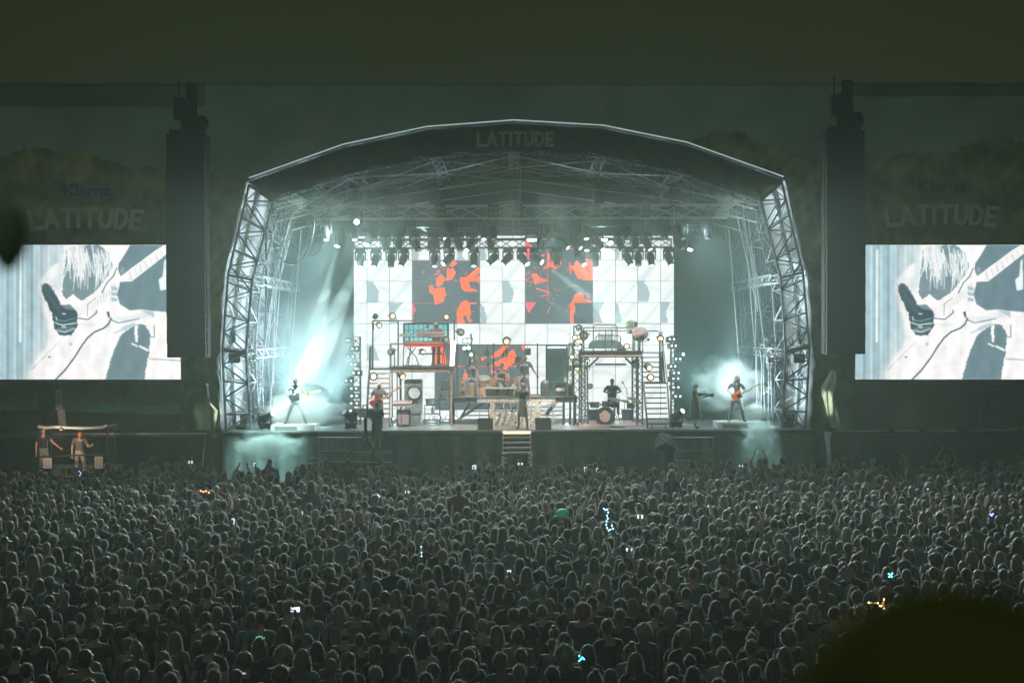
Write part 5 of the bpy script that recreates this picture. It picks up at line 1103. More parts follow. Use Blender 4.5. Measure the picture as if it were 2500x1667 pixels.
# lamps on the left tower
par(957, 771, YP + .6, .3, -.1, 'w', 'glowing warm lamp on top rail, left of the keyboard player', .9)
par(925, 793, YP + .5, .3, -.3, 'w', 'warm lamp hanging under the left end of top rail', .8)
par(916, 773, YP + .5, .3, .4, 'o', 'unlit black lamp at the left end of the top rail', .7)
par(1091, 772, YP + .8, -.1, -.3, 'w', 'brightest warm lamp behind the cap of the keyboard player', .8)
par(956, 858, YP, -.4, -.4, 'o', 'black lamp clamped to the left front post of the keyboard platform', .9)
par(1031, 858, YP + .2, .5, -.4, 'w', 'warm lamp below the red keyboard', .8)
par(1086, 828, YP + .2, .6, -.2, 'o', 'dark lamp at the right end of the red keyboard', 1)
par(1123, 810, YP + .2, .5, -.2, 'o', 'dark lamp on the tall rail right of the keyboard platform', 1)
par(980, 916, YP, .6, -.6, 'w', 'lamp hanging under the deck left corner above the round window cabinet', 1)
par(912, 918, YP - .2, .1, -.1, 'w', 'glowing warm lamp at the top of the left stair', 1.1)
# floor items under left tower
def cabwin(t, a, c, Y, W, H):
    cc = ((a.x + c.x) / 2 + .06, Y - .02, c.z + H * .70); b = MB(); b.lathe([(.28, 0), (.28, .03), (.225, .035), (.225, 0)], cc, 'Y', 24); b.build('ring', M_gunm, t)
    b = MB(); b.lathe([(.001, 0), (.22, 0), (.22, .01), (.001, .02)], (cc[0], Y - .03, cc[2]), 'Y', 24); b.build('porthole', mat('frosted_glass', (.75, .78, .78), .3, 0, .2, 5), t)
    b = MB(); b.bx(a.x + .04, c.x - .04, Y - .012, Y - .002, c.z + H * .46, c.z + H * .475); b.bx(a.x + .04, c.x - .04, Y - .012, Y - .002, c.z + H * .2, c.z + H * .215); b.build('seam', M_black, t)
boxthing('washing_machine_cabinet', 'tall grey cabinet with a round porthole under the keyboard platform', 'cabinet', 987, 1029, 927, 1032, YP + .2, .8, mat('grey_green_paint', (.16, .19, .18), .6, 0, .35, 5), extra=cabwin)
keyboard('organ', 'pink-topped organ on the floor beside the bass player', 959, 1004, 981, 993, YP - .6, M_pink, .5)
boxthing('organ_cabinet', 'mauve-fronted cabinet standing beneath the pink organ', 'amplifier', 968, 1001, 1001, 1040, YP - .5, .5, M_gunm, extra=lambda t, a, c, Y, W, H: MB().bx(a.x + .05, c.x - .05, Y - .015, Y - .003, c.z + .06, a.z - .06).build('grille', mat('mauve_cloth', (.32, .22, .24), .9), t))
b = MB(); tp(b, [(980, 996), (979, 1044)], YP - 1.0, .014); tp(b, [(970, 1045), (990, 1045)], YP - 1.0, .012); b.ell(P(981, 994, YP - 1), (.04, .04, .06), 8, 6); single(b, 'microphone_stand', M_chrome, 'thin chrome microphone stand before the mauve cabinet', 'stand')
def basket(label, x0, x1, y0, y1, Y):
    t = T_('laundry_basket', label, 'basket', (x0 + x1) / 2, y1, Y, 'white plastic baskets'); a = P(x0, y0, Y); c = P(x1, y1, Y); W = c.x - a.x; H = a.z - c.z; b = MB(); n = 9; tpx = W * .08
    for k in range(n + 1):
        f = k / n; b.bar((a.x + W * f, Y, a.z), (a.x + tpx + (W - 2 * tpx) * f, Y + .04, c.z), .022); b.bar((a.x + W * f, Y + .3, a.z), (a.x + tpx + (W - 2 * tpx) * f, Y + .26, c.z), .022)
    b.bx(a.x + tpx, c.x - tpx, Y + .03, Y + .27, c.z - .01, c.z + .03); b.build('mesh_sides', M_white, t); b = MB(); b.bx(a.x - .02, c.x + .02, Y - .02, Y + .02, a.z - .03, a.z + .02); b.bx(a.x - .02, c.x + .02, Y + .28, Y + .32, a.z - .03, a.z + .02); b.bx(a.x - .02, a.x + .02, Y + .021, Y + .279, a.z - .03, a.z + .02); b.bx(c.x - .02, c.x + .02, Y + .021, Y + .279, a.z - .03, a.z + .02); b.build('rim', M_white, t)
basket('white laundry basket on the lower shelf right of the porthole cabinet', 1039, 1071, 975, 989, YP + .6); basket('white laundry basket on the upper shelf right of the porthole cabinet', 1077, 1098, 934, 950, YP + .9)
def shelf(label, x0, x1, ys, yb, Y, m=M_steel):
    t = T_('shelf_rack', label, 'shelf', (x0 + x1) / 2, yb, Y, 'shelf racks'); 
    for y in ys: b = MB(); bxp(b, x0, x1, y, y + 1.5, Y, .5); b.build('shelf', m, t)
    for x in (x0, x1): b = MB(); tp(b, [(x, ys[0]), (x, yb)], Y, .018); tp(b, [(x, ys[0]), (x, yb)], Y + .48, .018); b.build('post', m, t)
shelf('low steel rack holding a white basket under the left platform', 1037, 1073, [989, 1010, 1030], 1036, YP + .55); shelf('taller steel rack holding a white basket near the right post', 1074, 1098, [951, 975, 1000, 1028], 1036, YP + .85)
for i, (x, y, w_, h_) in enumerate(((1056, 1008, 7, 18), (1078, 974, 6, 14), (1091, 974, 7, 12))):
    b = MB(); a = P(x, y, YP + .8); r = w_ / S(YP) / 2; h = h_ / S(YP); b.lathe([(r, 0), (r, h * .6), (r * .4, h * .8), (r * .3, h)], a, n=10); single(b, 'plastic_bottle', M_white, ('white bottle on the middle of the low rack', 'left white bottle on the taller rack', 'right white bottle on the taller rack')[i], 'bottle', 'bottles on the racks')
# ---- back truss uprights and white floor glow lamps
for i, (x, y) in enumerate(((1053, 1019), (1072, 1019), (1093, 1019), (1113, 1020), (960, 1022), (1384, 1018), (1500, 1018), (1514, 1016), (1434, 1010))):
    par(x, y, 54.6, 0, .1, 'c', nth(sorted((1053, 1072, 1093, 1113, 960, 1384, 1500, 1514, 1434)).index(x)) + ' of the white lamps glowing at floor level behind the set', .62, 'white floor lamps behind the set')
for x in (1056, 1090, 1384, 1507, 966): spot(wall, P(x, 1012, 54.3), P(x, 960, 48), 220, (.7, .97, 1), 120, .9, .1)
# ---- vertical lamp towers either side of the LED wall
def lamp_tower(label, X, ytop, L, Y, sgn):
    t = T_('lamp_tower', label, 'lamp tower', X, 1040, Y); b = MB(); a = P(X, ytop, Y); b.truss((a.x, Y + .25, DZ), (a.x, Y + .25, a.z), .3, .3, 9, .022, (0, 1, 0)); b.build('mast', M_steel, t)
    for i, (x, y, w_) in enumerate(L):
        c = P(x, y, Y - .1); b = MB(); Mx = Euler((math.radians(-8), 0, math.radians(-12 * sgn + (i % 3) * 6))).to_matrix(); W = w_ / S(Y); b.box(c, (W, .22, .20), Mx); b.bar((c.x, c.y + .1, c.z), (a.x, Y + .2, c.z), .04); h = b.build('lamp', M_gunm, t)
        b = MB()
        for s_ in (-1, 1): b.lathe([(.001, 0), (.038, 0), (.03, .02), (.001, .03)], Vector(c) + Mx @ Vector((s_ * W * .24, -.115, 0)), 'Y', 10)
        b.build('bulb', mat('tower_bulb', (.9, .9, .9), .3, 0, 0, emit=(.82, 1, 1), es=2.2), h)
lamp_tower('upright mast of white lamps at the left edge of the video wall', 868, 822, [(851, 832, 12), (867, 852, 22), (856, 871, 24), (865, 890, 22), (871, 911, 26), (852, 930, 24), (866, 949, 26), (866, 967, 26), (865, 985, 28), (864, 1003, 26)], 53.6, 1)
lamp_tower('upright mast of white lamps at the right edge of the video wall', 1649, 820, [(1638, 829, 22), (1642, 845, 22), (1652, 877, 24), (1641, 895, 22), (1648, 911, 26), (1646, 925, 28), (1648, 946, 26), (1652, 968, 26)], 53.6, -1)
# ---- centre platform
YC = 53.0
t = T_('centre_platform', 'low central platform with rough plaster front where the singers sit', 'platform', 1255, 1036, YC)
b = MB(); bxp(b, 1165, 1356, 970, 982, YC, 2.4); b.build('plaster_fascia', M_stone, t)
b = MB(); bxp(b, 1102, 1164.6, 970, 982, YC + .02, 2.4); bxp(b, 1356.4, 1409, 970, 982, YC + .02, 2.4); b.build('dark_fascia', M_gunm, t)
b = MB(); bxp(b, 1101, 1410, 968.5, 970, YC - .03, 2.45); b.build('deck_top', M_deck, t)
b = MB(); 
for (x0, y0, x1, y1) in ((1127, 1018, 1197, 973), (1122, 1024, 1147, 984), (1330, 1015, 1353, 982), (1334, 1015, 1358, 982), (1376, 982, 1376, 1036), (1195, 984, 1195, 1036)): b.bar(P(x0, y0, YC + .3), P(x1, y1, YC + .3), .09)
b.build('brace', M_gunm, t)
for i, x in enumerate((1106, 1250, 1316, 1392, 1404)): b = MB(); a = P(x, 982, YC + .4); b.bx(a.x - .04, a.x + .04, YC + .4, YC + .48, DZ, a.z); b.build('leg', M_gunm, t)
b = MB()   # slatted lower back risers
for k in range(4): bxp(b, 1140, 1372, 992 + k * 10, 995 + k * 10, YC + 1.6, .05)
b.build('slat_panel', mat('blue_slats', (.28, .38, .42), .6), t)
# rough sculpted cage below (posts + torn gauze)
b = MB(); r5 = random.Random(4)
for x in (1200, 1206, 1310, 1316): tp(b, [(x, 984), (x + r5.uniform(-3, 3), 1005), (x + 4, 1040)], YC - .1, [.05, .08, .06], 7)
for k in range(60): x = r5.uniform(1203, 1356); y = r5.uniform(990, 1042); tp(b, [(x, y), (x + r5.uniform(-9, 9), y - r5.uniform(2, 12)), (x + r5.uniform(-14, 14), y - r5.uniform(4, 20))], YC - .05, .016, 4)
b.build('gnarled_branches', M_stone, t)
b = MB(); n = 26; vs = []
for j in range(7):
    for i in range(n): x = 1208 + (1310 - 1208) * i / (n - 1); y = 1006 + 34 * j / 6 + (3 * math.sin(i * .9) if j == 0 else 0); v = P(x, y, YC - .35 + .06 * math.sin(i * 1.7 + j)); vs.append(v)
b.add(vs, [(j * n + i, j * n + i + 1, (j + 1) * n + i + 1, (j + 1) * n + i) for j in range(6) for i in range(n - 1) if r5.random() > .12]); b.build('gauze_front', M_stone, t, True)
# ---- furniture on the centre platform
t = T_('sofa', 'tan leather sofa on the central platform behind the beige table', 'sofa', 1220, 969, YC + 1.0)
b = MB(); bxp(b, 1166, 1275, 945, 966, YC + .7, .7); b.build('seat', M_leather, t); b = MB()
for k in range(4): x0 = 1167 + k * 27; a = P(x0, 921, YC + 1.3); c = P(x0 + 26, 948, YC + 1.3); b.ell(((a.x + c.x) / 2, YC + 1.35, (a.z + c.z) / 2), ((c.x - a.x) * .53, .16, (a.z - c.z) * .56), 12, 8)
b.build('backrest', M_leather, t, True)
for s_, x in ((0, 1160), (1, 1278)): b = MB(); b.lathe([(.12, 0), (.13, .4), (.12, .62), (.05, .68)], P(x, 966, YC + 1.0), n=12, sy=2.4); b.build('armrest', M_leather, t, True)
b = MB(); a = P(1179, 925, YC + .9); b.ell(a, (.30, .10, .17), 10, 6, Euler((.2, 0, .1)).to_matrix()); single(b, 'white_cushion', M_white, 'white cushion propped on the left end of the tan sofa', 'cushion', smooth=True)
t = T_('low_table', 'long beige table with bottles before the sofa', 'table', 1226, 968, YC + .3)
b = MB(); bxp(b, 1182, 1272, 946, 949.5, YC + .2, .6); b.build('tabletop', M_cream, t)
for x in (1183.5, 1270): 
    for dy in (.2, .72): b = MB(); bxp(b, x - 1.6, x + 1.6, 949.5, 969, YC + dy, .06); b.build('leg', M_cream, t)
for i, (x, h) in enumerate(((1189, 11), (1195, 9), (1217, 9), (1222, 12), (1226, 8), (1250, 9), (1254, 11), (1257, 8))):
    b = MB(); a = P(x, 946, YC + .45); h_ = h / S(YC); r = .035; b.lathe([(r, 0), (r, h_ * .55), (r * .4, h_ * .75), (r * .4, h_)], a, n=8); single(b, 'drinks_bottle', mat('clear_bottle', (.55, .62, .62), .15, 0, .1), nth(i) + ' of the small bottles on the beige table', 'bottle', 'bottles on the table')
def speakerbox(t, a, c, Y, W, H):
    for f, r in ((.25, .34), (.72, .2)): MB().lathe([(.001, .02), (W * r * .4, .03), (W * r, 0), (W * r * 1.15, 0), (W * r * 1.15, .02)], ((a.x + c.x) / 2, Y - .0, c.z + H * f), 'Y', 14).build('cone', M_black, t)
boxthing('hifi_speaker', 'small wooden loudspeaker at the left end of the central platform', 'loudspeaker', 1123, 1136, 929, 968, YC + .4, .4, M_wood, extra=speakerbox)
boxthing('stool_box', 'pale box the long-haired singer sits on', 'box', 1140, 1158, 934, 968, YC + .5, .4, M_cream, extra=lambda t, a, c, Y, W, H: MB().bx(a.x + .06, c.x - .06, Y - .012, Y - .003, c.z + .06, a.z - .1).build('panel', M_wood, t))
t = T_('armchair', 'round-backed dark armchair right of the central table', 'armchair', 1334, 969, YC + .5); b = MB(); b.lathe([(.19, 0), (.2, .3), (.2, .48), (.16, .6), (.05, .66)], P(1332, 969, YC + .5), n=16, sy=.7); b.build('backrest', M_gunm, t, True); b = MB(); bxp(b, 1324, 1346, 952, 966, YC + .2, .4); b.build('seat', M_gunm, t)
def stove(t, a, c, Y, W, H):
    MB().bx(a.x - .06, c.x + .06, Y - .06, Y + .5, a.z, a.z + .05).build('top_plate', M_black, t)
    for f in (.3, .68): MB().lathe([(.001, 0), (.10, 0), (.10, .02), (.001, .03)], (a.x + W * f, Y - .02, c.z + H * .55), 'Y', 12, sy=.7).build('door_panel', mat('ember_pane', (.5, .35, .32), .4), t)
    for f in (.06, .94): MB().bar((a.x + W * f, Y, c.z + .02), (a.x + W * f, Y - .1, c.z - .0), .05).build('foot', M_black, t)
boxthing('iron_stove', 'black iron stove at the right end of the central platform', 'stove', 1355, 1383, 937, 968, YC + .4, .5, M_black, extra=stove)
boxthing('bedside_cabinet', 'grey bedside cabinet right of the black stove', 'cabinet', 1386, 1399, 937, 968, YC + .4, .4, M_steel, extra=lambda t, a, c, Y, W, H: [MB().bx(a.x + .03, c.x - .03, Y - .015, Y - .003, c.z + H * f, c.z + H * (f + .28)).build('drawer', M_gunm, t) for f in (.05, .36, .67)])
# picture rail with hanging frames
t = T_('picture_rail', 'thin black rail with posts above the central platform', 'rail', 1260, 842, YC + 1.6); b = MB(); tp(b, [(1116, 842), (1404, 842)], YC + 1.6, .022); b.build('rail', M_gunm, t)
for x, y in ((1205, 838), (1312, 838), (1397, 836), (1116, 838)): b = MB(); tp(b, [(x, y), (x, 968)], YC + 1.6, .03); b.build('post', M_gunm, t)
for i, (x0, x1, y0, y1, m) in enumerate(((1135, 1145, 860, 873, M_white), (1148, 1156, 861, 870, M_wood), (1157, 1174.5, 860, 884, M_wood), (1186, 1195, 855, 867, M_wood), (1185, 1194, 884, 895, M_wood), (1228, 1240, 856, 871, M_rust), (1257, 1273, 871, 885, M_dwood), (1281, 1296, 850, 867, M_dwood), (1378, 1395, 892, 906, M_dwood), (1376, 1386, 920, 935, M_wood))):
    t = T_('framed_picture', nth(sorted((1135, 1148, 1157, 1186, 1185, 1228, 1257, 1281, 1378, 1376)).index(x0)) + ' of the small picture frames around the central platform', 'picture frame', (x0 + x1) / 2, y1, YC + 1.5, 'hanging picture frames')
    b = MB(); bxp(b, x0, x1, y0, y1, YC + 1.5, .04); b.build('frame', m, t); w_ = (x1 - x0) * .18
    b = MB(); bxp(b, x0 + w_, x1 - w_, y0 + w_, y1 - w_, YC + 1.488, .01); b.build('picture', mat('pale_picture', (.55, .5, .45), .7, 0, .6, 25) if i < 6 or i == 9 else M_dwood, t); b = MB(); tp(b, [((x0 + x1) / 2, 842 if y0 < 890 else y1), ((x0 + x1) / 2, y0 if y0 < 890 else y1 + 25)], YC + 1.52, .008, 4); b.build('wire', M_black, t)
boxthing('dark_door_panel', 'tall teal door panel standing behind the stove', 'door', 1332, 1387, 843, 962, YC + 2.6, .08, mat('teal_door', (.10, .20, .21), .4, 0, .4, 1), extra=lambda t, a, c, Y, W, H: [MB().bx(a.x + .1, c.x - .1, Y - .02, Y - .004, a.z - .10, a.z - .06).build('lit_edge', mat('lit_tube'), t), MB().bx(a.x - .0, a.x + .05, Y - .03, Y - .004, c.z, a.z).build('frame', M_gunm, t)])
# lamp clusters
for i, (x, y, k, s_) in enumerate(((1137, 832, 'c', .8), (1146, 832, 'c', .8), (1135, 850, 'c', .8), (1145, 849, 'c', .8), (1150, 880, 'c', .8), (1151, 866, 'c', .7))):
    par(x, y, YC + 1.2, -.1, 0, k, ('upper left', 'upper right', 'second row left', 'second row right', 'lowest', 'middle')[i] + ' white lamp of the cluster above the long-haired singer', s_)
par(1237, 831, YC + 1.4, 0, -.3, 'w', 'warm lamp standing on the picture rail above the sofa', 1.1)
b = MB(); tp(b, [(1237, 838), (1237, 880)], YC + 1.4, .015); single(b, 'lamp_bracket', M_gunm, 'thin black bar hanging from the rail under the warm lamp above the sofa', 'bracket'); b = MB(); tp(b, [(1150, 815), (1151, 862)], YC + 1.2, .03); bxp(b, 1131, 1155, 826, 829, YC + 1.2, .1); single(b, 'lamp_bracket', M_gunm, 'black bracket holding the white lamp cluster left of the sofa', 'bracket')
# right mast of mixed lamps between door and tower
t = T_('lamp_mast', 'black ladder mast of mixed lamps left of the bed tower', 'lamp tower', 1408, 1040, 52.4); b = MB(); b.truss(P(1410, 1044, 52.6), P(1410, 795, 52.6), .28, .28, 12, .02, (0, 1, 0)); b.truss(P(1392, 940, 52.6), P(1396, 838, 52.6), .2, .2, 6, .018, (0, 1, 0)); b.build('mast', M_gunm, t)
for i, (x, y, k, s_) in enumerate(((1405, 823, 'w', .8), (1412, 822, 'w', .6), (1412, 833, 'c', .6), (1418, 833, 'c', .6), (1407, 848, 'c', .6), (1416, 847, 'c', .6), (1397, 870, 'w', .7), (1410, 897, 'w', .8), (1413, 798, 'o', .8), (1426, 818, 'o', 1.2), (1410, 885, 'o', 1.3), (1435, 880, 'c', .6), (1436, 896, 'w', .6), (1441, 942, 'o', .7))):
    par(x, y, 52.2, -.2, -.2, k, nth(i) .replace('leftmost', 'first').replace(' from left', '') + ' lamp counted down the mast left of the bed tower', s_)
par(1612, 825, 52.3, 0, -.2, 'w', 'warm lamp on the rail end above the right stair', .9); par(1530, 845, 52.0, -.1, 0, 'w', 'warm lamp on the deck beside the bed', .8); par(1582, 895, 52.0, .4, -.4, 'w', 'warm lamp under the bed deck right corner', 1); par(1587, 921, 52, .1, 0, 'w', 'warm round lamp on the landing of the right stair', 1); par(1550, 888, 52.6, .2, -.2, 'o', 'unlit lamp inside the bed tower upper right', 1.1); par(1666, 864, 53.4, .3, -.2, 'c', 'single bright white lamp right of the right lamp mast', .6)
# ---- right tower with bed
YR = 51.8
t = T_('truss_tower', 'truss-legged tower over the drum kit with a bed on top', 'platform', 1494, 1046, YR)
b = MB(); bxp(b, 1419, 1569, 859.5, 870, YR, 2.2); b.build('deck_fascia', M_pink, t)
b = MB(); bxp(b, 1417, 1571, 857, 859.3, YR - .04, 2.3); bxp(b, 1417, 1571, 870.2, 872.5, YR - .03, 2.25); b.build('deck_top', M_gunm, t)
b = MB(); bxp(b, 1416, 1570, 1037, 1046.5, YR - .1, 2.4); b.build('base_plinth', M_pink, t)
for x in (1427.5, 1562):
    for dy in (.2, 2.0): b = MB(); a = P(x, 872, YR); b.truss((a.x, YR + dy, P(x, 1037, YR).z), (a.x, YR + dy, a.z), .22, .22, 10, .022, (0, 1, 0), .014); b.build('leg', M_steel, t)
b = MB()
for dy in (.1, .9, 2.0):
    for p_ in (((1434, 898), (1461, 873)), ((1554, 900), (1526, 873))): b.bar(P(*p_[0], YR + dy), P(*p_[1], YR + dy), .07)
b.build('knee_brace', M_steel, t); b = MB(); tp(b, [(1453, 889.5), (1529, 889.5)], YR + .3, .04, 6); b.build('cross_bar', M_rust, t)
b = MB()
tp(b, [(1422, 800), (1533, 800)], YR + 1.6, .02); tp(b, [(1422, 808), (1605, 808), (1610, 811), (1610, 933)], YR + .9, .02); tp(b, [(1616, 808), (1617, 933)], YR + .5, .02)
for x in (1421, 1478, 1494, 1569): tp(b, [(x, 801 if x < 1450 else (805 if x < 1500 else 832)), (x, 858)], YR + .1, .02)
tp(b, [(1421, 850), (1545, 850)], YR + .05, .018); tp(b, [(1425, 802), (1425, 858)], YR + .2, .03); b.build('railing', M_gunm, t)
# bed
t = T_('metal_bed', 'metal-framed bed with dark cover on top of the right tower', 'bed', 1480, 856, YR + 1)
b = MB(); tp(b, [(1449, 856), (1449, 797), (1452, 793.5), (1503, 793.5), (1506.5, 797), (1506.5, 856)], YR + 1.6, .022); tp(b, [(1449, 805), (1506, 805)], YR + 1.6, .014)
for x in (1464, 1478, 1493): tp(b, [(x, 805), (x, 830)], YR + 1.6, .010)
b.build('headboard', M_gunm, t); b = MB(); tp(b, [(1455, 850), (1455, 823), (1460, 819), (1510, 819), (1515, 823), (1515, 850)], YR + .9, .02)
for x in (1470, 1485, 1500): tp(b, [(x, 819), (x, 845)], YR + .9, .01)
b.build('footboard', M_gunm, t); b = MB(); n = 20; 
prof_ = [(1440, 850), (1443, 838), (1450, 832), (1470, 830), (1500, 830), (1512, 834), (1519, 842), (1520, 850)]; b.prism([P(x, y, YR + .7) for x, y in prof_][::-1], (0, 1.2, 0)); b.build('bedspread', mat('dark_teal_cloth', (.05, .085, .09), .9, 0, .3, 5, .3), t)
b = MB(); b.prism([P(x, y, YR + 1.3) for x, y in ((1461, 813), (1463, 815), (1478, 816.5), (1493, 815), (1496, 813.5), (1496, 830), (1461, 830))][::-1], (0, .22, 0)); b.build('pillow', mat('grey_pillow', (.30, .34, .33), .9), t)
boxthing('black_cushion', 'black round cushion on the deck beside the bed', 'cushion', 1507, 1528, 848, 857, YR + .3, .4, M_black, extra=lambda t, a, c, Y, W, H: MB().ell(((a.x + c.x) / 2, Y + .2, a.z), (W * .4, .18, .05), 10, 6).build('top', M_black, t))
def tvx(t, a, c, Y, W, H):
    MB().bx(a.x + W * .08, a.x + W * .62, Y - .015, Y - .003, c.z + H * .2, a.z - H * .12).build('tube_face', mat('tv_glass', (.10, .16, .15), .2), t)
    MB().bx(a.x + W * .7, c.x - W * .06, Y - .012, Y - .002, c.z + H * .2, a.z - H * .12).build('controls', M_gunm, t); MB().lathe([(.2, 0), (.12, .25)], ((a.x + c.x) / 2, Y + .48, (a.z + c.z) / 2), 'Y', 8).build('tube_back', M_cream, t)
boxthing('old_television', 'pale green old television on a post above the satellite dish', 'television', 1530, 1556, 785, 800, YR + .6, .45, mat('pale_green_plastic', (.38, .45, .36), .5), extra=tvx)
boxthing('old_radio', 'pale green box under the old television', 'radio', 1532, 1552, 801, 815, YR + .6, .4, mat('pale_green_plastic'), extra=lambda t, a, c, Y, W, H: MB().lathe([(.001, 0), (.06, 0), (.06, .02), (.001, .03)], (a.x + W * .35, Y - .02, c.z + H * .5), 'Y', 12).build('dial', M_gunm, t))
b = MB(); [tp(b, [(x, 816), (x, 857)], YR + .7, .03) for x in (1545, 1549, 1558)]; single(b, 'television_post', mat('green_paint', (.08, .16, .11), .6), 'dark green posts carrying the old television', 'post')
t = T_('satellite_dish', 'round mauve satellite dish with drawn frown facing the crowd', 'satellite dish', 1563, 840, YR + .3); c = P(1563, 816, YR + .3); Mx = Euler((math.radians(8), 0, math.radians(10))).to_matrix(); Mt = Mx @ Matrix.Rotation(math.radians(-12), 3, 'Y')
b = MB(); b.lathe([(.001, .09), (.15, .075), (.27, .02), (.315, -.015), (.32, -.005), (.27, .04), (.15, .095), (.001, .11)], c, 'Y', 28, Mt, sx=1, sy=.86); b.build('dish', mat('mauve_paint', (.38, .27, .26), .6, 0, .2, 5), t, True)
b = MB()
for (u, v) in ((-.17, .04), (.13, .09)): b.ell(c + Mt @ Vector((u, .02, v)), (.03, .02, .05), 8, 6)
b.build('painted_eyes', mat('cream_plastic'), t); b = MB(); b.tube([c + Mt @ Vector((u, .03, v)) for u, v in ((-.14, -.16), (.0, -.11), (.12, -.08))], .012, 5); b.build('painted_mouth', M_dwood, t)
b = MB(); tp(b, [(1565, 834), (1578, 833), (1582, 829)], YR + .1, .015); b.ell(P(1583, 829, YR), (.06, .08, .05), 8, 6); b.tube([c + Vector((0, .1, -.2)), c + Vector((0, .2, -.62))], .03, 6); b.build('feed_arm', M_gunm, t)
# right stairs
t = T_('steel_stair', 'two-flight open steel stair on wheels at the right of the bed tower', 'staircase', 1600, 1045, YR, 'set stairs')
for k, y in enumerate((861, 872.5, 884.5, 896.5, 908.5, 920.5)): b = MB(); bxp(b, 1571, 1617, y - 1.2, y + 1.2, YR + .9 - k * .06, .26); b.build('tread', M_gunm, t)
b = MB(); bxp(b, 1569, 1628, 933, 937, YR + .0, .9); b.build('landing', M_gunm, t)
for k, y in enumerate((946, 959, 971.5, 984, 997, 1010, 1022)): f = k / 6; b = MB(); bxp(b, 1573 + f * 7, 1626 + f * 5, y - 1.2, y + 1.2, YR - .1 - f * .8, .26); b.build('tread', M_gunm, t)
b = MB(); bxp(b, 1581, 1635, 1033, 1036, YR - 1.0, .8); b.build('base_step', M_gunm, t)
for a_, c_, dy in (((1571, 935), (1581, 1045), -.9), ((1629, 937), (1636, 1046), -.9), ((1611, 860), (1617, 933), .2), ((1617, 857), (1623, 933), .6)): b = MB(); b.bar(P(*a_, YR), P(*c_, YR + dy), .05, .12); b.build('stringer', M_gunm, t)
b = MB(); tp(b, [(1616, 812), (1622, 870), (1630, 940), (1637, 1040)], YR + .2, .016, dy=(.4, .2, 0, -1)); tp(b, [(1617, 812), (1612, 812), (1612, 935)], YR + .3, .016); b.build('handrail', M_gunm, t)
for i, x in enumerate((1591, 1626)): b = MB(); b.lathe([(.001, -.03), (.07, -.03), (.07, .03), (.001, .03)], P(x, 1042, YR - 1), 'X', 10); b.build('castor', M_black, t)
# ---- drum kit
YD = 52.5; FL = P(1494, 1037, YR).z
t = T_('drum_kit', 'drum kit with cymbals inside the truss tower', 'drum kit', 1477, 1037, YD); M_shell = mat('dark_drum_shell', (.05, .07, .08), .25, .2, .1); M_cym = mat('cymbal_bronze', (.35, .30, .2), .3, .9, .1)
def drum(x, y, r, h, axis, nm, Y=YD, tilt=None, m=M_shell):
    c = P(x, y, Y); b = MB(); b.lathe([(.001, -h / 2), (r, -h / 2), (r, h / 2), (.001, h / 2)], c, axis, 20, tilt); ob = b.build(nm, m, t); b = MB(); z = h / 2 if axis == 'Z' else h / 2
    b.lathe([(r * 1.0, z - .02), (r * 1.05, z - .02), (r * 1.05, z + .012), (r * .96, z + .012)], c, axis, 20, tilt); b.build('hoop', M_chrome, ob); return ob
ob = drum(1477, 1017, .36, .45, 'Y', 'bass_drum', YD - .3)
b = MB(); c = P(1477, 1017, YD - .56); b.lathe([(.001, 0), (.34, 0), (.34, .01), (.001, .012)], c, 'Y', 24); b.build('front_skin', mat('black_drumskin', (.03, .035, .04), .3), ob)
b = MB(); 
for u, v, r in ((0, .0, .2), (-.13, .08, .08), (.13, .08, .08), (0, .13, .13)): b.lathe([(.001, 0), (r, 0), (r, .008), (.001, .009)], c + Vector((u, -.012 - r * .02, v * .8)), 'Y', 16)
b.build('pale_emblem', mat('pale_pink_paint', (.62, .45, .42), .6), ob)
drum(1446, 1012, .22, .38, 'Z', 'floor_tom', YD - .1); drum(1452, 988, .17, .2, 'Z', 'tom', YD); drum(1480, 986, .16, .2, 'Z', 'tom', YD); drum(1502, 988, .16, .2, 'Z', 'tom', YD); drum(1532, 1012, .23, .38, 'Z', 'floor_tom', YD - .1); drum(1540, 990, .15, .2, 'Z', 'tom', YD)
for (x, y, r) in ((1457, 985, .22), (1437, 984, .18), (1501, 974, .26), (1491, 982, .2), (1546, 973, .25), (1556, 981, .22), (1525, 978, .2)):
    b = MB(); c = P(x, y, YD); b.lathe([(.001, .02), (.03, .02), (r * .5, .01), (r, -.01), (r * .5, .0), (.001, .01)], c, n=18, M=Euler((.25, .15, 0)).to_matrix()); ob = b.build('cymbal', M_cym, t); b = MB(); b.tube([c, (c.x, YD + .1, FL)], .012, 5); b.build('cymbal_stand', M_chrome, ob)
b = MB(); tp(b, [(1520, 933), (1530, 950), (1533, 1000)], YD + .3, .012); tp(b, [(1519, 931), (1521, 936)], YD + .3, .03); tp(b, [(1435, 1037), (1435, 985), (1440, 980)], YD - .5, .012); tp(b, [(1512, 1037), (1512, 970), (1506, 964)], YD - .4, .012); b.build('microphone_stands', M_gunm, t)
spk = boxthing('stage_box', 'dark patch box on the floor before the drum kit', 'box', 1490, 1526, 1041, 1048, 51.2, .3, M_gunm, extra=lambda t, a, c, Y, W, H: [MB().lathe([(.02, 0), (.02, .02)], (a.x + W * (k + .5) / 6, Y - .02, c.z + H * .5), 'Y', 6).build('socket', M_chrome, t) for k in range(6)])
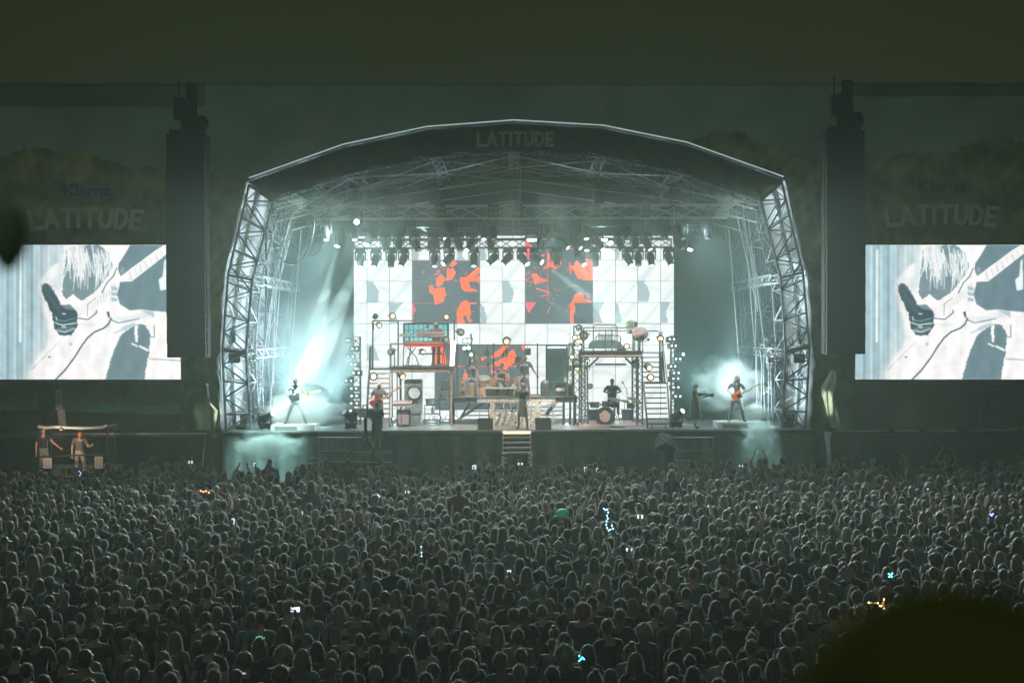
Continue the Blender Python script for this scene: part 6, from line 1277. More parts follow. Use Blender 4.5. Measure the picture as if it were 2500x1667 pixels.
# ---- monitors wedges, floor moving heads, guitar risers, front stair
for i, (x0, x1, nm) in enumerate(((1167, 1210, 'left'), (1307, 1352, 'right'))):
    a = P(x0, 1030, 50.5); c = P(x1, 1050, 50.5); t = T_('monitor_wedge', nm + ' of two black monitor wedges flanking the singer at the stage edge', 'monitor', (x0 + x1) / 2, 1050, 50.5, 'monitor wedges'); b = MB()
    b.prism([(a.x, 50.2, DZ), (a.x, 50.9, DZ), (a.x, 50.7, DZ + .38), (a.x, 50.45, DZ + .42)], (c.x - a.x - .1, 0, 0)); b.build('cabinet', mat('wedge_black', (.010, .013, .013), .95, 0, .2, spec=.1), t); b = MB(); b.bx(a.x + .05, c.x - .15, 50.75, 50.84, DZ + .05, DZ + .36); b.build('grille', M_black, t)
for (x, y, tx, lb) in ((648, 1042, 760, 'moving light standing on the stage floor left of the left guitarist'), (857, 1044, 800, 'moving light standing on the floor below the left lamp mast'), (1651, 1046, 1700, 'moving light standing on the floor right of the right stair'), (1922, 1046, 1860, 'moving light standing at the foot of the right tower')):
    p = P(x, y, 50.9); q_ = P(tx, 960, 51.5); head(p.x, 50.9, DZ + .002, (q_.x, 50.0, q_.z), 2 if x in (648, 1651) else 0, lb, 'moving lights on the stage floor', True)
def riser(t, a, c, Y, W, H): MB().bx(a.x + W * .09, c.x - W * .40, Y - .02, Y - .003, c.z + .02, a.z - .06).build('front_panel', mat('sage_panel', (.20, .25, .19), .7), t)
rl = boxthing('guitar_riser', 'white low riser under the left guitarist in the smoke', 'riser', 661, 768, 1037, 1052.5, 50.4, 1.3, M_white, extra=riser)
rr = boxthing('guitar_riser', 'white low riser under the right guitarist', 'riser', 1753, 1872, 1031, 1050, 50.4, 1.3, M_white, extra=riser)
t = T_('front_stair', 'steel steps with bright edges rising from the pit to the singer', 'staircase', 1261, 1120, 49.2)
for k, y in enumerate((1067, 1079.5, 1092, 1104)): b = MB(); bxp(b, 1229, 1294, y, y + 4, 49.75 - k * .3, .24); b.build('tread', M_alu, t)
for x in (1228, 1295): b = MB(); b.bar(P(x, 1056, 49.85), (P(x, 1056, 49.85).x, 48.2, .4), .04, .14); b.build('stringer', M_alu, t); b = MB(); tp(b, [(x, 1056), (x, 1120)], 49.0, .015); b.build('upright', M_alu, t)
b = MB(); bxp(b, 1227, 1296, 1053, 1059, 49.76, .12); b.build('lit_nosing', mat('warm_nosing', (.8, .6, .45), .4, 0, 0, emit=(1, .72, .48), es=1.5), t)
for i, (x0, x1) in enumerate(((1224, 1238), (1289, 1301))):
    for k, y in enumerate((1106, 1117, 1127)): 
        b = MB(); bxp(b, x0, x1, y, y + 4.5, 47.9, .3); single(b, 'pit_step_light', M_white, ('left', 'right')[i] + ' bright pit step block, ' + ('top', 'middle', 'bottom')[k] + ', beside front stair', 'step', 'pale blocks beside the front stair')
# microphone stand of the singer and mic
b = MB(); tp(b, [(1257, 1049), (1257, 960)], 50.5, .012); b.lathe([(.14, 0), (.13, .02), (.02, .03)], P(1257, 1049.5, 50.5), n=14); tp(b, [(1257, 975), (1255, 962), (1257, 950)], 50.45, [.02, .03, .02]); single(b, 'microphone_stand', M_cream, 'pale straight microphone stand left of the singer at the stage edge', 'stand')
# pit railings and barrier steps
for (x0, x1, ys, lb) in ((778, 905, (1067.5, 1102, 1127), 'grey pit railing in front of the left half of the stage'), (1648, 1740, (1068, 1100, 1124), 'grey pit railing in front of the right end of the main stage')):
    t = T_('pit_railing', lb, 'railing', (x0 + x1) / 2, 1140, 49.3, 'pit railings')
    for y in ys: b = MB(); tp(b, [(x0, y), (x1, y)], 49.3, .03); b.build('rail', M_alu, t)
    for x in (x0, x1): b = MB(); a = P(x, ys[0] - 2, 49.3); b.tube([(a.x, 49.3, 0), a], .035, 6); b.build('post', M_alu, t)
b = MB(); [tp(b, [(757, y), (777, y)], 49.2, .015) for y in (1117, 1130, 1142)]; tp(b, [(777, 1068), (777, 1145)], 49.2, .02); single(b, 'pit_ladder', M_alu, 'short ladder rungs at the left end of the left pit railing', 'ladder')
boxthing('flight_case', 'black flight case the camera operator stands on in the pit', 'case', 903, 957, 1103, 1150, 48.6, .8, M_black, extra=lambda t, a, c, Y, W, H: [MB().bx(a.x - .01, c.x + .01, Y - .02, Y - .001, z, z + .03).build('metal_edge', M_alu, t) for z in (a.z - .05, c.z + .3)])
t = T_('plastic_cover', 'crumpled clear plastic sheet over equipment before the right stair', 'plastic sheet', 1624, 1098, 49.0); b = MB(); vs = []; n = 14
outl = [(1596, 1098), (1600, 1075), (1608, 1058), (1616, 1055), (1630, 1057), (1645, 1066), (1652, 1078), (1654, 1098)]
b.add([P(1625, 1080, 48.6)] + [P(x, y, 49 + .1 * math.sin(i * 2.1)) for i, (x, y) in enumerate(outl)], [(0, i, i + 1) for i in range(1, 8)]); b.build('sheet', mat('milky_plastic', (.42, .46, .45), .25, 0, .4, 12, .8), t)
b = MB(); bxp(b, 1602, 1650, 1070, 1100, 49.1, .4); b.build('covered_case', M_gunm, t)
# stage clutter: cable coils and boxes in front of tower feet
for i, (x0, x1, y0, y1, Y) in enumerate(((578, 597, 1036, 1050, 51), (1920, 1936, 1030, 1050, 51.2), (586, 600, 1010, 1036, 51.8), (1930, 1948, 1004, 1028, 52))):
    boxthing('equipment_case', ('grey case at the foot of the left tower', 'grey case at the foot of the right tower', 'stacked dark case behind the left tower foot', 'pale-lit case raised behind the right tower foot')[i], 'case', x0, x1, y0, y1, Y, .5, M_gunm, extra=lambda t, a, c, Y, W, H: MB().bx(a.x + .03, c.x - .03, Y - .015, Y - .002, a.z - .06, a.z - .03).build('metal_edge', M_alu, t))
for sd, X, lb in (('l', 572, 'dark loudspeaker box hung inside the left tower at mid height'), ('r', 1952, 'dark loudspeaker box hung inside the right tower at mid height')):
    boxthing('tower_speaker', lb, 'loudspeaker', X - 14, X + 14, 864, 886, 50.6, .6, M_black, extra=lambda t, a, c, Y, W, H: MB().bx(a.x + .03, c.x - .03, Y - .02, Y - .002, c.z + .03, a.z - .03).build('grille', M_gunm, t))
# shelf arm with lamps and cable drops at the right tower
for sgn, cx_, lb in ((1, 1870, 'cluster of hooks, coiled cables and small lamps hanging at the right tower'), (-1, 628, 'two small lamps and cables hanging at the left tower')):
    t = T_('cable_cluster', lb, 'cables', cx_, 860, 51.6); b = MB(); k = 5 if sgn == 1 else 2; rr5 = random.Random(8)
    for i in range(k): 
        x = cx_ + (i - 2) * 9 * sgn; b.tube([P(x + 5 * math.cos(a_ / 3), 862 - 8 * math.sin(a_ / 3) + (i % 3) * -14, 51.5) for a_ in range(9)], .03, 5); tp(b, [(x - 4, 862), (x - 4 + rr5.uniform(-3, 3), 900), (x - 3, 1020)], 51.6, .014, 4)
    b.build('hooks', M_alu, t)
    for i in range(6 if sgn == 1 else 2):
        b = MB(); c = P(cx_ + sgn * (6 + 8 * (i % 4)), 866 + 7 * (i // 4), 51.3); b.lathe([(.03, 0), (.09, -.06), (.10, -.2)], c, n=10); ob = b.build('lamp', M_gunm, t); b = MB(); b.lathe([(.001, -.19), (.085, -.19), (.001, -.215)], c, n=10); b.build('bulb', M_lens_half, ob)
# ================================================================ performers and crew
SKL, SKM, SKD = (.55, .36, .28), (.36, .21, .15), (.14, .075, .05)
def place(T, hk, px, pyfeet, Y, rz, label, zf=None, hpx=None, **kw):
    p = P(px, pyfeet, Y); return person(T, hk, (p.x, Y, p.z if zf is None else zf), math.radians(rz), label, None, **kw)
# left guitarist: wide astride stance, facing right, guitar
gj = dict(anL=(.36, .02, .085), knL=(.24, -.04, .47), toL=(.42, -.12, .03), anR=(-.36, .02, .085), knR=(-.22, -.05, .47), toR=(-.44, -.12, .03), pelvis=(0, 0, .88), hiL=(.1, 0, .83), hiR=(-.1, 0, .83),
          elR=(-.34, -.02, 1.16), wrR=(-.16, -.2, 1.0), haR=(-.09, -.24, .97), elL=(.36, -.05, 1.14), wrL=(.44, -.24, 1.12), haL=(.47, -.28, 1.16))
Tg = bake_body('guitar_astride', gj, .92, sleeves='none', headtilt=18, headturn=38)
zl = P(715, 1037, 50.9).z
place(Tg, 'cap', 722, 1030, 51.0, 6, 'guitarist in a white vest standing astride on the left riser in smoke', zl, skin=(.5, .36, .28), top=(.75, .78, .75), hairc=(.03, .03, .03), scale=.99, legcol=(.04, .05, .05))
def guitar(label, loc, rot, body, neck=(.3, .16, .09), sc_=1.0):
    t = thing('electric_guitar', label, 'guitar', (0, 0, 0)); b = MB(); pts = []
    for i in range(28):
        a = 2 * math.pi * i / 28; r = .17 + .035 * math.cos(2 * a) - .03 * math.cos(4 * a) + .015 * math.sin(3 * a); x, z = 1.15 * r * math.cos(a), r * math.sin(a)
        if abs(a) < .5 or a > 5.8: x *= .82
        pts.append((x, 0, z))
    b.prism(pts[::-1], (0, .045, 0)); b.build('body', body, t); b = MB(); b.bx(-.02, .10, -.01, -.002, -.05, .05); b.bx(.06, .16, -.012, -.003, -.03, .03); b.build('pickguard', M_black, t)
    b = MB(); b.prism([(.13, -.012, -.026), (.80, -.012, -.02), (.80, -.012, .02), (.13, -.012, .026)], (0, .03, 0)); b.prism([(.80, -.01, -.03), (.97, -.01, -.045), (.98, -.01, .02), (.82, -.01, .028)], (0, .02, 0)); b.build('neck', mat('maple_neck', (.50, .28, .15), .4), t)
    b = MB()
    for k in range(5): b.lathe([(.01, 0), (.01, .04)], (.83 + .03 * k, 0, -.045 - .002 * k), n=5)
    b.build('tuners', M_chrome, t); t.location = loc; t.rotation_euler = rot; t.scale = (sc_,) * 3; return t
p = P(722, 1037, 51); guitar('dark guitar held by the left guitarist, neck pointing right', (p.x + .02, 50.72, zl + 1.0), (0, math.radians(-16), math.radians(12)), M_black)
# right guitarist
gj2 = dict(gj, haL=(.46, -.28, 1.22), wrL=(.42, -.24, 1.18), head=(.04, -.02, 1.56), anL=(.30, .02, .085), knL=(.20, -.07, .47), toL=(.36, -.12, .03), anR=(-.26, .02, .085), knR=(-.20, -.05, .47), toR=(-.33, -.12, .03))
Tg2 = bake_body('guitar_right', gj2, .95, sleeves='short', headtilt=14, headturn=20); zr = P(1800, 1031, 50.9).z
place(Tg2, 'wavy', 1797, 1030, 50.95, 4, 'long-haired guitarist in a black shirt on the right riser', zr, skin=SKL, top=(.03, .035, .035), hairc=(.30, .19, .11), scale=1.0, legcol=(.05, .06, .07))
p = P(1797, 1031, 51); guitar('orange guitar held by the right guitarist, neck pointing up right', (p.x - .0, 50.66, zr + .98), (0, math.radians(-27), math.radians(12)), mat('orange_lacquer', (.75, .13, .018), .25, 0, .05))
# bass player
gj3 = dict(elR=(-.29, .03, 1.15), wrR=(-.15, -.18, 1.02), haR=(-.08, -.23, .98), elL=(.33, -.02, 1.16), wrL=(.42, -.18, 1.2), haL=(.43, -.23, 1.27), head=(.02, -.02, 1.58))
Tb = bake_body('bass', gj3, 1.12, sleeves='short', headturn=25)
place(Tb, 'bald', 925, 1046, 51.2, 8, 'bass player in a grey T-shirt by the left stair', DZ, skin=(.55, .33, .27), top=(.10, .085, .09), hairc=(.35, .2, .14), scale=.99, legcol=(.08, .13, .2))
p = P(925, 1046, 51.2); guitar('red bass guitar with long neck pointing up right, held before grey shirt', (p.x - .05, 50.9, DZ + .98), (0, math.radians(-33), math.radians(10)), M_red, sc_=1.12)
# keyboard player
kj = dict(elR=(-.28, -.02, 1.16), wrR=(-.22, -.26, 1.12), haR=(-.20, -.34, 1.10), elL=(.28, -.02, 1.16), wrL=(.22, -.26, 1.12), haL=(.20, -.34, 1.10))
Tk = bake_body('keys', kj, 1.18, sleeves='long', headtilt=12); zk = P(1065, 896.5, YP + 1.2).z + .03
place(Tk, 'cap', 1065, 896, YP + 1.15, 0, 'keyboard player in a dark sweatshirt and grey cap on the platform', P(1060, 895, YP).z, skin=SKD, top=(.06, .045, .05), hairc=(.25, .27, .28), scale=.99, legcol=(.28, .25, .2))
# seated singers
def seat(z=.5, dx=0, spread=.12, **k):
    d = dict(pelvis=(0, .05, z + .06), spine=(0, .06, z + .24), chest=(0, .03, z + .44), neck=(0, .01, z + .60), head=(0, -.015, z + .73), shL=(.18, .02, z + .545), shR=(-.18, .02, z + .545), elL=(.25, -.03, z + .29), elR=(-.25, -.03, z + .29), wrL=(.17, -.28, z + .16), wrR=(-.17, -.28, z + .16), haL=(.14, -.35, z + .13), haR=(-.14, -.35, z + .13),
             hiL=(.1, .03, z + .03), hiR=(-.1, .03, z + .03), knL=(spread + .06, -.40, z + .02), knR=(-spread - .06, -.40, z + .02), anL=(spread + .06, -.38, .085), anR=(-spread - .06, -.38, .085), toL=(spread + .08, -.53, .018), toR=(-spread - .08, -.53, .018)); d.update(k); return d
zc = P(1150, 969, YC).z
Ts = bake_body('seated', seat(.62, spread=.14, elL=(.25, -.0, .9), wrL=(.23, -.1, .72), haL=(.22, -.16, .66), elR=(-.25, 0, .9), wrR=(-.23, -.1, .72), haR=(-.22, -.16, .66)), .85, sleeves='none', headturn=30)
place(Ts, 'long', 1151, 969, YC + .55, 5, 'long-haired singer in a black top seated on the pale box', zc, skin=(.50, .30, .24), top=(.03, .025, .03), hairc=(.05, .035, .04), legcol=(.07, .09, .12))
Tm = bake_body('seated_mid', seat(.42, elR=(-.27, -.08, .68), wrR=(-.12, -.32, .66), haR=(-.05, -.38, .66), elL=(.28, -.08, .66), wrL=(.20, -.34, .62), haL=(.14, -.40, .62)), .95, sleeves='none', headtilt=20, headturn=25)
place(Tm, 'cap', 1226, 969, YC + .85, 5, 'singer in a black shirt and dark cap seated on the sofa', zc, skin=(.55, .36, .28), top=(.03, .03, .04), hairc=(.18, .2, .25), legcol=(.04, .04, .05))
Tr = bake_body('seated_right', seat(.72, spread=.1, head=(.03, -.03, 1.43), elR=(-.30, -.08, 1.08), wrR=(-.14, -.16, 1.32), haR=(-.09, -.15, 1.40), elL=(.33, .02, 1.02), wrL=(.45, -.05, .84), haL=(.50, -.07, .78), knR=(-.2, -.38, .62), anL=(.22, -.30, .085)), 1.12, sleeves='short', headturn=-25)
place(Tr, 'bald', 1281, 969, YC + .45, -8, 'singer in a black top leaning on the sofa arm with hand to face', zc, skin=(.20, .10, .09), top=(.03, .03, .04), hairc=(.12, .06, .06), legcol=(.10, .09, .12))
for i, (x, y, Y) in enumerate(((1154, 909, YC + .40), (1223.5, 930, YC + .68), (1285, 909, YC + .28))):   # white lettering patch on the three black tops
    cu = bpy.data.curves.new('shirt_lettering', 'FONT'); cu.body = 'LOVE'; cu.size = .13; cu.offset = .004; cu.extrude = .003; cu.align_x = 'CENTER'; cu.align_y = 'CENTER'; tmp = bpy.data.objects.new('tmp', cu); COL.objects.link(tmp); bpy.context.view_layer.update()
    me = bpy.data.meshes.new_from_object(tmp.evaluated_get(bpy.context.evaluated_depsgraph_get())); bpy.data.objects.remove(tmp); me.materials.clear(); me.materials.append(M_white); me.name = 'shirt_lettering'
    host = [o for o in bpy.data.objects if o.name.startswith('person') and o.get('label', '').startswith(('long-haired singer in', 'singer in a black shirt', 'singer in a black top')[i])][0]
    o = bpy.data.objects.new('shirt_lettering', me); COL.objects.link(o); o.parent = host; o.rotation_euler = (math.radians(90), 0, 0); zz = (1.10, .90, 1.20)[i]; o.location = (0, (-.125, -.13, -.15)[i], zz)
# main singer, back half turned, both hands near the microphone
sj = dict(elR=(-.30, -.05, 1.18), wrR=(-.22, -.28, 1.30), haR=(-.20, -.34, 1.34), elL=(.27, .0, 1.14), wrL=(.24, -.12, .95), haL=(.22, -.18, .90), anL=(.17, .0, .085), anR=(-.15, .04, .085), knL=(.15, -.03, .49), knR=(-.13, -.03, .49), toL=(.24, -.12, .03), toR=(-.20, -.12, .03))
Tsg = bake_body('lead', sj, .98, sleeves='short', legs='bare', skirt=.02, headturn=-20)
place(Tsg, 'short', 1276, 1049, 50.45, -14, 'lead singer with fair hair in a black knee-length outfit at stage edge', DZ, skin=(.62, .45, .36), top=(.035, .045, .045), hairc=(.50, .42, .28), scale=.99, legcol=(.035, .045, .045))
# drummer
Td = bake_body('drummer', seat(.5, elR=(-.33, -.08, .88), wrR=(-.18, -.33, .84), haR=(-.12, -.38, .86), elL=(.33, -.08, .88), wrL=(.18, -.33, .84), haL=(.12, -.38, .86)), 1.12, sleeves='short', headturn=20)
place(Td, 'crop', 1495, 1037, YD + .9, 0, 'drummer silhouetted behind the drum kit under the bed tower', FL + .30, skin=(.20, .14, .12), top=(.07, .09, .10), hairc=(.03, .03, .03), scale=1.0)
t = T_('drum_stool', 'round black stool under the drummer', 'stool', 1495, 1037, YD + .95); b = MB(); b.lathe([(.16, .70), (.18, .74), (.17, .78), (.02, .79)], (P(1495, 0, YD + .95).x, YD + .98, FL), n=14); b.build('seat', M_black, t); b = MB(); b.tube([(P(1495, 0, YD + .95).x, YD + .98, FL), (P(1495, 0, YD + .95).x, YD + .98, FL + .7)], .03, 6); b.build('leg', M_chrome, t)
# roaming camera operator on the right
cj = dict(elR=(-.22, -.12, 1.14), wrR=(-.12, -.34, 1.22), haR=(-.09, -.40, 1.24), elL=(.24, -.10, 1.13), wrL=(.12, -.36, 1.18), haL=(.08, -.42, 1.20), anL=(.07, .0, .085), anR=(-.07, .0, .085), toL=(.09, -.15, .03), toR=(-.09, -.15, .03))
Tc = bake_body('camop', cj, .95, sleeves='short', legs='bare', skirt=.14, headtilt=12)
place(Tc, 'bun', 1697, 1050, 50.5, 78, 'roaming camera operator in black standing right of the right stair', DZ, skin=(.6, .45, .36), top=(.03, .035, .035), hairc=(.55, .5, .42), scale=.98, legcol=(.03, .035, .035))
def vcam(label, loc, rz, sc_=1.0, tripod=0):
    t = thing('video_camera', label, 'video camera', (0, 0, 0)); b = MB(); b.box((0, .1, 0), (.13, .38, .18)); b.box((0, .32, .0), (.10, .10, .14)); b.build('body', M_black, t); b = MB(); b.lathe([(.05, 0), (.06, .12), (.085, .2), (.085, .27)], (0, -.09, 0), 'Y', 12); b.build('lens', M_gunm, t); b = MB(); b.tube([(0, .2, .09), (0, .18, .16), (0, .0, .16), (0, -.02, .09)], .015, 5); b.box((-.10, .0, .05), (.09, .12, .07)); b.build('handle', M_black, t)
    if tripod:
        b = MB(); b.tube([(0, .1, -.09), (0, .1, -.5)], .04, 6)
        for a_ in (90, 210, 330): b.tube([(0, .1, -.45), (.42 * math.cos(math.radians(a_)), .1 + .42 * math.sin(math.radians(a_)), -tripod)], .022, 5)
        b.tube([(0, .3, -.08), (.12, .65, -.2)], .015, 5); b.build('tripod', M_black, t)
    t.location = loc; t.rotation_euler = (0, 0, rz); t.scale = (sc_,) * 3; return t
p = P(1697, 1050, 50.5); vcam('black shoulder camera aimed right by the roaming operator', (p.x + .36, 50.42, DZ + 1.22), math.radians(70), .85)
b = MB(); tp(b, [(1684, 990), (1676, 1000), (1673, 1015), (1677, 1024), (1690, 1026)], 50.5, .012, 5); single(b, 'camera_cable', M_black, 'black camera cable looping down left of the roaming operator', 'cable')
# pit camera operator, back to us
Tp_ = bake_body('pitcam', dict(FWD), 1.35, sleeves='short', legs='bare', skirt=.10, headtilt=25)
place(Tp_, 'crop', 920, 1104, 48.9, 180 + 12, 'pit camera operator in black seen from behind on the flight case', P(920, 1103, 48.6).z, skin=(.4, .28, .22), top=(.012, .015, .015), hairc=(.02, .02, .02), scale=1.0, legcol=(.012, .015, .015))
p = P(885, 1012, 49.0); vcam('black broadcast camera on a tripod left of the pit operator', (p.x, 49.2, p.z + .05), math.radians(180 + 35), 1.7, .9)
# crew at the side of the right tower
place(bake_body('crew', FWD, 1.0), 'short', 1880, 1044, 52.6, -30, 'crew member half hidden in smoke behind the right tower rods', DZ, skin=(.45, .3, .25), top=(.05, .08, .08), scale=.98)
# left accessible platform with two people
Yp = 46.8
t = T_('viewing_shelter', 'dark scaffold shelter with two people at the left edge of the crowd', 'shelter', 190, 1145, Yp)
for (x, dy) in ((94, 0), (125, 1.4), (263, 0), (281, 1.2)): b = MB(); a = P(x, 1040, Yp + dy); b.tube([(a.x, Yp + dy, 0), a], .035, 6); b.build('post', M_gunm, t)
b = MB(); tp(b, [(93, 1041), (112, 1044), (135, 1042), (200, 1045), (250, 1043), (262, 1038)], Yp, .05, 6); tp(b, [(262, 1042), (284, 1037)], Yp, .05, 6, dy=(0, 1.2)); b.build('rolled_canopy', M_edge, t)
b = MB(); tp(b, [(165, 1111), (283, 1110)], Yp, .03); tp(b, [(94, 1115), (165, 1113)], Yp, .025); b.build('handrail', M_gunm, t)
b = MB(); bxp(b, 94, 283, 1142, 1150, Yp, 1.5); b.build('platform', M_black, t)
Zp = P(190, 1142, Yp).z
# raise the two people a little: they stand on the platform
c1 = dict(elR=(-.32, -.05, 1.16), wrR=(-.45, -.26, 1.0), haR=(-.50, -.33, .95)); 
place(bake_body('reach', dict(elL=(.30, -.14, 1.2), wrL=(.45, -.36, 1.05), haL=(.50, -.42, 1.02), head=(-.02, -.02, 1.58)), 1.02, sleeves='short', headturn=30), 'short', 106, 1160, Yp + .4, 28, 'person in a black T-shirt reaching right under the left shelter', Zp - .35, skin=(.7, .38, .25), top=(.02, .03, .03), hairc=(.06, .03, .018), scale=.98, legcol=(.25, .3, .25))
place(bake_body('dance', dict(head=(.05, -.10, 1.50), neck=(.02, -.04, 1.40), chest=(.02, -.02, 1.26), elL=(.32, -.10, 1.12), wrL=(.40, -.28, 1.16), haL=(.46, -.33, 1.2), elR=(-.26, -.0, 1.08), wrR=(-.24, -.1, .86), haR=(-.22, -.16, .8), anL=(.22, 0, .085), knL=(.16, 0, .48)), .92, sleeves='short', headtilt=35), 'wavy', 195, 1170, Yp + .4, 5, 'person with orange curly hair and pale trousers under the left shelter', Zp - .42, skin=(.75, .42, .3), top=(.16, .16, .18), hairc=(.75, .24, .08), scale=.98, legcol=(.6, .52, .45))
for i, (x0, x1, y0, y1) in enumerate(((105, 126, 1118, 1143), (231, 251, 1114, 1143))):
    t = T_('poster_sheet', ('left', 'right')[i] + ' white poster sheet tied to the shelter handrail', 'poster', (x0 + x1) / 2, y1, Yp - .1, 'poster sheets'); b = MB(); bxp(b, x0, x1, y0, y1, Yp - .1, .01); b.build('sheet', M_white, t)
    b = MB(); w_ = x1 - x0; bxp(b, x0 + w_ * .25, x1 - w_ * .25, y0 + 5, y0 + 6.2, Yp - .104, .003); bxp(b, x0 + w_ * .25, x0 + w_ * .32, y0 + 7, y1 - 5, Yp - .104, .003); bxp(b, x1 - w_ * .32, x1 - w_ * .25, y0 + 7, y1 - 5, Yp - .104, .003); bxp(b, x0 + w_ * .25, x1 - w_ * .25, y1 - 5, y1 - 4, Yp - .104, .003); b.build('drawing', mat('grey_ink', (.25, .25, .27), .8), t)
lmp = T_('shelter_lamp', 'small warm lamp under the shelter roof beam', 'lamp', 150, 1050, Yp - .6); b = MB(); b.lathe([(.02, .1), (.08, .06), (.09, 0)], P(150, 1050, Yp - .6), n=10); b.build('shade', M_gunm, lmp); l = bpy.data.lights.new('lamp_light', 'POINT'); l.energy = 60; l.color = (1, .70, .52); l.shadow_soft_size = .05; o = bpy.data.objects.new('lamp_light', l); COL.objects.link(o); o.parent = lmp; o.location = (0, -.3, -.1)
# security staff in the pit, facing the crowd
for (x, yh, Y, hk, top, sk, lb) in ((372, 1119, 47.8, 'curly', (.05, .28, .42), SKD, 'security guard in a blue T-shirt facing the crowd near the left screen'), (1189, 1106, 48.4, 'cap', (.08, .25, .32), (.4, .3, .25), 'security guard in a blue shirt and dark cap left of the front stair'), (1466, 1111, 48.2, 'crop', (.06, .07, .07), SKD, 'dark security guard standing in the pit right of the front stair')):
    zt = P(x, yh, Y).z; place(bake_body('guard', FWD if x > 1300 else None, 1.15), hk, x, 1200, Y, 0, lb, 0, skin=sk, top=top, hairc=(.02, .02, .03), scale=zt / 1.73)
# ================================================================ phones, glowing trinkets in the crowd
M_ph = mat('phone_glow', (.8, .8, .8), .3, 0, .35, 60, emit=(.8, .95, 1), es=1.3)
def phone(x, y, w_, h_, lb, near_=None):
    d = phone_d(x, y); c = P(x, y, d); t = thing('phone', lb, 'phone', c, 'lit phones held up in the crowd'); W, H = w_ / S(d), h_ / S(d)
    b = MB(); b.bx(c.x - W / 2 - .006, c.x + W / 2 + .006, d, d + .012, c.z - H / 2 - .006, c.z + H / 2 + .006); b.build('case', M_black, t); b = MB(); b.bx(c.x - W / 2, c.x + W / 2, d - .004, d - .001, c.z - H / 2, c.z + H / 2); b.build('display', M_ph, t)
    return t
for e in PH: phone(*e)
def dots(name, label, cat, pts, col, es, r=.02, m=None):
    b = MB(); mm = mat('glow_%s' % name + str(int(col[0] * 99)) + str(int(col[2] * 99)), (.5, .5, .5), .4, 0, 0, emit=col, es=es); L = []
    for i, (x, y) in enumerate(pts):
        d = min(46.5, F * (CZ - 1.78) / ((y - CY) + ROLL * (x - CX))); v = P(x, y, d); L.append(v); b.ell(v, (r, r, r), 6, 5)
    b.tube(L, r * .08, 3); return single(b, name, mm, label, cat)
dots('fairy_lights', 'string of blue fairy lights on a stick above the crowd right of centre', 'fairy lights', [(1474, 1241), (1478, 1244), (1482, 1243), (1485, 1250), (1482, 1258), (1484, 1265), (1481, 1272), (1480, 1280), (1482, 1288), (1486, 1294), (1490, 1292), (1497, 1290), (1494, 1282)], (.25, .6, 1), 6, .016)
dots('fairy_lights', 'warm fairy lights low in the right crowd', 'fairy lights', [(2121, 1470), (2143, 1471), (2148, 1478), (2152, 1478), (2158, 1462), (2158, 1484)], (1, .55, .2), 10, .014)
dots('glow_trinket', 'teal and blue glowing trinket in the right crowd', 'trinket', [(2170, 1400), (2175, 1404), (2178, 1399), (2171, 1407), (2177, 1407)], (.1, .75, 1), 5, .015)
dots('glow_trinket', 'blue glowing trinket below a raised hand in the far right crowd', 'trinket', [(2418, 1255), (2424, 1254), (2421, 1258)], (.25, .3, 1), 4, .02)
dots('glow_trinket', 'blue lights of a headband at centre left of the crowd', 'trinket', [(922, 1208), (926, 1211), (924, 1214)], (.2, .45, 1), 4, .02)
dots('glow_trinket', 'blue blinking beads at the lower centre of the crowd', 'trinket', [(1414, 1600), (1418, 1608), (1422, 1604), (1426, 1608), (1414, 1612)], (.1, .35, 1), 2, .010)
dots('glow_trinket', 'cyan beads worn in the left centre crowd', 'trinket', [(1028, 1334), (1029, 1348), (1029, 1357)], (.5, .9, 1), 3, .014)
dots('glow_trinket', 'orange and pink glow in the left midfield crowd', 'trinket', [(490, 1198), (497, 1200), (503, 1198), (510, 1202)], (1, .35, .12), 4, .022)
dots('glow_trinket', 'blue and violet glow among heads below the left shelter', 'trinket', [(193, 1150), (197, 1154), (195, 1160)], (.3, .4, 1), 3, .018)
dots('glow_headband', 'green glowing headband at the lower left crowd', 'headband', [(626, 1555), (632, 1552), (638, 1553), (645, 1556)], (.1, .9, .6), 1.5, .008)
def odd(name, label, cat, x, y, h, r, col, es=0, shp='ball'):
    d = min(46.5, F * (CZ - h) / ((y - CY) + ROLL * (x - CX))); v = P(x, y, d); b = MB()
    if shp == 'ball': b.ell(v, (r, r, r * .7), 12, 8)
    elif shp == 'disc': b.lathe([(.001, 0), (r, 0), (r, .02), (.001, .02)], v, 'Y', 18, Euler((0, math.radians(20), 0)).to_matrix(), sx=.8)
    elif shp == 'fan':
        pts = [(v.x, v.y, v.z - r)] + [(v.x + r * 1.1 * math.sin(math.radians(a)) * (1 + .05 * (a // 9 % 2)), v.y, v.z - r * .9 + 1.7 * r * math.cos(math.radians(a)) * (1 + .04 * (a // 9 % 2))) for a in range(-54, 64, 9)]; b.prism(pts[::-1], (0, .02, 0))
    elif shp == 'cone': b.lathe([(r, 0), (r * .5, r * 2), (.005, r * 4)], v, n=12)
    return single(b, name, mat(name + '_m', col, .6, 0, .3, 20, emit=col if es else None, es=es), label, cat, smooth=shp == 'ball')
odd('green_hat', 'fuzzy green hat worn at centre right of the crowd', 'hat', 1373, 1252, 1.75, .16, (.05, .55, .25), .12)
odd('balloon_disc', 'white round paddle raised before the left shelter', 'paddle', 140, 1151, 1.9, .17, (.7, .72, .75), 0, 'disc')
odd('feather_fan', 'large pale feather fan held up in the right crowd', 'fan', 2068, 1400, 1.9, .16, (.35, .32, .38), 0, 'fan')
odd('party_hat', 'left of two orange pointed party hats in the centre crowd', 'hat', 840, 1275, 1.7, .08, (.40, .20, .07), 0, 'cone'); odd('party_hat', 'right of two orange pointed party hats in the centre crowd', 'hat', 877, 1276, 1.7, .08, (.40, .20, .07), 0, 'cone')
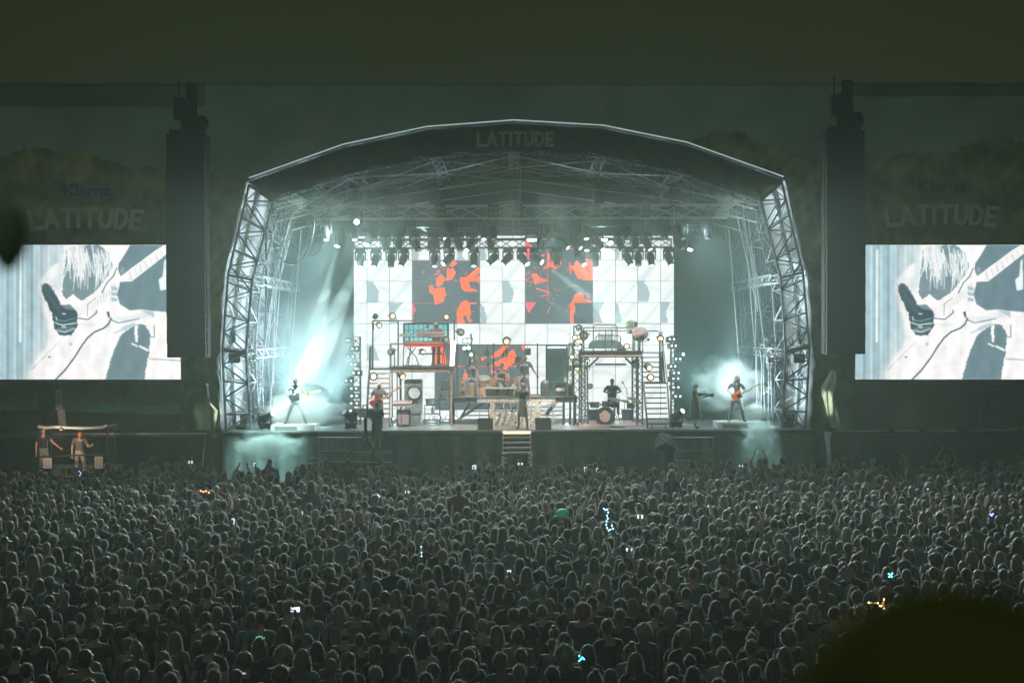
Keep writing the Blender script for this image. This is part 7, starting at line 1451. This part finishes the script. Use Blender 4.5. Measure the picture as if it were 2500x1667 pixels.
# ================================================================ the viewing stand the photo is taken from, with a dark figure close by
t = thing('viewing_stand', 'raised viewing stand deck under the camera position', 'platform', (0, -1.5, 0)); b = MB(); b.bx(-3, 3, -4, .7, 4.07, 4.184); b.build('deck_top', M_deck, t)
for x in (-2.9, 2.9):
    for y in (-3.9, .6): b = MB(); b.bx(x - .05, x + .05, y - .05, y + .05, 0, 4.069); b.build('leg', M_steel, t)
b = MB(); b.tube([(-.53, 1.2, 0), (-.53, 1.2, 6.3)], .02, 8); b.build('post', M_black, t); b = MB(); b.lathe([(.005, -.03), (.015, -.016), (.018, .0), (.015, .014), (.005, .026)], (-.434, 1.2, 6.088), n=12); b.tube([(-.53, 1.2, 6.09), (-.43, 1.2, 6.09)], .012, 6); b.build('lamp_bracket', mat('grey_bracket', (.5, .6, .6), .9, 0, 0, spec=0), t)
To = bake_body('near', dict(head=(.02, -.02, 1.585)), 1.2, sleeves='long'); M_ol = (.26, .25, .09)
person(To, 'smooth', (.205, .55, 4.188), math.pi + .2, 'blurred khaki figure close to camera in the bottom right corner', None, skin=M_ol, top=M_ol, hairc=M_ol, scale=.985)
M_mt = mat('matte_khaki', M_ol, 1, 0, .1, spec=0); nearp = [o for o in bpy.data.objects if o.get('label', '').startswith('blurred khaki')][0]
for o in [nearp] + list(nearp.children):
    o.data = o.data.copy()
    for i in range(len(o.data.materials)): o.data.materials[i] = M_mt
# ================================================================ stage smoke
def smoke(label, x, y, Y, rx, ry, rz, dens, noise, rot=0, col=(.88, .98, .97)):
    noise = (noise[0] * 1.7, noise[1] + .01, noise[2] - .06, 6); b = MB(); b.ell((0, 0, 0), (1, 1, 1), 20, 12); o = b.build('stage_smoke', mat_volume('smoke', col, dens, .2, noise)); o.location = P(x, y, Y); o.scale = (rx, ry, rz); o.rotation_euler = (0, math.radians(rot), 0); o['kind'] = 'stuff'; o['label'] = label; return o
smoke('tall pale smoke plume left of the video wall', 792, 895, 53.2, 1.7, 1.2, 3.9, 2.4, (1.5, .44, .80, 5), 24)
smoke('broad thin smoke bank filling the left side of the stage', 745, 850, 54.2, 3.0, 1.8, 4.2, .10, (1.1, .30, .75, 5), 14)
smoke('thick smoke on the floor round the left riser', 735, 1003, 51.2, 2.5, 1.2, .95, 3.2, (1.6, .40, .72, 5))
smoke('smoke spilling down the stage front below the left riser', 650, 1088, 49.3, 2.2, .5, 1.0, 5.0, (1.7, .50, .80, 6))
smoke('smoke cloud behind the right guitarist', 1775, 935, 51.9, 2.1, .9, 1.7, 3.2, (1.6, .44, .8, 5))
smoke('thick smoke on the right riser', 1835, 1010, 51.2, 1.1, .6, .75, 3.2, (1.3, .42, .8, 5))
smoke('smoke spilling down the stage front below the right riser', 1852, 1066, 49.4, 1.1, .4, 1.25, 6, (1.7, .50, .8, 6), -35)
